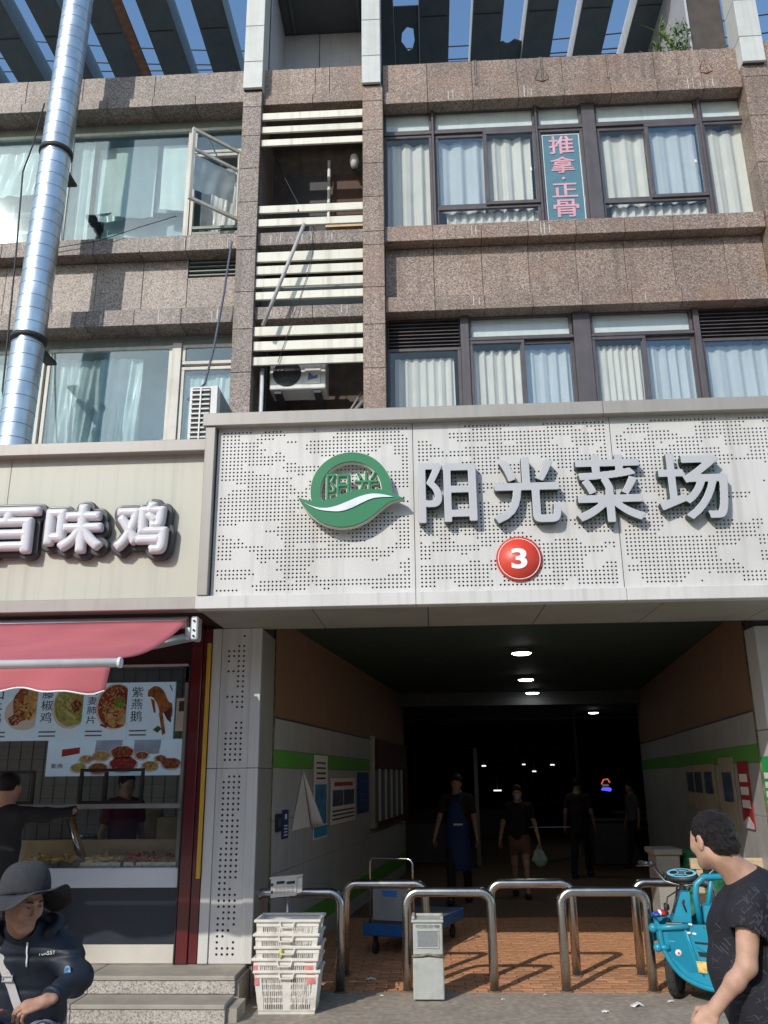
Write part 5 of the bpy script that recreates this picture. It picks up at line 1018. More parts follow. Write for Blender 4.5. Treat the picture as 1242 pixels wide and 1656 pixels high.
single('steel_pan', MB().lathe([(0, 1.16), (.12, 1.16), (.17, 1.24), (.165, 1.25), (0, 1.2)], (-3.7, 9.7, 0), 20), STEEL, 'steel pan on the work table inside the shop', 'pan'); single('cardboard_box', MB().box(-2.95, -2.55, 9.6, 9.95, 1.151, 1.42, .004), TAN, 'stack of brown trays on the work table inside the shop', 'box'); single('steamer', MB().lathe([(0, 1.151), (.2, 1.151), (.2, 1.45), (.18, 1.47), (0, 1.5)], (-3.15, 9.8, 0), 22), TAN, 'round bamboo steamer on the work table inside the shop', 'steamer')

# ------------------------------------------------------------------ steel rails
def arch(w, h=.79, r=.105, n=8):
    p = [(-w/2, 0, 0), (-w/2, 0, h-r)]
    for k in range(1, n+1): a = math.pi-math.pi/2*k/n; p.append((-w/2+r+r*math.cos(a), 0, h-r+r*math.sin(a)))
    for k in range(0, n+1): a = math.pi/2-math.pi/2*k/n; p.append((w/2-r+r*math.cos(a), 0, h-r+r*math.sin(a)))
    p.append((w/2, 0, 0)); return p
rails = [(-1.26, 8.44, .80, 'front steel hoop rail at the left, behind the white baskets'), (.118, 8.47, .76, 'front steel hoop rail in the middle, behind the grey bin'), (1.50, 8.47, .75, 'front steel hoop rail at the right, beside the teal tricycle'),
         (-.49, 9.10, .78, 'back steel hoop rail at the left, in front of the blue trolley'), (.925, 9.10, .78, 'back steel hoop rail in the middle, behind the bin rail'), (2.29, 9.12, .74, 'back steel hoop rail at the right, behind the tricycle handlebar')]
for x, y, w, lab in rails:
    t = thing('hoop_rail', lab, 'rail', (x, y, 0), 'steel hoop rails across the passage entrance')
    obj('hoop', MB().tube(arch(w, .805), .042, 16), STEEL, t, local=True)
    for s in (-1, 1): obj('base_grout', MB().lathe([(.0, .0), (.062, 0), (.05, .008), (0, .01)], (s*w/2, 0, 0), 14), JOINT, t, local=True)
# ------------------------------------------------------------------ litter bin
bn = thing('litter_bin', 'dented light grey metal litter bin with a square window before the hoop rails', 'bin', (-.075, 8.2, 0))
b0, b1, by0, by1 = -.205, .058, 8.10, 8.33
obj('lower_body', MB().box(b0, b1, by0, by1, .012, .335, .008), BINM, bn); obj('upper_body', MB().box(b0+.004, b1-.004, by0+.004, by1, .352, .60, .008), BINM, bn)
obj('lid_rim', MB().box(b0-.008, b1+.006, by0-.006, by1+.004, .604, .628, .006).box(b0-.004, b0+.022, by0, by1, .629, .655, .004).box(b0+.03, b1+.002, by1-.03, by1, .629, .65, .004).box(b1-.02, b1+.004, by0, by1-.035, .629, .652, .004), BINM, bn)
obj('seam', MB().tube([(b0-.006, by0-.004, .345), (b0+.08, by0-.007, .350), (b0+.13, by0-.008, .362), (b0+.19, by0-.007, .350), (b1+.004, by0-.004, .342)], .009, 6), mat('seam_rust', (.22, .18, .12), .8, var=.4, scale=40), bn)
obj('seam_band', B(b0+.01, b1-.01, by0+.01, by1-.01, .336, .351), BIND, bn)
wn = obj('window_frame', ring(MB(), b0+.035, b1-.035, .405, .55, by0-.004, by0+.003, .012, .002), BINM, bn); obj('window_panel', B(b0+.048, b1-.048, by0+.0005, by0+.003, .418, .537), BIND, wn)
obj('lettering', text_mb('可回收物', b0+.03, b1-.03, .563, .590, by0-.0005, by0+.003, .0), BIND, bn)
# ------------------------------------------------------------------ stack of plastic baskets
def basket(parent, w=.52, d=.36, h=.30, taper=.035, stain=False):
    """one open basket standing at z = 0, its wall slots cut right through"""
    w0, d0 = w-2*taper, d-2*taper
    def wall(nu, ax, sgn):
        mb = MB(); L0, L1 = (w0, w) if ax == 0 else (d0, d); D0, D1 = (d0, d) if ax == 0 else (w0, w)
        def P(u, z):
            t = z/h; Lx = L0+(L1-L0)*t; Dy = (D0+(D1-D0)*t)/2*sgn; a = (u-.5)*Lx
            return (a, Dy, z) if ax == 0 else (Dy, a, z)
        us = [0, .09]+[.09+.82*i/nu for i in range(1, nu)]+[.91, 1]; us2 = []
        for a, b in zip(us, us[1:]): us2.append((a, b))
        zs = [0, .03]+[.03+(h-.075)*i/5 for i in range(1, 6)]+[h]
        def quad(a, b, z0, z1): mb.add([P(a, z0), P(b, z0), P(b, z1), P(a, z1)], [(0, 1, 2, 3)])
        for zi, (z0, z1) in enumerate(zip(zs, zs[1:])):
            if zi in (0, len(zs)-2): quad(0, 1, z0, z1); continue
            for a, b in us2:
                solid = a < .085 or b > .915 or (.43 < (a+b)/2 < .57)
                if solid: quad(a, b, z0, z1)
                else:
                    s = (b-a)*.26; q = .007; quad(a, a+s, z0, z1); quad(b-s, b, z0, z1); quad(a+s, b-s, z0, z0+q); quad(a+s, b-s, z1-q, z1)
        return mb
    for ax, s, nu in ((0, -1, 26), (0, 1, 26), (1, -1, 16), (1, 1, 16)): obj('basket_wall', wall(nu, ax, s), BASK, parent, local=True, solid=.005)
    obj('floor_panel', MB().box(-w0/2, w0/2, -d0/2, d0/2, .0, .012), BASK, parent, local=True)
    rim = MB(); rim.box(-w/2-.015, w/2+.015, -d/2-.015, -d/2+.012, h-.016, h+.008, .006).box(-w/2-.015, w/2+.015, d/2-.012, d/2+.015, h-.016, h+.008, .006).box(-w/2-.015, -w/2+.012, -d/2+.0125, d/2-.0125, h-.015, h+.007, .006).box(w/2-.012, w/2+.015, -d/2+.0125, d/2-.0125, h-.015, h+.007, .006)
    obj('rim', rim, BASK, parent, local=True)
    obj('handle', MB().tube([(-.06, -d/2-.012, h-.012), (-.05, -d/2-.022, h-.05), (.05, -d/2-.022, h-.05), (.06, -d/2-.012, h-.012)], .008, 8), BASK, parent, local=True)
    if stain: obj('red_stain', MB().box(-w/2+.0, -w/2+.035, -d/2-.002+.004, -d/2+.02, h-.10, h-.02).box(w/2-.10, w/2-.03, -d/2+.002, -d/2+.02, h-.09, h-.02), BASKR, parent, local=True)
labs = ['white plastic basket at the bottom of the stack, standing on the pavement', 'red stained white basket second from the bottom of the stack', 'cream basket in the middle of the stack with a yellow green smear', 'cream basket second from the top of the stack', 'open white basket on top of the stack beside the weighing scale']
for i, z in enumerate((0, .088, .178, .270, .375)):
    t = thing('plastic_basket', labs[i], 'basket', (-1.22+(.004, -.006, .008, .0, .004)[i], 7.84, z), 'stacked baskets by the pillar', rotz=R((1.0, -1.2, .6, -.5, .3)[i]))
    basket(t, h=.315, stain=i in (0, 1))
    if i == 2: obj('green_smear', MB().ball((-.05, -.20, .27), (.016, .008, .04), 8), mat('smear_green', (.45, .5, .06), .5), t, local=True)
# ------------------------------------------------------------------ weighing scale
scl = thing('weighing_scale', 'beige electronic weighing scale head on a steel pole above the white baskets', 'scale', (-1.25, 8.08, 0))
obj('platform', MB().box(-1.45, -1.02, 8.07, 8.4, .06, .10, .006).box(-1.42, -1.37, 8.1, 8.15, 0, .059).box(-1.10, -1.05, 8.1, 8.15, 0, .059).box(-1.42, -1.37, 8.3, 8.35, 0, .059).box(-1.10, -1.05, 8.3, 8.35, 0, .059), STEEL, scl)
obj('pole', MB().tube([(-1.29, 8.10, .10), (-1.285, 8.085, .85)], .018, 12), STEEL, scl)
hd = obj('display_head', MB().prism([(-1.425, .815), (-1.20, .835), (-1.20, .985), (-1.425, .965)], 'xz', 8.02, 8.10), SCALE, scl); obj('head_side', MB().prism([(-1.199, .85), (-1.155, .86), (-1.155, .98), (-1.199, .983)], 'xz', 8.03, 8.09), SCALE, hd)
obj('head_lip', MB().prism([(-1.435, .966), (-1.15, .988), (-1.15, 1.0), (-1.435, .978)], 'xz', 8.01, 8.105), SCALE, hd)
for a in (-1.375, -1.285): obj('display', MB().prism([(a, .925), (a+.07, .931), (a+.07, .953), (a, .947)], 'xz', 8.014, 8.0195), LCD, hd)
for i in range(5):
    for j in range(2): obj('key', MB().box(-1.385+i*.034, -1.362+i*.034, 8.014, 8.0195, .85+j*.03+i*.003, .87+j*.03+i*.003), mat('key_grey', (.42, .40, .36), .6) if 'key_grey' not in MATS else MATS['key_grey'], hd)
for z in (.85, .91): obj('port', B(-1.422, -1.405, 8.012, 8.0195, z, z+.022), BLACK, hd)
# ------------------------------------------------------------------ trolley by the left wall
tr = thing('platform_trolley', 'flat platform trolley with a blue rim and chrome push bar by the left passage wall', 'trolley', (-.35, 10.35, 0), rotz=math.pi/2-R(20))
obj('deck', MB().box(-.35, 1.0, -.32, .30, .26, .30, .008), mat('deck_rubber', (.16, .16, .14), .8, var=.2), tr, local=True); obj('blue_rim', MB().box(-.37, 1.02, -.345, -.322, .19, .31, .008).box(-.37, 1.02, .302, .322, .19, .31, .008).box(-.39, -.371, -.345, .322, .19, .31, .008).box(1.021, 1.04, -.345, .322, .19, .31, .008), BLUE, tr, local=True)
hh = arch(.50, .68, .06); obj('push_bar', MB().tube([(-.36, p[0], p[2]+.28) for p in hh], .013, 8), CHROME, tr, local=True)
obj('back_plate', MB().box(-.355, -.345, -.22, .22, .34, .70, .004), mat('back_plate', (.30, .31, .31), .6), tr, local=True); obj('blue_label', MB().box(-.362, -.3565, -.06, .10, .58, .64), mat('label_blue', (.05, .2, .6), .4), tr, local=True)
for x in (-.28, .9):
    for y in (-.25, .22): obj('castor', MB().lathe([(0, y-.015), (.065, y-.015), (.065, y+.015), (0, y+.015)], (x, 0, .065), 14, axis='y').box(x-.02, x+.02, y-.02, y+.02, .13, .258), RUBBER, tr, local=True)
# ------------------------------------------------------------------ crates and netting by the right wall
cb = thing('foam_box', 'grey foam box standing left of the green netting sacks', 'box', (2.58, 10.75, 0)); obj('box', MB().box(2.50, 2.76, 10.55, 10.95, 0, .93, .01), mat('foam_grey', (.30, .29, .27), .8), cb); obj('lid', MB().box(2.47, 2.79, 10.52, 10.98, .935, 1.0, .012), MATS['foam_grey'], cb)
gs = thing('netting_bale', 'bale of dark green netting piled against the right passage wall', 'bale', (3.02, 10.8, 0))
def bale(u, v):
    a = u*2*math.pi; r_ = 1+.05*math.sin(a*5+v*9)+.04*math.sin(v*31+a); return (3.06+.27*r_*math.cos(a)*(1-.35*max(0, v-.8)*3), 10.75+.25*r_*math.sin(a)*(1-.35*max(0, v-.8)*3), .02+.95*v)
obj('netting', MB().grid(bale, 30, 26), GNET, gs)
for z in (.3, .55, .8): obj('tie_band', MB().tube([(3.06+.285*math.cos(t), 10.75+.268*math.sin(t), z) for t in np.linspace(0, 2*math.pi, 26)], .01, 5), LEAF, gs)
obj('top_cover', MB().ball((3.06, 10.75, .94), (.25, .23, .06), 16), GNET, gs)
# stall counters dimly seen deeper in
for i, (x, y, w) in enumerate(((-.2, 20.5, 1.6), (4.4, 20.0, 2.0), (6.0, 24, 2.4), (.8, 28, 3))): 
    t = thing('market_stall', ['dim stall counter at the left end of the hall', 'dim stall counter at the right of the hall', 'dim stall counter far right in the hall', 'dim stall counter at the back of the hall'][i], 'stall', (x, y, 0), 'stalls in the dark hall')
    obj('counter', MB().box(x-w/2, x+w/2, y-.4, y+.4, 0, .85, .02), GREY, t); obj('top', MB().box(x-w/2-.04, x+w/2+.04, y-.44, y+.44, .852, .89, .008), DARK, t)
pp = thing('partition_post', 'slim vertical partition post behind the aproned man', 'post', (.95, 19.5, 0)); obj('post', B(.90, .98, 19.4, 19.5, 0, 2.4), mat('post_grey', (.25, .25, .25), .5), pp); obj('post', B(3.5, 3.56, 22, 22.06, 0, 3.4), MATS['post_grey'], pp)
# ------------------------------------------------------------------ electric tricycle
hdg = math.atan2(.17, -.985)
tri = thing('electric_tricycle', 'teal electric cargo tricycle with a light blue dashboard parked at the passage entrance', 'tricycle', (2.03, 8.27, 0), rotz=hdg)
# local x = forward, y = its left, z up; the origin under the front axle; the bars are turned hard to its left
def lo(name, mb, m, p=tri, **k): return obj(name, mb, m, p, local=True, **k)
steer = R(72)
def wheel(cx, cy, r, wd, st=0):
    n = 26
    prof = [(-wd/2*.6, r*.80), (-wd/2, r*.87), (-wd/2*.85, r*.96), (-wd*.2, r), (wd*.2, r), (wd/2*.85, r*.96), (wd/2, r*.87), (wd/2*.6, r*.80)]
    def Wf(h, rr, a):
        x, y = rr*math.cos(a), h; return (cx+x*math.cos(st)-y*math.sin(st), cy+x*math.sin(st)+y*math.cos(st), r+rr*math.sin(a))
    tyre = MB(); vs = [Wf(h, rr, 2*math.pi*j/n) for h, rr in prof for j in range(n)]; K = len(prof)
    tyre.add(vs, [(i*n+j, i*n+(j+1) % n, ((i+1) % K)*n+(j+1) % n, ((i+1) % K)*n+j) for i in range(K) for j in range(n)], 0, True)
    w = lo('wheel', tyre, RUBBER); rim = MB(); pr = [(-.02, .01), (-.03, r*.35), (-wd*.28, r*.79), (wd*.28, r*.79), (.03, r*.35), (.02, .01)]; vs = [Wf(h, rr, 2*math.pi*j/n) for h, rr in pr for j in range(n)]
    rim.add(vs, [(i*n+j, i*n+(j+1) % n, (i+1)*n+(j+1) % n, (i+1)*n+j) for i in range(len(pr)-1) for j in range(n)], 0, True); lo('rim', rim, ACD, w)
    tread = MB()
    for j in range(20):
        a = 2*math.pi*j/20
        for h0, h1 in ((-wd*.3, -wd*.04), (wd*.04, wd*.3)):
            p = [Wf(h, rr, a+da) for rr in (r*.985, r*1.018) for h, da in ((h0, 0), (h1, .06), (h1, .15), (h0, .09))]
            tread.add(p, [(0, 1, 2, 3), (4, 5, 6, 7), (0, 1, 5, 4), (1, 2, 6, 5), (2, 3, 7, 6), (3, 0, 4, 7)])
    lo('tread', tread, RUBBER, w, kind='stuff'); return w
wheel(0, 0, .215, .085, steer)
cs_, sn_ = math.cos(steer), math.sin(steer)
def st_(p, px=-.0): x, y = p[0]-px, p[1]; return (px+x*cs_-y*sn_, x*sn_+y*cs_, p[2])
lo('fork', MB().tube([st_((0, .065, .215)), st_((-.02, .06, .46)), (-.05, 0, .52)], .016, 8).tube([st_((0, -.065, .215)), st_((-.02, -.06, .46)), (-.05, 0, .52)], .016, 8).tube([(-.05, 0, .50), (-.13, 0, .88)], .028, 10), BLACK)
prof_ = [(.10, .585), (.085, .42), (.01, .28), (-.08, .195), (-.25, .13), (-.95, .14), (-.95, .36), (-.50, .47), (-.34, .60), (-.10, .60)]
for y0, y1 in ((.225, .25), (-.25, -.225)): lo('body_side', MB().prism(prof_, 'xz', y0, y1), TEAL)
lo('nose_panel', MB().grid(lambda u, v: (.10-.02*math.sin(math.pi*u)*0-.35*v**1.7, -.224+.448*u, .585-.44*v), 10, 12), TEAL, solid=.01)
rimc = curve([(.115, .58), (.098, .42), (.02, .272), (-.08, .185), (-.26, .122), (-.5, .12)], 5)
for y in (.255, -.255): lo('shield_rim', MB().tube([(a, y, b) for a, b in rimc], .021, 8), TEAL)
lo('side_ridge', MB().tube([(-.09, .254, .575), (-.13, .256, .42), (-.20, .256, .22)], [.014, .012, .006], 8), TEAL)
lo('side_recess', MB().prism([(.055, .55), (-.07, .55), (-.16, .24), (-.09, .24), (.04, .36)], 'xz', .2502, .2515), mat('teal_dark', (.006, .21, .32), .35, var=.08))
lo('side_fold', MB().prism([(-.12, .57), (-.34, .575), (-.50, .44), (-.60, .40), (-.60, .33), (-.30, .36), (-.16, .44)], 'xz', .2502, .262), TEAL)
lo('air_slot', MB().prism([(-.17, .40), (-.45, .375), (-.45, .35), (-.18, .37)], 'xz', .2625, .2640), BLACK); lo('air_slot', MB().prism([(-.15, .475), (-.4, .46), (-.4, .445), (-.16, .458)], 'xz', .2625, .2640), BLACK)
lo('top_tube', MB().tube([(.15, .262, .572), (-.12, .262, .588)], .025, 10), TEAL); lo('top_tube', MB().tube([(.15, -.262, .572), (-.12, -.262, .588)], .025, 10), TEAL)
lo('yellow_label', B(.06, -.07, .25, .28, .6085, .6115), YEL)
for y in (.262, -.262):
    lo('bar_end', MB().ball((.165, y, .571), .038, 16), TEAL); lo('lower_stub', MB().tube([(.05, y, .425), (.13, y, .422)], .022, 10), TEAL); lo('bar_end', MB().ball((.142, y, .422), .037, 16), TEAL)
lo('crash_bar', MB().tube([(.12, -.26, .574), (.12, .26, .574)], .02, 10), TEAL)
lo('round_badge', MB().lathe([(0, .2555), (.026, .2555), (.026, .2520), (0, .2520)], (-.02, 0, .385), 18, axis='y'), WHITE); lo('badge_dot', MB().lathe([(0, .2575), (.009, .2575), (.009, .2558), (0, .2558)], (-.02, 0, .385), 12, axis='y'), RED3)
lo('sticker', MB().prism([(-.15, .33), (-.23, .325), (-.23, .24), (-.165, .245)], 'xz', .2645, .266), mat('sticker_orange', (.75, .45, .15), .5, var=.6, scale=18))
for a, z in ((-.10, .535), (-.145, .53), (-.12, .60)): lo('white_mark', MB().prism([(a, z), (a-.03, z-.004), (a-.03, z+.012), (a, z+.014)], 'xz', .2645, .266), WHITE)
lo('panel_seam', MB().tube([(-.24, .2515, .585), (-.33, .2515, .36), (-.36, .2515, .13)], .003, 5), BLACK)
lo('scuff_mark', MB().prism([(-.30, .20), (-.44, .19), (-.46, .205), (-.33, .215)], 'xz', .2503, .2512).prism([(.05, .47), (-.0, .465), (.0, .472), (.05, .476)], 'xz', .2516, .2522).prism([(-.35, .30), (-.40, .27), (-.405, .275), (-.36, .305)], 'xz', .2503, .2512), mat('teal_scuff', (.16, .30, .33), .7, var=.4, scale=50))
lo('brake_cable', MB().tube([(-.10, .10, .86), (.02, .17, .80), (.05, .20, .66), (.0, .22, .52), (-.02, .10, .40)], .006, 6), BLACK)
lo('floor_board', MB().box(-1.0, -.28, -.224, .224, .16, .20, .01), BLACK)
lo('head_cowl', MB().prism([(.0, .60), (-.16, .60), (-.17, .84), (-.10, .84)], 'xz', -.09, .14), TEAL)
hl = lo('headlight', MB().lathe([(0, .045), (.03, .045), (.036, .03), (.02, .0), (0, .0)], (0, 0, .70), 16, axis='x'), BLACK)
PV = -.13
hbp = [(-.16, -.37, 1.03), (-.10, -.28, 1.03), (-.02, -.15, .90), (.0, 0, .875), (-.02, .15, .90), (-.10, .28, 1.03), (-.16, .37, 1.03)]
def tv(p): return (PV+p[0]*cs_-p[1]*sn_, p[0]*sn_+p[1]*cs_, p[2])
hb = lo('handlebar', MB().tube([tv(p) for p in hbp], .013, 8), CHROME)
for s in (-1, 1):
    lo('grip', MB().tube([tv((-.185, s*.41, 1.03)), tv((-.12, s*.31, 1.03))], .021, 10), BLACK, hb); lo('brake_housing', MB().ball(tv((-.09, s*.275, 1.035)), (.034, .034, .034), 10), BLACK, hb); lo('brake_lever', MB().tube([tv((-.07, s*.28, 1.02)), tv((-.11, s*.42, 1.01))], .008, 6), BLACK, hb)
    lo('mirror_stub', MB().ball(tv((-.03, s*.17, .96)), (.02, .02, .02), 8), BLACK, hb)
dsh = lo('dashboard', MB().lathe([(0, 0), (.13, 0), (.142, .02), (.128, .045), (0, .05)], (0, 0, 0), 24, sx=.60, sy=1.0), BLACK); dsh.location = tv((-.02, 0, .93)); dsh.rotation_euler = (Matrix.Rotation(steer, 3, 'Z') @ Matrix.Rotation(R(22), 3, 'Y')).to_euler()
lo('dash_border', MB().lathe([(.108, .0505), (.127, .0505), (.127, .054), (.108, .054), (.108, .0505)], (0, 0, 0), 24, sx=.60, sy=1.0), TEALL, dsh)
for s in (-1, 1): lo('dial', MB().lathe([(.034, .051), (.044, .051), (.044, .054), (.034, .054), (.034, .051)], (0, s*.068, 0), 16), TEALL, dsh)
lo('screen', MB().box(-.03, .03, -.022, .022, .051, .053), mat('dash_screen', (.12, .14, .14), .3), dsh)
for s in (-1, 1): lo('dash_line', MB().box(s*.034, s*.044, -.03, .03, .051, .0535), TEALL, dsh)
lo('cable_loop', MB().tube([tv((.0, -.05, .86)), (-.06, .10, .80), (-.02, .12, .68), (-.08, .05, .62)], .009, 6), BLACK); lo('cable_loop', MB().tube([tv((0, .06, .86)), (-.10, .16, .76), (-.14, .12, .64)], .009, 6), BLACK)
lo('seat', MB().box(-1.15, -.72, -.2, .2, .60, .70, .04), BLACK); lo('seat_box', MB().box(-1.12, -.75, -.19, .19, .2, .598, .02), TEAL)
lo('grab_hoop', MB().tube([(-.24, .10, .55), (-.215, .12, .80), (-.23, .12, .90), (-.30, .10, .955), (-.55, .05, .96), (-.68, 0, .93), (-.70, 0, .66)], .028, 10), TEAL); lo('hoop_brace', MB().tube([(-.20, -.10, .60), (-.33, .02, .75), (-.36, .08, .93)], .02, 8), TEAL)
lo('apron_panel', MB().box(-.36, -.26, .02, .2, .60, .74, .01), TEAL)
lo('cargo_rail', MB().tube([(-1.22, -.38, .36), (-1.22, -.38, .90), (-1.26, -.34, .95), (-1.26, .34, .95), (-1.22, .38, .90), (-1.22, .38, .36)], .026, 10), TEAL)
lo('cargo_bed', MB().box(-2.5, -1.25, -.40, .40, .36, .42, .01).box(-2.5, -1.25, -.40, -.37, .421, .72, .006).box(-2.5, -1.25, .37, .40, .421, .72, .006).box(-2.5, -2.47, -.369, .369, .421, .72, .006), TEAL)
for y in (-.38, .38): lo('top_rail', MB().tube([(-.75, y*.8, .96), (-1.26, y, .955), (-2.5, y, .955)], .022, 8), TEAL)
for y in (-.42, .42): wheel(-2.0, y, .235, .09)
lo('axle', MB().tube([(-2.0, -.42, .235), (-2.0, .42, .235)], .025, 8), BLACK); lo('frame_tube', MB().tube([(-.06, 0, .5), (-.35, 0, .22), (-1.2, 0, .22), (-2.4, 0, .33)], .03, 8), BLACK)
pk = thing('snack_packet', 'red and blue snack packet lying in the tricycle front well', 'packet', (1.96, 8.40, .60)); obj('packet', MB().ball((1.985, 8.36, .64), (.06, .05, .03), 12), mat('packet_red', (.5, .03, .05), .3), pk); obj('blue_end', MB().ball((1.935, 8.345, .632), (.05, .05, .024), 10), mat('packet_blue', (.03, .07, .35), .3), pk); obj('white_band', MB().ball((1.96, 8.35, .642), (.018, .052, .030), 10), WHITE, pk)
single('wood_board', MB().box(2.55, 3.6, 9.35, 9.40, .90, 1.0, .004).box(2.6, 2.66, 9.36, 9.395, 0, .899).box(3.5, 3.56, 9.36, 9.395, 0, .899), WOOD, 'pale wooden board edge behind the teal tricycle', 'board', (3.0, 9.37, 0))
# ------------------------------------------------------------------ litter on the ground
def scrap(x, y, r, lab, seed, nm='paper_scrap'):
    rr = random.Random(seed); mb = MB().grid(lambda u, v: (x+(u-.5)*r*2+rr.uniform(-.2, .2)*r, y+(v-.5)*r*1.5+rr.uniform(-.2, .2)*r, .006+rr.uniform(0, .5)*r*math.sin(math.pi*u)), 5, 5); return single(nm, mb, PAPER, lab, 'litter', (x, y, .002), 'scraps of litter on the ground', solid=.002)
scrap(-.62, 8.92, .045, 'crumpled white tissue under the left hoop rail', 1); scrap(1.62, 7.96, .055, 'largest white paper scrap on the asphalt near the tricycle wheel', 2); scrap(1.33, 7.77, .03, 'small white scrap at the lower right of the asphalt', 3); scrap(.55, 8.17, .016, 'tiny pale scrap right of the bin', 4); scrap(1.93, 8.10, .03, 'white scrap just beside the tricycle tyre', 5); scrap(.92, 8.32, .016, 'tiny white scrap near the brick edge', 6); scrap(-.48, 8.28, .018, 'pale pebble like scrap left of the bin', 7)

# ------------------------------------------------------------------ people (smooth bodies from blended volumes)
def basis(f, tilt=0., lean=0.):
    """columns: right, forward, up for a head facing f (horizontal), nodding down by tilt, leaning sideways"""
    f = np.array((f[0], f[1], 0.)); f /= np.linalg.norm(f); u = np.array((0, 0, 1.)); r = np.cross(f, u)
    f2 = f*math.cos(tilt)-u*math.sin(tilt); u2 = u*math.cos(tilt)+f*math.sin(tilt)
    r3 = r*math.cos(lean)+u2*math.sin(lean); u3 = u2*math.cos(lean)-r*math.sin(lean); return np.stack([r3, f2, u3], 1)
def headf(F, c, M, s=1., face=True, age=0.):
    c = np.array(c); T = lambda x, y, z: c+M@(np.array((x, y, z))*s); q = lambda *r: np.array(r)*s
    F.ell(T(0, -.012, .035), q(.074, .094, .082), .02, M); F.ell(T(0, .028, -.03), q(.060, .066, .088), .03*s, M)
    F.cone(T(-.046, .0, -.045), T(-.02, .062, -.096), .022*s, .020*s, .03*s); F.cone(T(.046, .0, -.045), T(.02, .062, -.096), .022*s, .020*s, .03*s); F.ell(T(0, .072, -.100), q(.024, .020, .018), .02*s, M)
    for x in (-1, 1): F.ell(T(x*.077, -.005, -.008), q(.010, .020, .033), .006*s, M); F.ell(T(x*.084, .004, -.006), q(.006, .010, .018), .006*s, M, 'sub'); F.ell(T(x*.04, .068, -.03), q(.024, .02, .022), .02*s, M)
    if face:
        for x in (-1, 1): F.ell(T(x*.030, .098, .012), q(.020, .014, .012), .012*s, M, 'sub'); F.ell(T(x*.029, .079, .010), q(.0145, .012, .0105), .004*s, M); F.cone(T(x*.012, .092, .034), T(x*.040, .076, .035), .008*s, .005*s, .016*s); F.ell(T(x*.044, .050, .0), q(.020, .030, .034), .02*s, M); F.ell(T(x*.013, .100, -.030), q(.009, .010, .008), .006*s, M)
        F.cone(T(0, .092, .022), T(0, .112, -.024), .008*s, .011*s, .012*s); F.ell(T(0, .113, -.027), q(.011, .010, .009), .006*s, M)
        F.cone(T(-.019, .089, -.058), T(.019, .089, -.058), .006*s, .006*s, .008*s); F.cone(T(-.016, .088, -.069), T(.016, .088, -.069), .007*s, .007*s, .008*s); F.cone(T(-.024, .097, -.0635), T(.024, .097, -.0635), .0022*s, .0022*s, .003*s, op='sub')
    return T
def eyes(T, parent, s=1.):
    for x in (-1, 1):
        e = MB(); e.ball(T(x*.030, .0865, .011), (.0115*s, .0115*s, .0038*s), 12); o = obj('eye', e, mat('eye_white', (.22, .19, .17), .4) if 'eye_white' not in MATS else MATS['eye_white'], parent)
        obj('iris', MB().ball(T(x*.030, .0945, .0105), (.0052*s, .0052*s, .0036*s), 10), HAIR, o); obj('brow', MB().tube([T(x*.014, .1015, .034), T(x*.032, .099, .038), T(x*.048, .086, .035)], [.003*s, .0035*s, .002*s], 6), HAIR, parent)
def hand(F, w, d, pn, s=1., curl=(.5, .6, .65, .7), side=1, spread=.12, thumb=(.55, .5)):
    """hand from wrist w pointing along d; pn = palm normal (palm faces pn); side +1: thumb towards cross(d,pn)"""
    w = np.array(w, float); d = np.array(d, float); d /= np.linalg.norm(d); pn = np.array(pn, float); pn -= d*(pn@d); pn /= np.linalg.norm(pn); t = np.cross(d, pn)*side
    P = lambda a, b, c: w+(d*a+t*b+pn*c)*s
    F.cone(P(-.03, 0, 0), P(.02, 0, 0), .026*s, .028*s, .012*s, (pn, .72)); F.cone(P(.03, .012, 0), P(.075, .018, .0), .026*s, .025*s, .012*s, (pn, .55)); F.cone(P(.03, -.014, 0), P(.075, -.020, .0), .025*s, .022*s, .012*s, (pn, .55))
    for i, (b, L, r) in enumerate(((.030, .074, .0088), (.010, .082, .0092), (-.010, .076, .0088), (-.029, .060, .0078))):
        p = P(.082-.006*abs(i-1), b, .0); an = spread*(1.2-i*.8)*.6; c = curl[i]; segs = (L*.45, L*.32, L*.25); bend = 0.; rr = r
        F.cone(P(.05, b*.85, 0), p, r*1.15*s, r*1.1*s, .008*s)
        for sg in segs:
            bend += c*.8; v = d*math.cos(bend)*math.cos(an)+t*math.sin(an)*math.cos(bend)+pn*math.sin(bend); q = p+v*sg*s; F.cone(p, q, rr*s, rr*.92*s, .0035*s); p = q; rr *= .93
    p = P(.018, .024, .006); v1 = d*.62+t*.70+pn*.35; v1 /= np.linalg.norm(v1); q = p+v1*.040*s; F.cone(p, q, .0155*s, .0115*s, .010*s); v2 = d*(.9)+t*(.25-thumb[0]*.4)+pn*(.2+thumb[0]*.5); v2 /= np.linalg.norm(v2); r_ = q+v2*.032*s; F.cone(q, r_, .0112*s, .010*s, .004*s); v3 = d*.95+t*(.05-thumb[1]*.4)+pn*(.15+thumb[1]*.4); v3 /= np.linalg.norm(v3); F.cone(r_, r_+v3*.024*s, .0098*s, .0085*s, .003*s)
    return F
def dir2(a, b): v = np.array(b, float)-np.array(a, float); return v/np.linalg.norm(v)

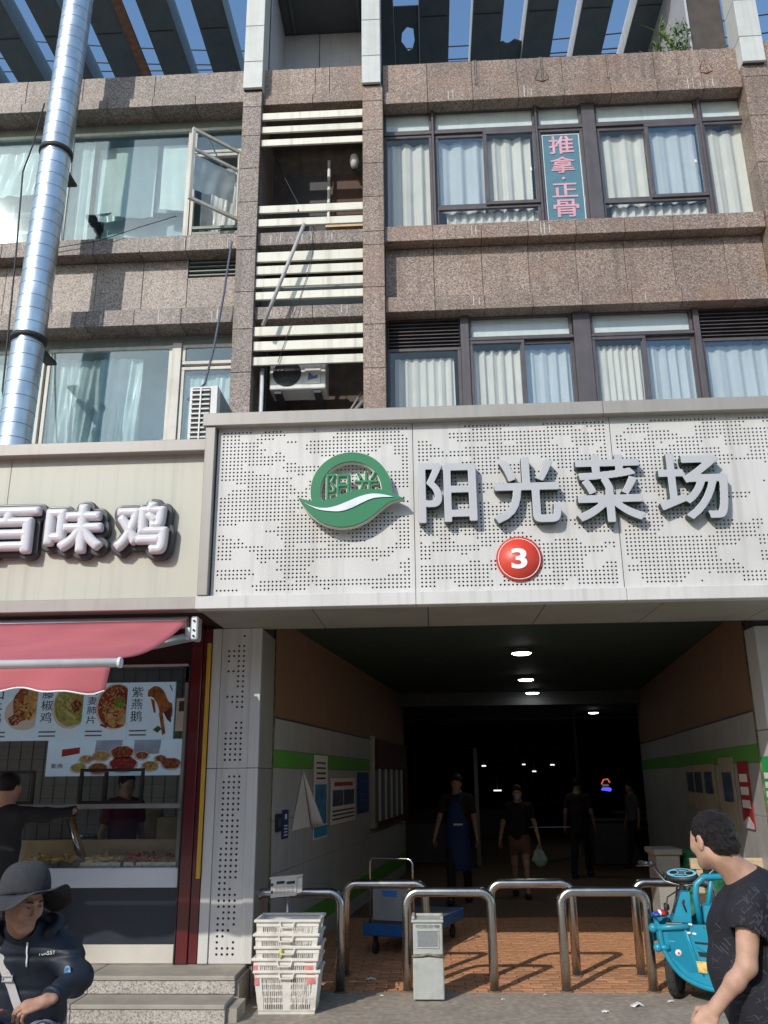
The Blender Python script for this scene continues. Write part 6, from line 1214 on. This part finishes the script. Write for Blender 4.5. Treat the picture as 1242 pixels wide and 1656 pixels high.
# --- seated woman in a floppy hat, lower left
wm = thing('person', 'seated person in a floppy grey sun hat and navy jacket looking down over a phone', 'person', (-1.95, 4.4, 0))
hc = (-1.905, 4.235, 1.268); HM = basis((.84, -.54), R(17), R(-2))
F = Field((-2.42, 3.75, .66), (-1.5, 4.75, 1.46), .005); T = headf(F, hc, HM, .98)
F.cone(T(0, -.03, -.07), (-1.945, 4.36, 1.08), .050, .056, .03)
lw_, le_ = np.array((-1.695, 4.08, .892)), np.array((-1.65, 4.32, .935)); rw_, re_ = np.array((-2.02, 4.02, .835)), np.array((-2.26, 4.25, .86))
F.cone(le_+.5*(lw_-le_), lw_, .036, .027, .01); F.cone(re_+.5*(rw_-re_), rw_, .036, .027, .01)
hand(F, lw_, (-.84, -.36, -.20), (-.25, .35, -.95), .98, (.45, .55, .65, .75), side=-1)
hand(F, rw_, (.82, -.28, .05), (.1, -.2, .95), .98, (.5, .55, .6, .65), side=1)
obj('body', F.mesh('body', SKIN, ORG[wm.name]), None, wm); eyes(T, wm, .98)
F = Field((-2.45, 3.95, .52), (-1.48, 4.75, 1.22), .006)
fl = ((.1, 1, 0), .62)
F.cone((-1.95, 4.50, .62), (-1.95, 4.46, .80), .185, .180, .06, fl); F.cone((-1.95, 4.46, .80), (-1.945, 4.40, 1.02), .18, .165, .08, fl); F.cone((-2.08, 4.36, 1.05), (-1.80, 4.38, 1.05), .075, .075, .07); F.cone((-1.945, 4.37, 1.06), (-1.935, 4.33, 1.125), .085, .074, .04)
ls, rs = np.array((-1.755, 4.38, 1.035)), np.array((-2.14, 4.36, 1.035))
F.cone(ls, le_, .080, .066, .04); F.cone(le_, le_+.80*(lw_-le_), .064, .043, .03); F.cone(rs, re_, .080, .066, .04); F.cone(re_, re_+.80*(rw_-re_), .064, .043, .03)
F.ell(T(0, -.01, -.055), np.array((.064, .07, .055)), .004, HM, 'sub'); F.cone((-1.93, 4.30, 1.16), (-1.90, 4.20, 1.20), .062, .07, .004, op='sub')
g = np.meshgrid(*[F.lo[k]+F.h*np.arange(F.n[k]) for k in range(3)], indexing='ij'); qz = (g[2]-.62+.25*(g[1]-4.3))/.135; F.D = F.D+(.008*np.exp(-((qz-np.round(qz))/.10)**2)*(g[2] < 1.04)).astype(np.float32)
F.wrinkle(.0055, 34, 3); obj('jacket', F.mesh('jacket', JACKET, ORG[wm.name]), None, wm)
def cuff(a, b, r, m=JACKET): return MB().tube([a, a+(b-a)*.3, a+(b-a)*.6, b], [r*.96, r*1.06, r*1.05, r*.9], 16)
obj('cuff', cuff(le_+.74*(lw_-le_), le_+.86*(lw_-le_), .044), JACKET, wm); obj('cuff', cuff(re_+.74*(rw_-re_), re_+.86*(rw_-re_), .044), JACKET, wm)
PANT = mat('patterned_trousers', (.06, .065, .11), .8, var=.2)
_t = PANT.node_tree; _w = _t.nodes.new('ShaderNodeTexWave'); _w.wave_type = 'RINGS'; _w.inputs['Scale'].default_value = 16; _w.inputs['Distortion'].default_value = 14; _w.inputs['Detail'].default_value = 1; _r = _t.nodes.new('ShaderNodeValToRGB'); _r.color_ramp.elements[0].position = .45; _r.color_ramp.elements[0].color = (.04, .045, .09, 1); _r.color_ramp.elements[1].position = .62; _r.color_ramp.elements[1].color = (.34, .33, .42, 1)
_c = _t.nodes.new('ShaderNodeTexCoord'); _t.links.new(_c.outputs['Object'], _w.inputs['Vector']); _t.links.new(_w.outputs['Fac'], _r.inputs[0]); _t.links.new(_r.outputs[0], _t.nodes['Principled BSDF'].inputs['Base Color'])
F = Field((-2.4, 3.7, .02), (-1.5, 4.8, .86), .009)
F.cone((-1.95, 4.52, .66), (-1.93, 4.5, .74), .19, .17, .05, ((0, 1, 0), .7))
for hx_, kx in ((-1.85, -1.66), (-2.06, -2.10)): F.cone((hx_, 4.45, .66), (kx, 4.06, .665), .098, .082, .04); F.cone((kx, 4.06, .665), (kx, 4.02, .14), .078, .055, .03)
F.wrinkle(.005, 30, 5); obj('trousers', F.mesh('trousers', PANT, ORG[wm.name]), None, wm)
for kx in (-1.66, -2.10): obj('shoe', MB().ball((kx, 3.96, .05), (.05, .13, .05), 14).box(kx-.045, kx+.045, 3.84, 4.07, .0, .02, .006), BLACK, wm)
# hat
hatM = HM @ np.array(Matrix.Rotation(R(19), 3, 'X')); hp = np.array(hc)+HM@np.array((0, -.012, .056))
def HT(x, y, z): return hp+hatM@np.array((x, y, z))
def crown(u, v):
    a = 2*math.pi*u; r_ = (.100+.012*v)*(1-(1-v)**3.2)**.55 if v > 0 else 0.; r_ = .112*math.sin(min(1, v*1.05)*math.pi/2)**.75
    return HT(r_*math.cos(a)*.94, r_*math.sin(a)*1.06, .115-.13*v**2.1+.006*math.sin(3*a)*v)
def brim(u, v):
    a = 2*math.pi*u; r_ = .108+.105*v; up_ = math.cos(a-R(86)); dz = -.018-.085*v**1.2*(1-.85*max(0, up_)**2)+.05*v*max(0, up_)**3+.018*v*math.sin(3*a+1)+.010*v*math.sin(7*a)
    return HT(r_*math.cos(a)*.94, r_*math.sin(a)*1.06, dz)
hat = obj('sun_hat', MB().grid(crown, 48, 16), HATM, wm, solid=.004); obj('brim', MB().grid(brim, 72, 10), HATM, hat, solid=.004)
for v in (.35, .6, .85, .98): obj('stitch', MB().tube([brim(u, v)+hatM@np.array((0, 0, .0035)) for u in np.linspace(0, 1, 60)], .0012, 4), mat('stitch', (.09, .09, .10), .9) if 'stitch' not in MATS else MATS['stitch'], hat)
hairw = Field((-2.1, 4.05, 1.12), (-1.7, 4.45, 1.42), .005); hairw.ell(np.array(hc)+HM@np.array((0, -.025, .03)), np.array((.081, .092, .088)), .01, HM); hairw.cone(T(0, -.08, -.02), T(0, -.085, -.09), .05, .035, .03); hairw.cut(T(0, .035, 0), HM@np.array((0, -1, .35))); obj('hair', hairw.mesh('hair', HAIR, ORG[wm.name]), None, wm)
# hood rolls behind the neck, strings, strap, print and badge
obj('hood', MB().tube([(-1.80, 4.31, 1.115), (-1.80, 4.41, 1.145), (-1.90, 4.48, 1.16), (-2.03, 4.46, 1.155), (-2.08, 4.36, 1.13), (-2.02, 4.27, 1.10)], [.025, .045, .055, .055, .045, .022], 12), JACKET, wm)
from mathutils.bvhtree import BVHTree
_jm = bpy.data.objects[[o.name for o in bpy.data.objects if o.parent == wm and o.name.startswith('jacket')][0]].data
_bv = BVHTree.FromPolygons([v.co[:] for v in _jm.vertices], [tuple(p.vertices) for p in _jm.polygons]); _oo = ORG[wm.name]
def hit(x, z, off=.004, y0=3.6):
    h = _bv.ray_cast(Vector((x, y0, z))-_oo, Vector((0, 1, 0))); p = h[0]+_oo if h[0] is not None else Vector((x, 4.25, z)); return p-Vector((0, off, 0))
sp = [(-2.07, 1.13), (-2.045, 1.08), (-2.015, 1.02), (-1.985, .96), (-1.955, .90), (-1.93, .84), (-1.905, .79)]
pts = [hit(x, z, .006) for x, z in sp]; pts = [pts[0]+Vector((0, .09, .03))]+pts; stp = MB(); wv = Vector((.0165, 0, .010))
for a, b in zip(pts, pts[1:]): stp.add([a-wv, a+wv, b+wv, b-wv], [(0, 1, 2, 3)])
st = obj('bag_strap', stp, STRAP, wm, solid=.003); pb = hit(-1.972, .935, .012)
obj('buckle', ring(MB(), pb.x-.025, pb.x+.025, pb.z-.014, pb.z+.014, pb.y-.004, pb.y+.004, .006, .001), ALU, st)
ds = [hit(-1.885, z, .005) for z in np.linspace(1.09, .985, 6)]; obj('drawstring', MB().tube(ds, .0042, 6), WHITE, wm); obj('drawstring', MB().tube([hit(-2.04, 1.14, .01), hit(-2.05, 1.10, .006), hit(-2.055, 1.07, .006)], .0042, 6), WHITE, wm)
tx = 'TUNSSY'
for i, c in enumerate(tx):
    p = hit(-1.835+i*.0135, 1.032+i*.0012, .003); obj('chest_letter', text_mb(c, p.x, p.x+.010, p.z, p.z+.016, p.y-.002, p.y), WHITE, wm)
p = hit(-1.672, .975, .002); obj('sleeve_badge', MB().prism([(p.x+.016*math.cos(t), p.z+.026*math.sin(t)) for t in np.linspace(0, 2*math.pi, 14, endpoint=False)], 'xz', p.y-.003, p.y), mat('badge_blue', (.16, .30, .50), .6, var=.7, scale=60), wm)
ph = thing('mobile_phone', 'dark mobile phone in a reddish case held by the seated person', 'phone', (-1.895, 3.975, .865)); phb = obj('phone_case', MB().box(-.075, .075, -.037, .037, -.005, .004, .003), mat('phone_case', (.20, .06, .05), .4), ph, local=True); phs = obj('screen', MB().box(-.071, .071, -.033, .033, .0045, .006), LCD, ph, local=True); ph.rotation_euler = (R(-18), R(-10), R(12))
stl = thing('bar_stool', 'plain black stool under the seated person', 'stool', (-1.95, 4.55, 0)); obj('seat', MB().lathe([(0, .50), (.17, .50), (.18, .53), (0, .55)], (-1.95, 4.55, 0), 20), BLACK, stl)
for a in range(4): obj('leg', MB().tube([(-1.95+.13*math.cos(a*1.571+.78), 4.55+.13*math.sin(a*1.571+.78), .5), (-1.95+.19*math.cos(a*1.571+.78), 4.55+.19*math.sin(a*1.571+.78), 0)], .014, 8), CHROME, stl)

# --- man at the right, seen from behind, looking away to the left
mn = thing('person', 'man with short black hair in a dark printed t-shirt looking away towards the passage', 'person', (1.40, 4.12, 0))
mh = (1.222, 4.10, 1.527); MM = basis((-.44, .90), R(5), R(2)); F = Field((.95, 3.7, .55), (1.85, 4.6, 1.68), .005); T = headf(F, mh, MM, 1.0)
F.cone(T(0, -.028, -.06), (1.36, 4.11, 1.335), .059, .066, .03); F.cone((1.36, 4.11, 1.34), (1.38, 4.12, 1.24), .08, .12, .05)
ms, me_, mw = np.array((1.29, 3.945, 1.275)), np.array((1.245, 3.915, 1.06)), np.array((1.105, 3.95, .895))
F.cone(ms, me_, .052, .040, .02); F.cone(me_, me_+.35*(mw-me_), .037, .037, .02); F.cone(me_+.35*(mw-me_), mw, .036, .026, .02, ((.5, .6, .6), .85)); hand(F, mw, (-.62, .15, -.77), (.55, .8, -.2), 1.03, (.35, .4, .45, .5), side=-1)
ms2, me2, mw2 = np.array((1.55, 4.33, 1.27)), np.array((1.60, 4.42, 1.0)), np.array((1.46, 4.52, .84)); F.cone(ms2, me2, .056, .044, .02); F.cone(me2, mw2, .044, .030, .02); hand(F, mw2, (-.6, .4, -.7), (.2, -.6, .3), 1.0, (.4, .4, .4, .4), side=1)
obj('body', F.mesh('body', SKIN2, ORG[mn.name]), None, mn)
F = Field((1.08, 3.9, 1.35), (1.42, 4.3, 1.68), .004); F.ell(T(0, -.016, .034), np.array((.083, .103, .090)), .01, MM); F.cone(T(-.03, -.075, -.03), T(.03, -.075, -.03), .038, .038, .03); F.cut(T(0, .0, -.030), MM@np.array((0, -.85, 1.))); F.cut(T(0, 0, -.070), MM@np.array((0, -.25, 1.)))
for x in (-1, 1): F.ell(T(x*.082, .003, -.012), np.array((.02, .026, .036)), .006, MM, 'sub')
F.wrinkle(.0022, 190, 8); obj('hair', F.mesh('hair', HAIR, ORG[mn.name]), None, mn)
F = Field((1.0, 3.72, .58), (1.9, 4.6, 1.45), .006); fv = np.array((-.93, .36, 0)); fl = (fv, .74)
F.cone((1.40, 4.12, .66), (1.39, 4.12, .95), .20, .205, .08, (fv, .72)); F.cone((1.39, 4.12, .95), (1.395, 4.13, 1.22), .205, .19, .1, fl); F.ell((1.295, 4.15, 1.0), (.135, .15, .24), .08); F.ell((1.30, 4.14, 1.20), (.12, .15, .12), .07); F.cone(ms+np.array((.04, .04, .0)), ms2-np.array((.04, .04, 0)), .085, .085, .07); F.cone((1.37, 4.12, 1.28), (1.355, 4.105, 1.345), .10, .074, .05)
F.cone(ms, ms+.42*(me_-ms), .078, .075, .035); F.cone(ms2, ms2+.56*(me2-ms2), .082, .078, .035)
F.cone((1.36, 4.11, 1.33), T(0, -.03, -.03), .064, .062, .005, op='sub'); F.cut((0, 0, .60), (0, 0, 1)); e_ = ms+.50*(me_-ms); F.wrinkle(.0085, 26, 2)
F.cone(e_+.02*(me_-ms), me_, .075, .085, .004, op='sub'); F.cone(ms+.3*(me_-ms), me_, .058, .060, .0, op='sub')
obj('t_shirt', F.mesh('t_shirt', TEE, ORG[mn.name]), None, mn)
_jm = [o for o in bpy.data.objects if o.parent == mn and o.name.startswith('t_shirt')][0].data; _bt = BVHTree.FromPolygons([v.co[:] for v in _jm.vertices], [tuple(p.vertices) for p in _jm.polygons]); _ot = ORG[mn.name]
# scattered light print lying on the cloth
rr = random.Random(5); pm = MB()
for _ in range(900):
    x, z = rr.uniform(1.12, 1.62), rr.uniform(.66, 1.36); a = rr.choice((R(35), R(35), R(-55), R(80))); ln = rr.uniform(.005, .016); dx, dz = math.cos(a), math.sin(a); P0 = []
    for t_ in np.linspace(-1, 1, 4):
        h = _bt.ray_cast(Vector((x+dx*ln*t_, 3.2, z+dz*ln*t_))-_ot, Vector((0, 1, 0)))
        P0.append(h[0]+_ot-Vector((0, .0022, 0)) if h[0] is not None else None)
    if any(p is None for p in P0): continue
    w_ = Vector((-dz, 0, dx))*.0017
    for p, q in zip(P0, P0[1:]):
        if (p-q).length < .05: pm.add([p-w_, p+w_, q+w_, q-w_], [(0, 1, 2, 3)])
obj('shirt_print', pm, TEEP, mn, kind='stuff')
F = Field((1.0, 3.75, .02), (1.85, 4.6, .75), .012); F.cone((1.40, 4.12, .62), (1.40, 4.12, .70), .19, .19, .05, (fv, .7))
for sx, sy in ((-.07, -.08), (.07, .08)): F.cone((1.40+sx, 4.12+sy, .62), (1.40+sx*1.3, 4.10+sy*1.3, .36), .105, .075, .03); F.cone((1.40+sx*1.3, 4.10+sy*1.3, .36), (1.41+sx*1.4, 4.12+sy*1.4, .07), .072, .055, .02)
F.wrinkle(.006, 26, 4); obj('trousers', F.mesh('trousers', BLK, ORG[mn.name]), None, mn)
for s_ in (-1, 1): obj('shoe', MB().ball((1.36+s_*.1, 4.16+s_*.11, .045), (.09, .09, .045), 14).box(1.29+s_*.1, 1.43+s_*.1, 4.1+s_*.11, 4.22+s_*.11, 0, .02, .006), BLACK, mn)

# --- standing people farther off
def stander(label, x, y, z0, H, f, top, legs, h=.014, skin=SKIN, la=(.06, .0), ra=(.06, .0), shorts=False, hairlen=0., reach=None, sleeve=.55, st=.03, tiltf=4):
    """whole figure of height H facing f; la / ra = (sideways, forward) swing of the arms"""
    t = thing('person', label, 'person', (x, y, z0)); k = H/1.7; f = np.array((f[0], f[1], 0.)); f /= np.linalg.norm(f); rt = np.array((f[1], -f[0], 0)); P = lambda a, b, c: np.array((x, y, z0))+(rt*a+f*b)*k+np.array((0, 0, c*k))
    lo, hi = np.array((x-.55, y-.55, z0-.02)), np.array((x+.55, y+.55, z0+H+.06)); M_ = basis(f, R(tiltf)); F = Field(lo, hi, h); hc = P(0, .02, 1.585); T = headf(F, hc, M_, k*.98, face=h < .012); F.cone(T(0, -.03, -.06), P(0, -.01, 1.40), .052*k, .058*k, .02); F.cone(P(0, 0, 1.36), P(0, 0, .98), .12*k, .12*k, .05, (f, .7))
    arms = []
    for s_, (a, b) in ((-1, la), (1, ra)):
        sh, el, wr = P(s_*.175, 0, 1.36), P(s_*(.20+a*.6), b*.4-.02, 1.09), P(s_*(.21+a), b+.03, .86)
        if reach and s_ == 1: el, wr = P(*reach[0]), P(*reach[1])
        F.cone(sh, el, .046*k, .038*k, .02); F.cone(el, wr, .037*k, .026*k, .015); hand(F, wr, dir2(el, wr), -rt*s_*1., k, side=-s_, curl=(.5, .5, .55, .6)); arms.append((sh, el, wr))
        hip, kn, an = P(s_*.085, 0, .88), P(s_*.095, st*s_+.02, .48), P(s_*.10, .02+st*1.6*s_-(.10 if s_*st < 0 and abs(st) > .05 else 0), .07); F.cone(hip, kn, .08*k, .052*k, .03); F.cone(kn, an, .05*k, .034*k, .02); F.cone(an, an+f*.12*k-np.array((0, 0, .035*k)), .034*k, .028*k, .02)
    obj('body', F.mesh('body', skin, ORG[t.name]), None, t)
    F = Field(lo, hi, h); F.cone(P(0, 0, .90), P(0, 0, 1.12), .165*k, .155*k, .06, (f, .68)); F.cone(P(0, 0, 1.12), P(0, 0, 1.30), .155*k, .165*k, .06, (f, .66)); F.cone(P(-.15, 0, 1.36), P(.15, 0, 1.36), .068*k, .068*k, .06)
    for sh, el, wr in arms: F.cone(sh, sh+sleeve*(el-sh) if sleeve <= 1 else el, .066*k, .058*k, .02); (F.cone(el, wr-.1*(wr-el), .055*k, .04*k, .02) if sleeve > 1 else None)
    F.cone(P(0, 0, 1.40), P(0, .02, 1.5), .05*k, .06*k, .004, op='sub'); F.wrinkle(.005, 28, int(abs(x)*10)); obj('shirt', F.mesh('shirt', top, ORG[t.name]), None, t)
    F = Field(lo, hi, h); F.cone(P(0, 0, .90), P(0, 0, .82), .155*k, .16*k, .05, (f, .72))
    for s_ in (-1, 1):
        hip, kn, an = P(s_*.085, 0, .86), P(s_*.095, st*s_+.02, .48), P(s_*.10, .02+st*1.6*s_-(.10 if s_*st < 0 and abs(st) > .05 else 0), .10)
        if shorts: F.cone(hip, hip+.45*(kn-hip), .096*k, .088*k, .03)
        else: F.cone(hip, kn, .095*k, .068*k, .03); F.cone(kn, an, .066*k, .055*k, .02)
    F.wrinkle(.004, 28, 3); obj('shorts' if shorts else 'trousers', F.mesh('trousers', legs, ORG[t.name]), None, t)
    F = Field(lo, hi, h*.8); F.ell(T(0, -.018, .036), np.array((.084, .104, .091))*k, .01, M_)
    if hairlen: F.cone(T(0, -.07, .0), T(0, -.08, -hairlen), .06*k, .04*k, .03)
    F.cut(T(0, .0, -.025), M_@np.array((0, -.9, 1.))); F.cut(T(0, 0, -.09-hairlen), (0, 0, 1)); obj('hair', F.mesh('hair', HAIR, ORG[t.name]), None, t)
    for s_ in (-1, 1): an = P(s_*.10, .02+st*1.6*s_-(.10 if s_*st < 0 and abs(st) > .05 else 0), .0); obj('shoe', MB().ball(tuple(an+f*.06*k+np.array((0, 0, .04))), (.055*k+.04*abs(f[0])*k, .055*k+.06*abs(f[1])*k, .04), 12).box(an[0]-.045, an[0]+.045, an[1]-.045, an[1]+.045, 0.001+z0, .02+z0, .004), BLACK, t)
    return t, P, T, M_, arms
t, P, T, M_, arms = stander('person in a blue apron standing in the dim passage', .37, 14.0, 0, 1.84, (-.15, -1), BLK, BLK, la=(.05, -.06), ra=(.10, .12), skin=SKIN, st=.10, tiltf=12)
F = Field((-.05, 13.5, .45), (.8, 14.4, 1.6), .014); F.cone(P(0, .03, 1.28), P(0, .03, 1.0), .125, .17, .04, ((0, 1, 0), .74)); F.cone(P(0, .03, 1.0), P(0, .03, .52), .18, .20, .04, ((0, 1, 0), .66)); F.cut(P(0, -.03, 1), (-.15, -1, 0)); obj('apron', F.mesh('apron', APRON, ORG[t.name]), None, t); obj('apron_print', B(.30, .44, 13.84, 13.845, 1.10, 1.125), PAPER, t)
for s_ in (-1, 1): obj('apron_strap', MB().tube([P(s_*.06, .12, 1.30), P(s_*.07, .07, 1.42), P(s_*.05, -.04, 1.46)], .012, 6), APRON, t)
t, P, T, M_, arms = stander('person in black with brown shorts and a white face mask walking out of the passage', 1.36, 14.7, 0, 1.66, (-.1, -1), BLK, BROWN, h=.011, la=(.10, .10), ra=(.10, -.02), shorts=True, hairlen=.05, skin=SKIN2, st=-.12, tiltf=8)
obj('face_mask', MB().grid(lambda u, v: T((u-.5)*.125, .118-.10*(2*abs(u-.5))**2, -.01-.085*v), 10, 6), mat('mask_white', (.6, .66, .68), .7), t, solid=.003)
hw = arms[0][2]; bg_ = thing('plastic_bag', 'pale green plastic shopping bag held by the masked person', 'bag', (float(hw[0]), float(hw[1]), float(hw[2])-.42))
F = Field(hw-np.array((.25, .25, .5)), hw+np.array((.25, .25, .1)), .011); b0_ = hw+np.array((.0, 0, -.06)); F.cone(b0_-np.array((0, 0, .05)), b0_-np.array((0, 0, .22)), .05, .12, .05, ((0, 1, 0), .6)); F.wrinkle(.012, 40, 7); obj('bag_body', F.mesh('bag_body', translucent('bag_plastic', (.55, .68, .55), .3, rough=.3, var=.25, scale=14), ORG[bg_.name]), None, bg_); obj('bag_handle', MB().tube([b0_+np.array((-.03, 0, -.04)), hw+np.array((0, 0, -.02)), b0_+np.array((.03, 0, -.04))], .007, 6), MATS['bag_plastic'], bg_)
stander('dim dark figure walking away in the hall behind the masked person', 2.75, 17.4, 0, 1.76, (.35, 1), BLK, BLK, h=.018, st=.11)
stander('dim distant person walking at the right of the dark hall', 4.15, 19.2, 0, 1.68, (-.95, -.3), GREY, BLK, h=.018, st=-.13)
stander('customer in black leaning on the shop counter at the left picture edge', -3.66, 7.60, .135, 1.74, (.25, 1), BLK, BLK, h=.010, la=(.05, .1), reach=((.33, .10, 1.36), (.50, .30, 1.385)), sleeve=1.2)
stander('shop clerk in a maroon top behind the shop glass', -3.16, 9.15, .26, 1.62, (.75, -.6), mat('maroon_shirt', (.13, .02, .035), .8), BLK, h=.013, hairlen=.04)
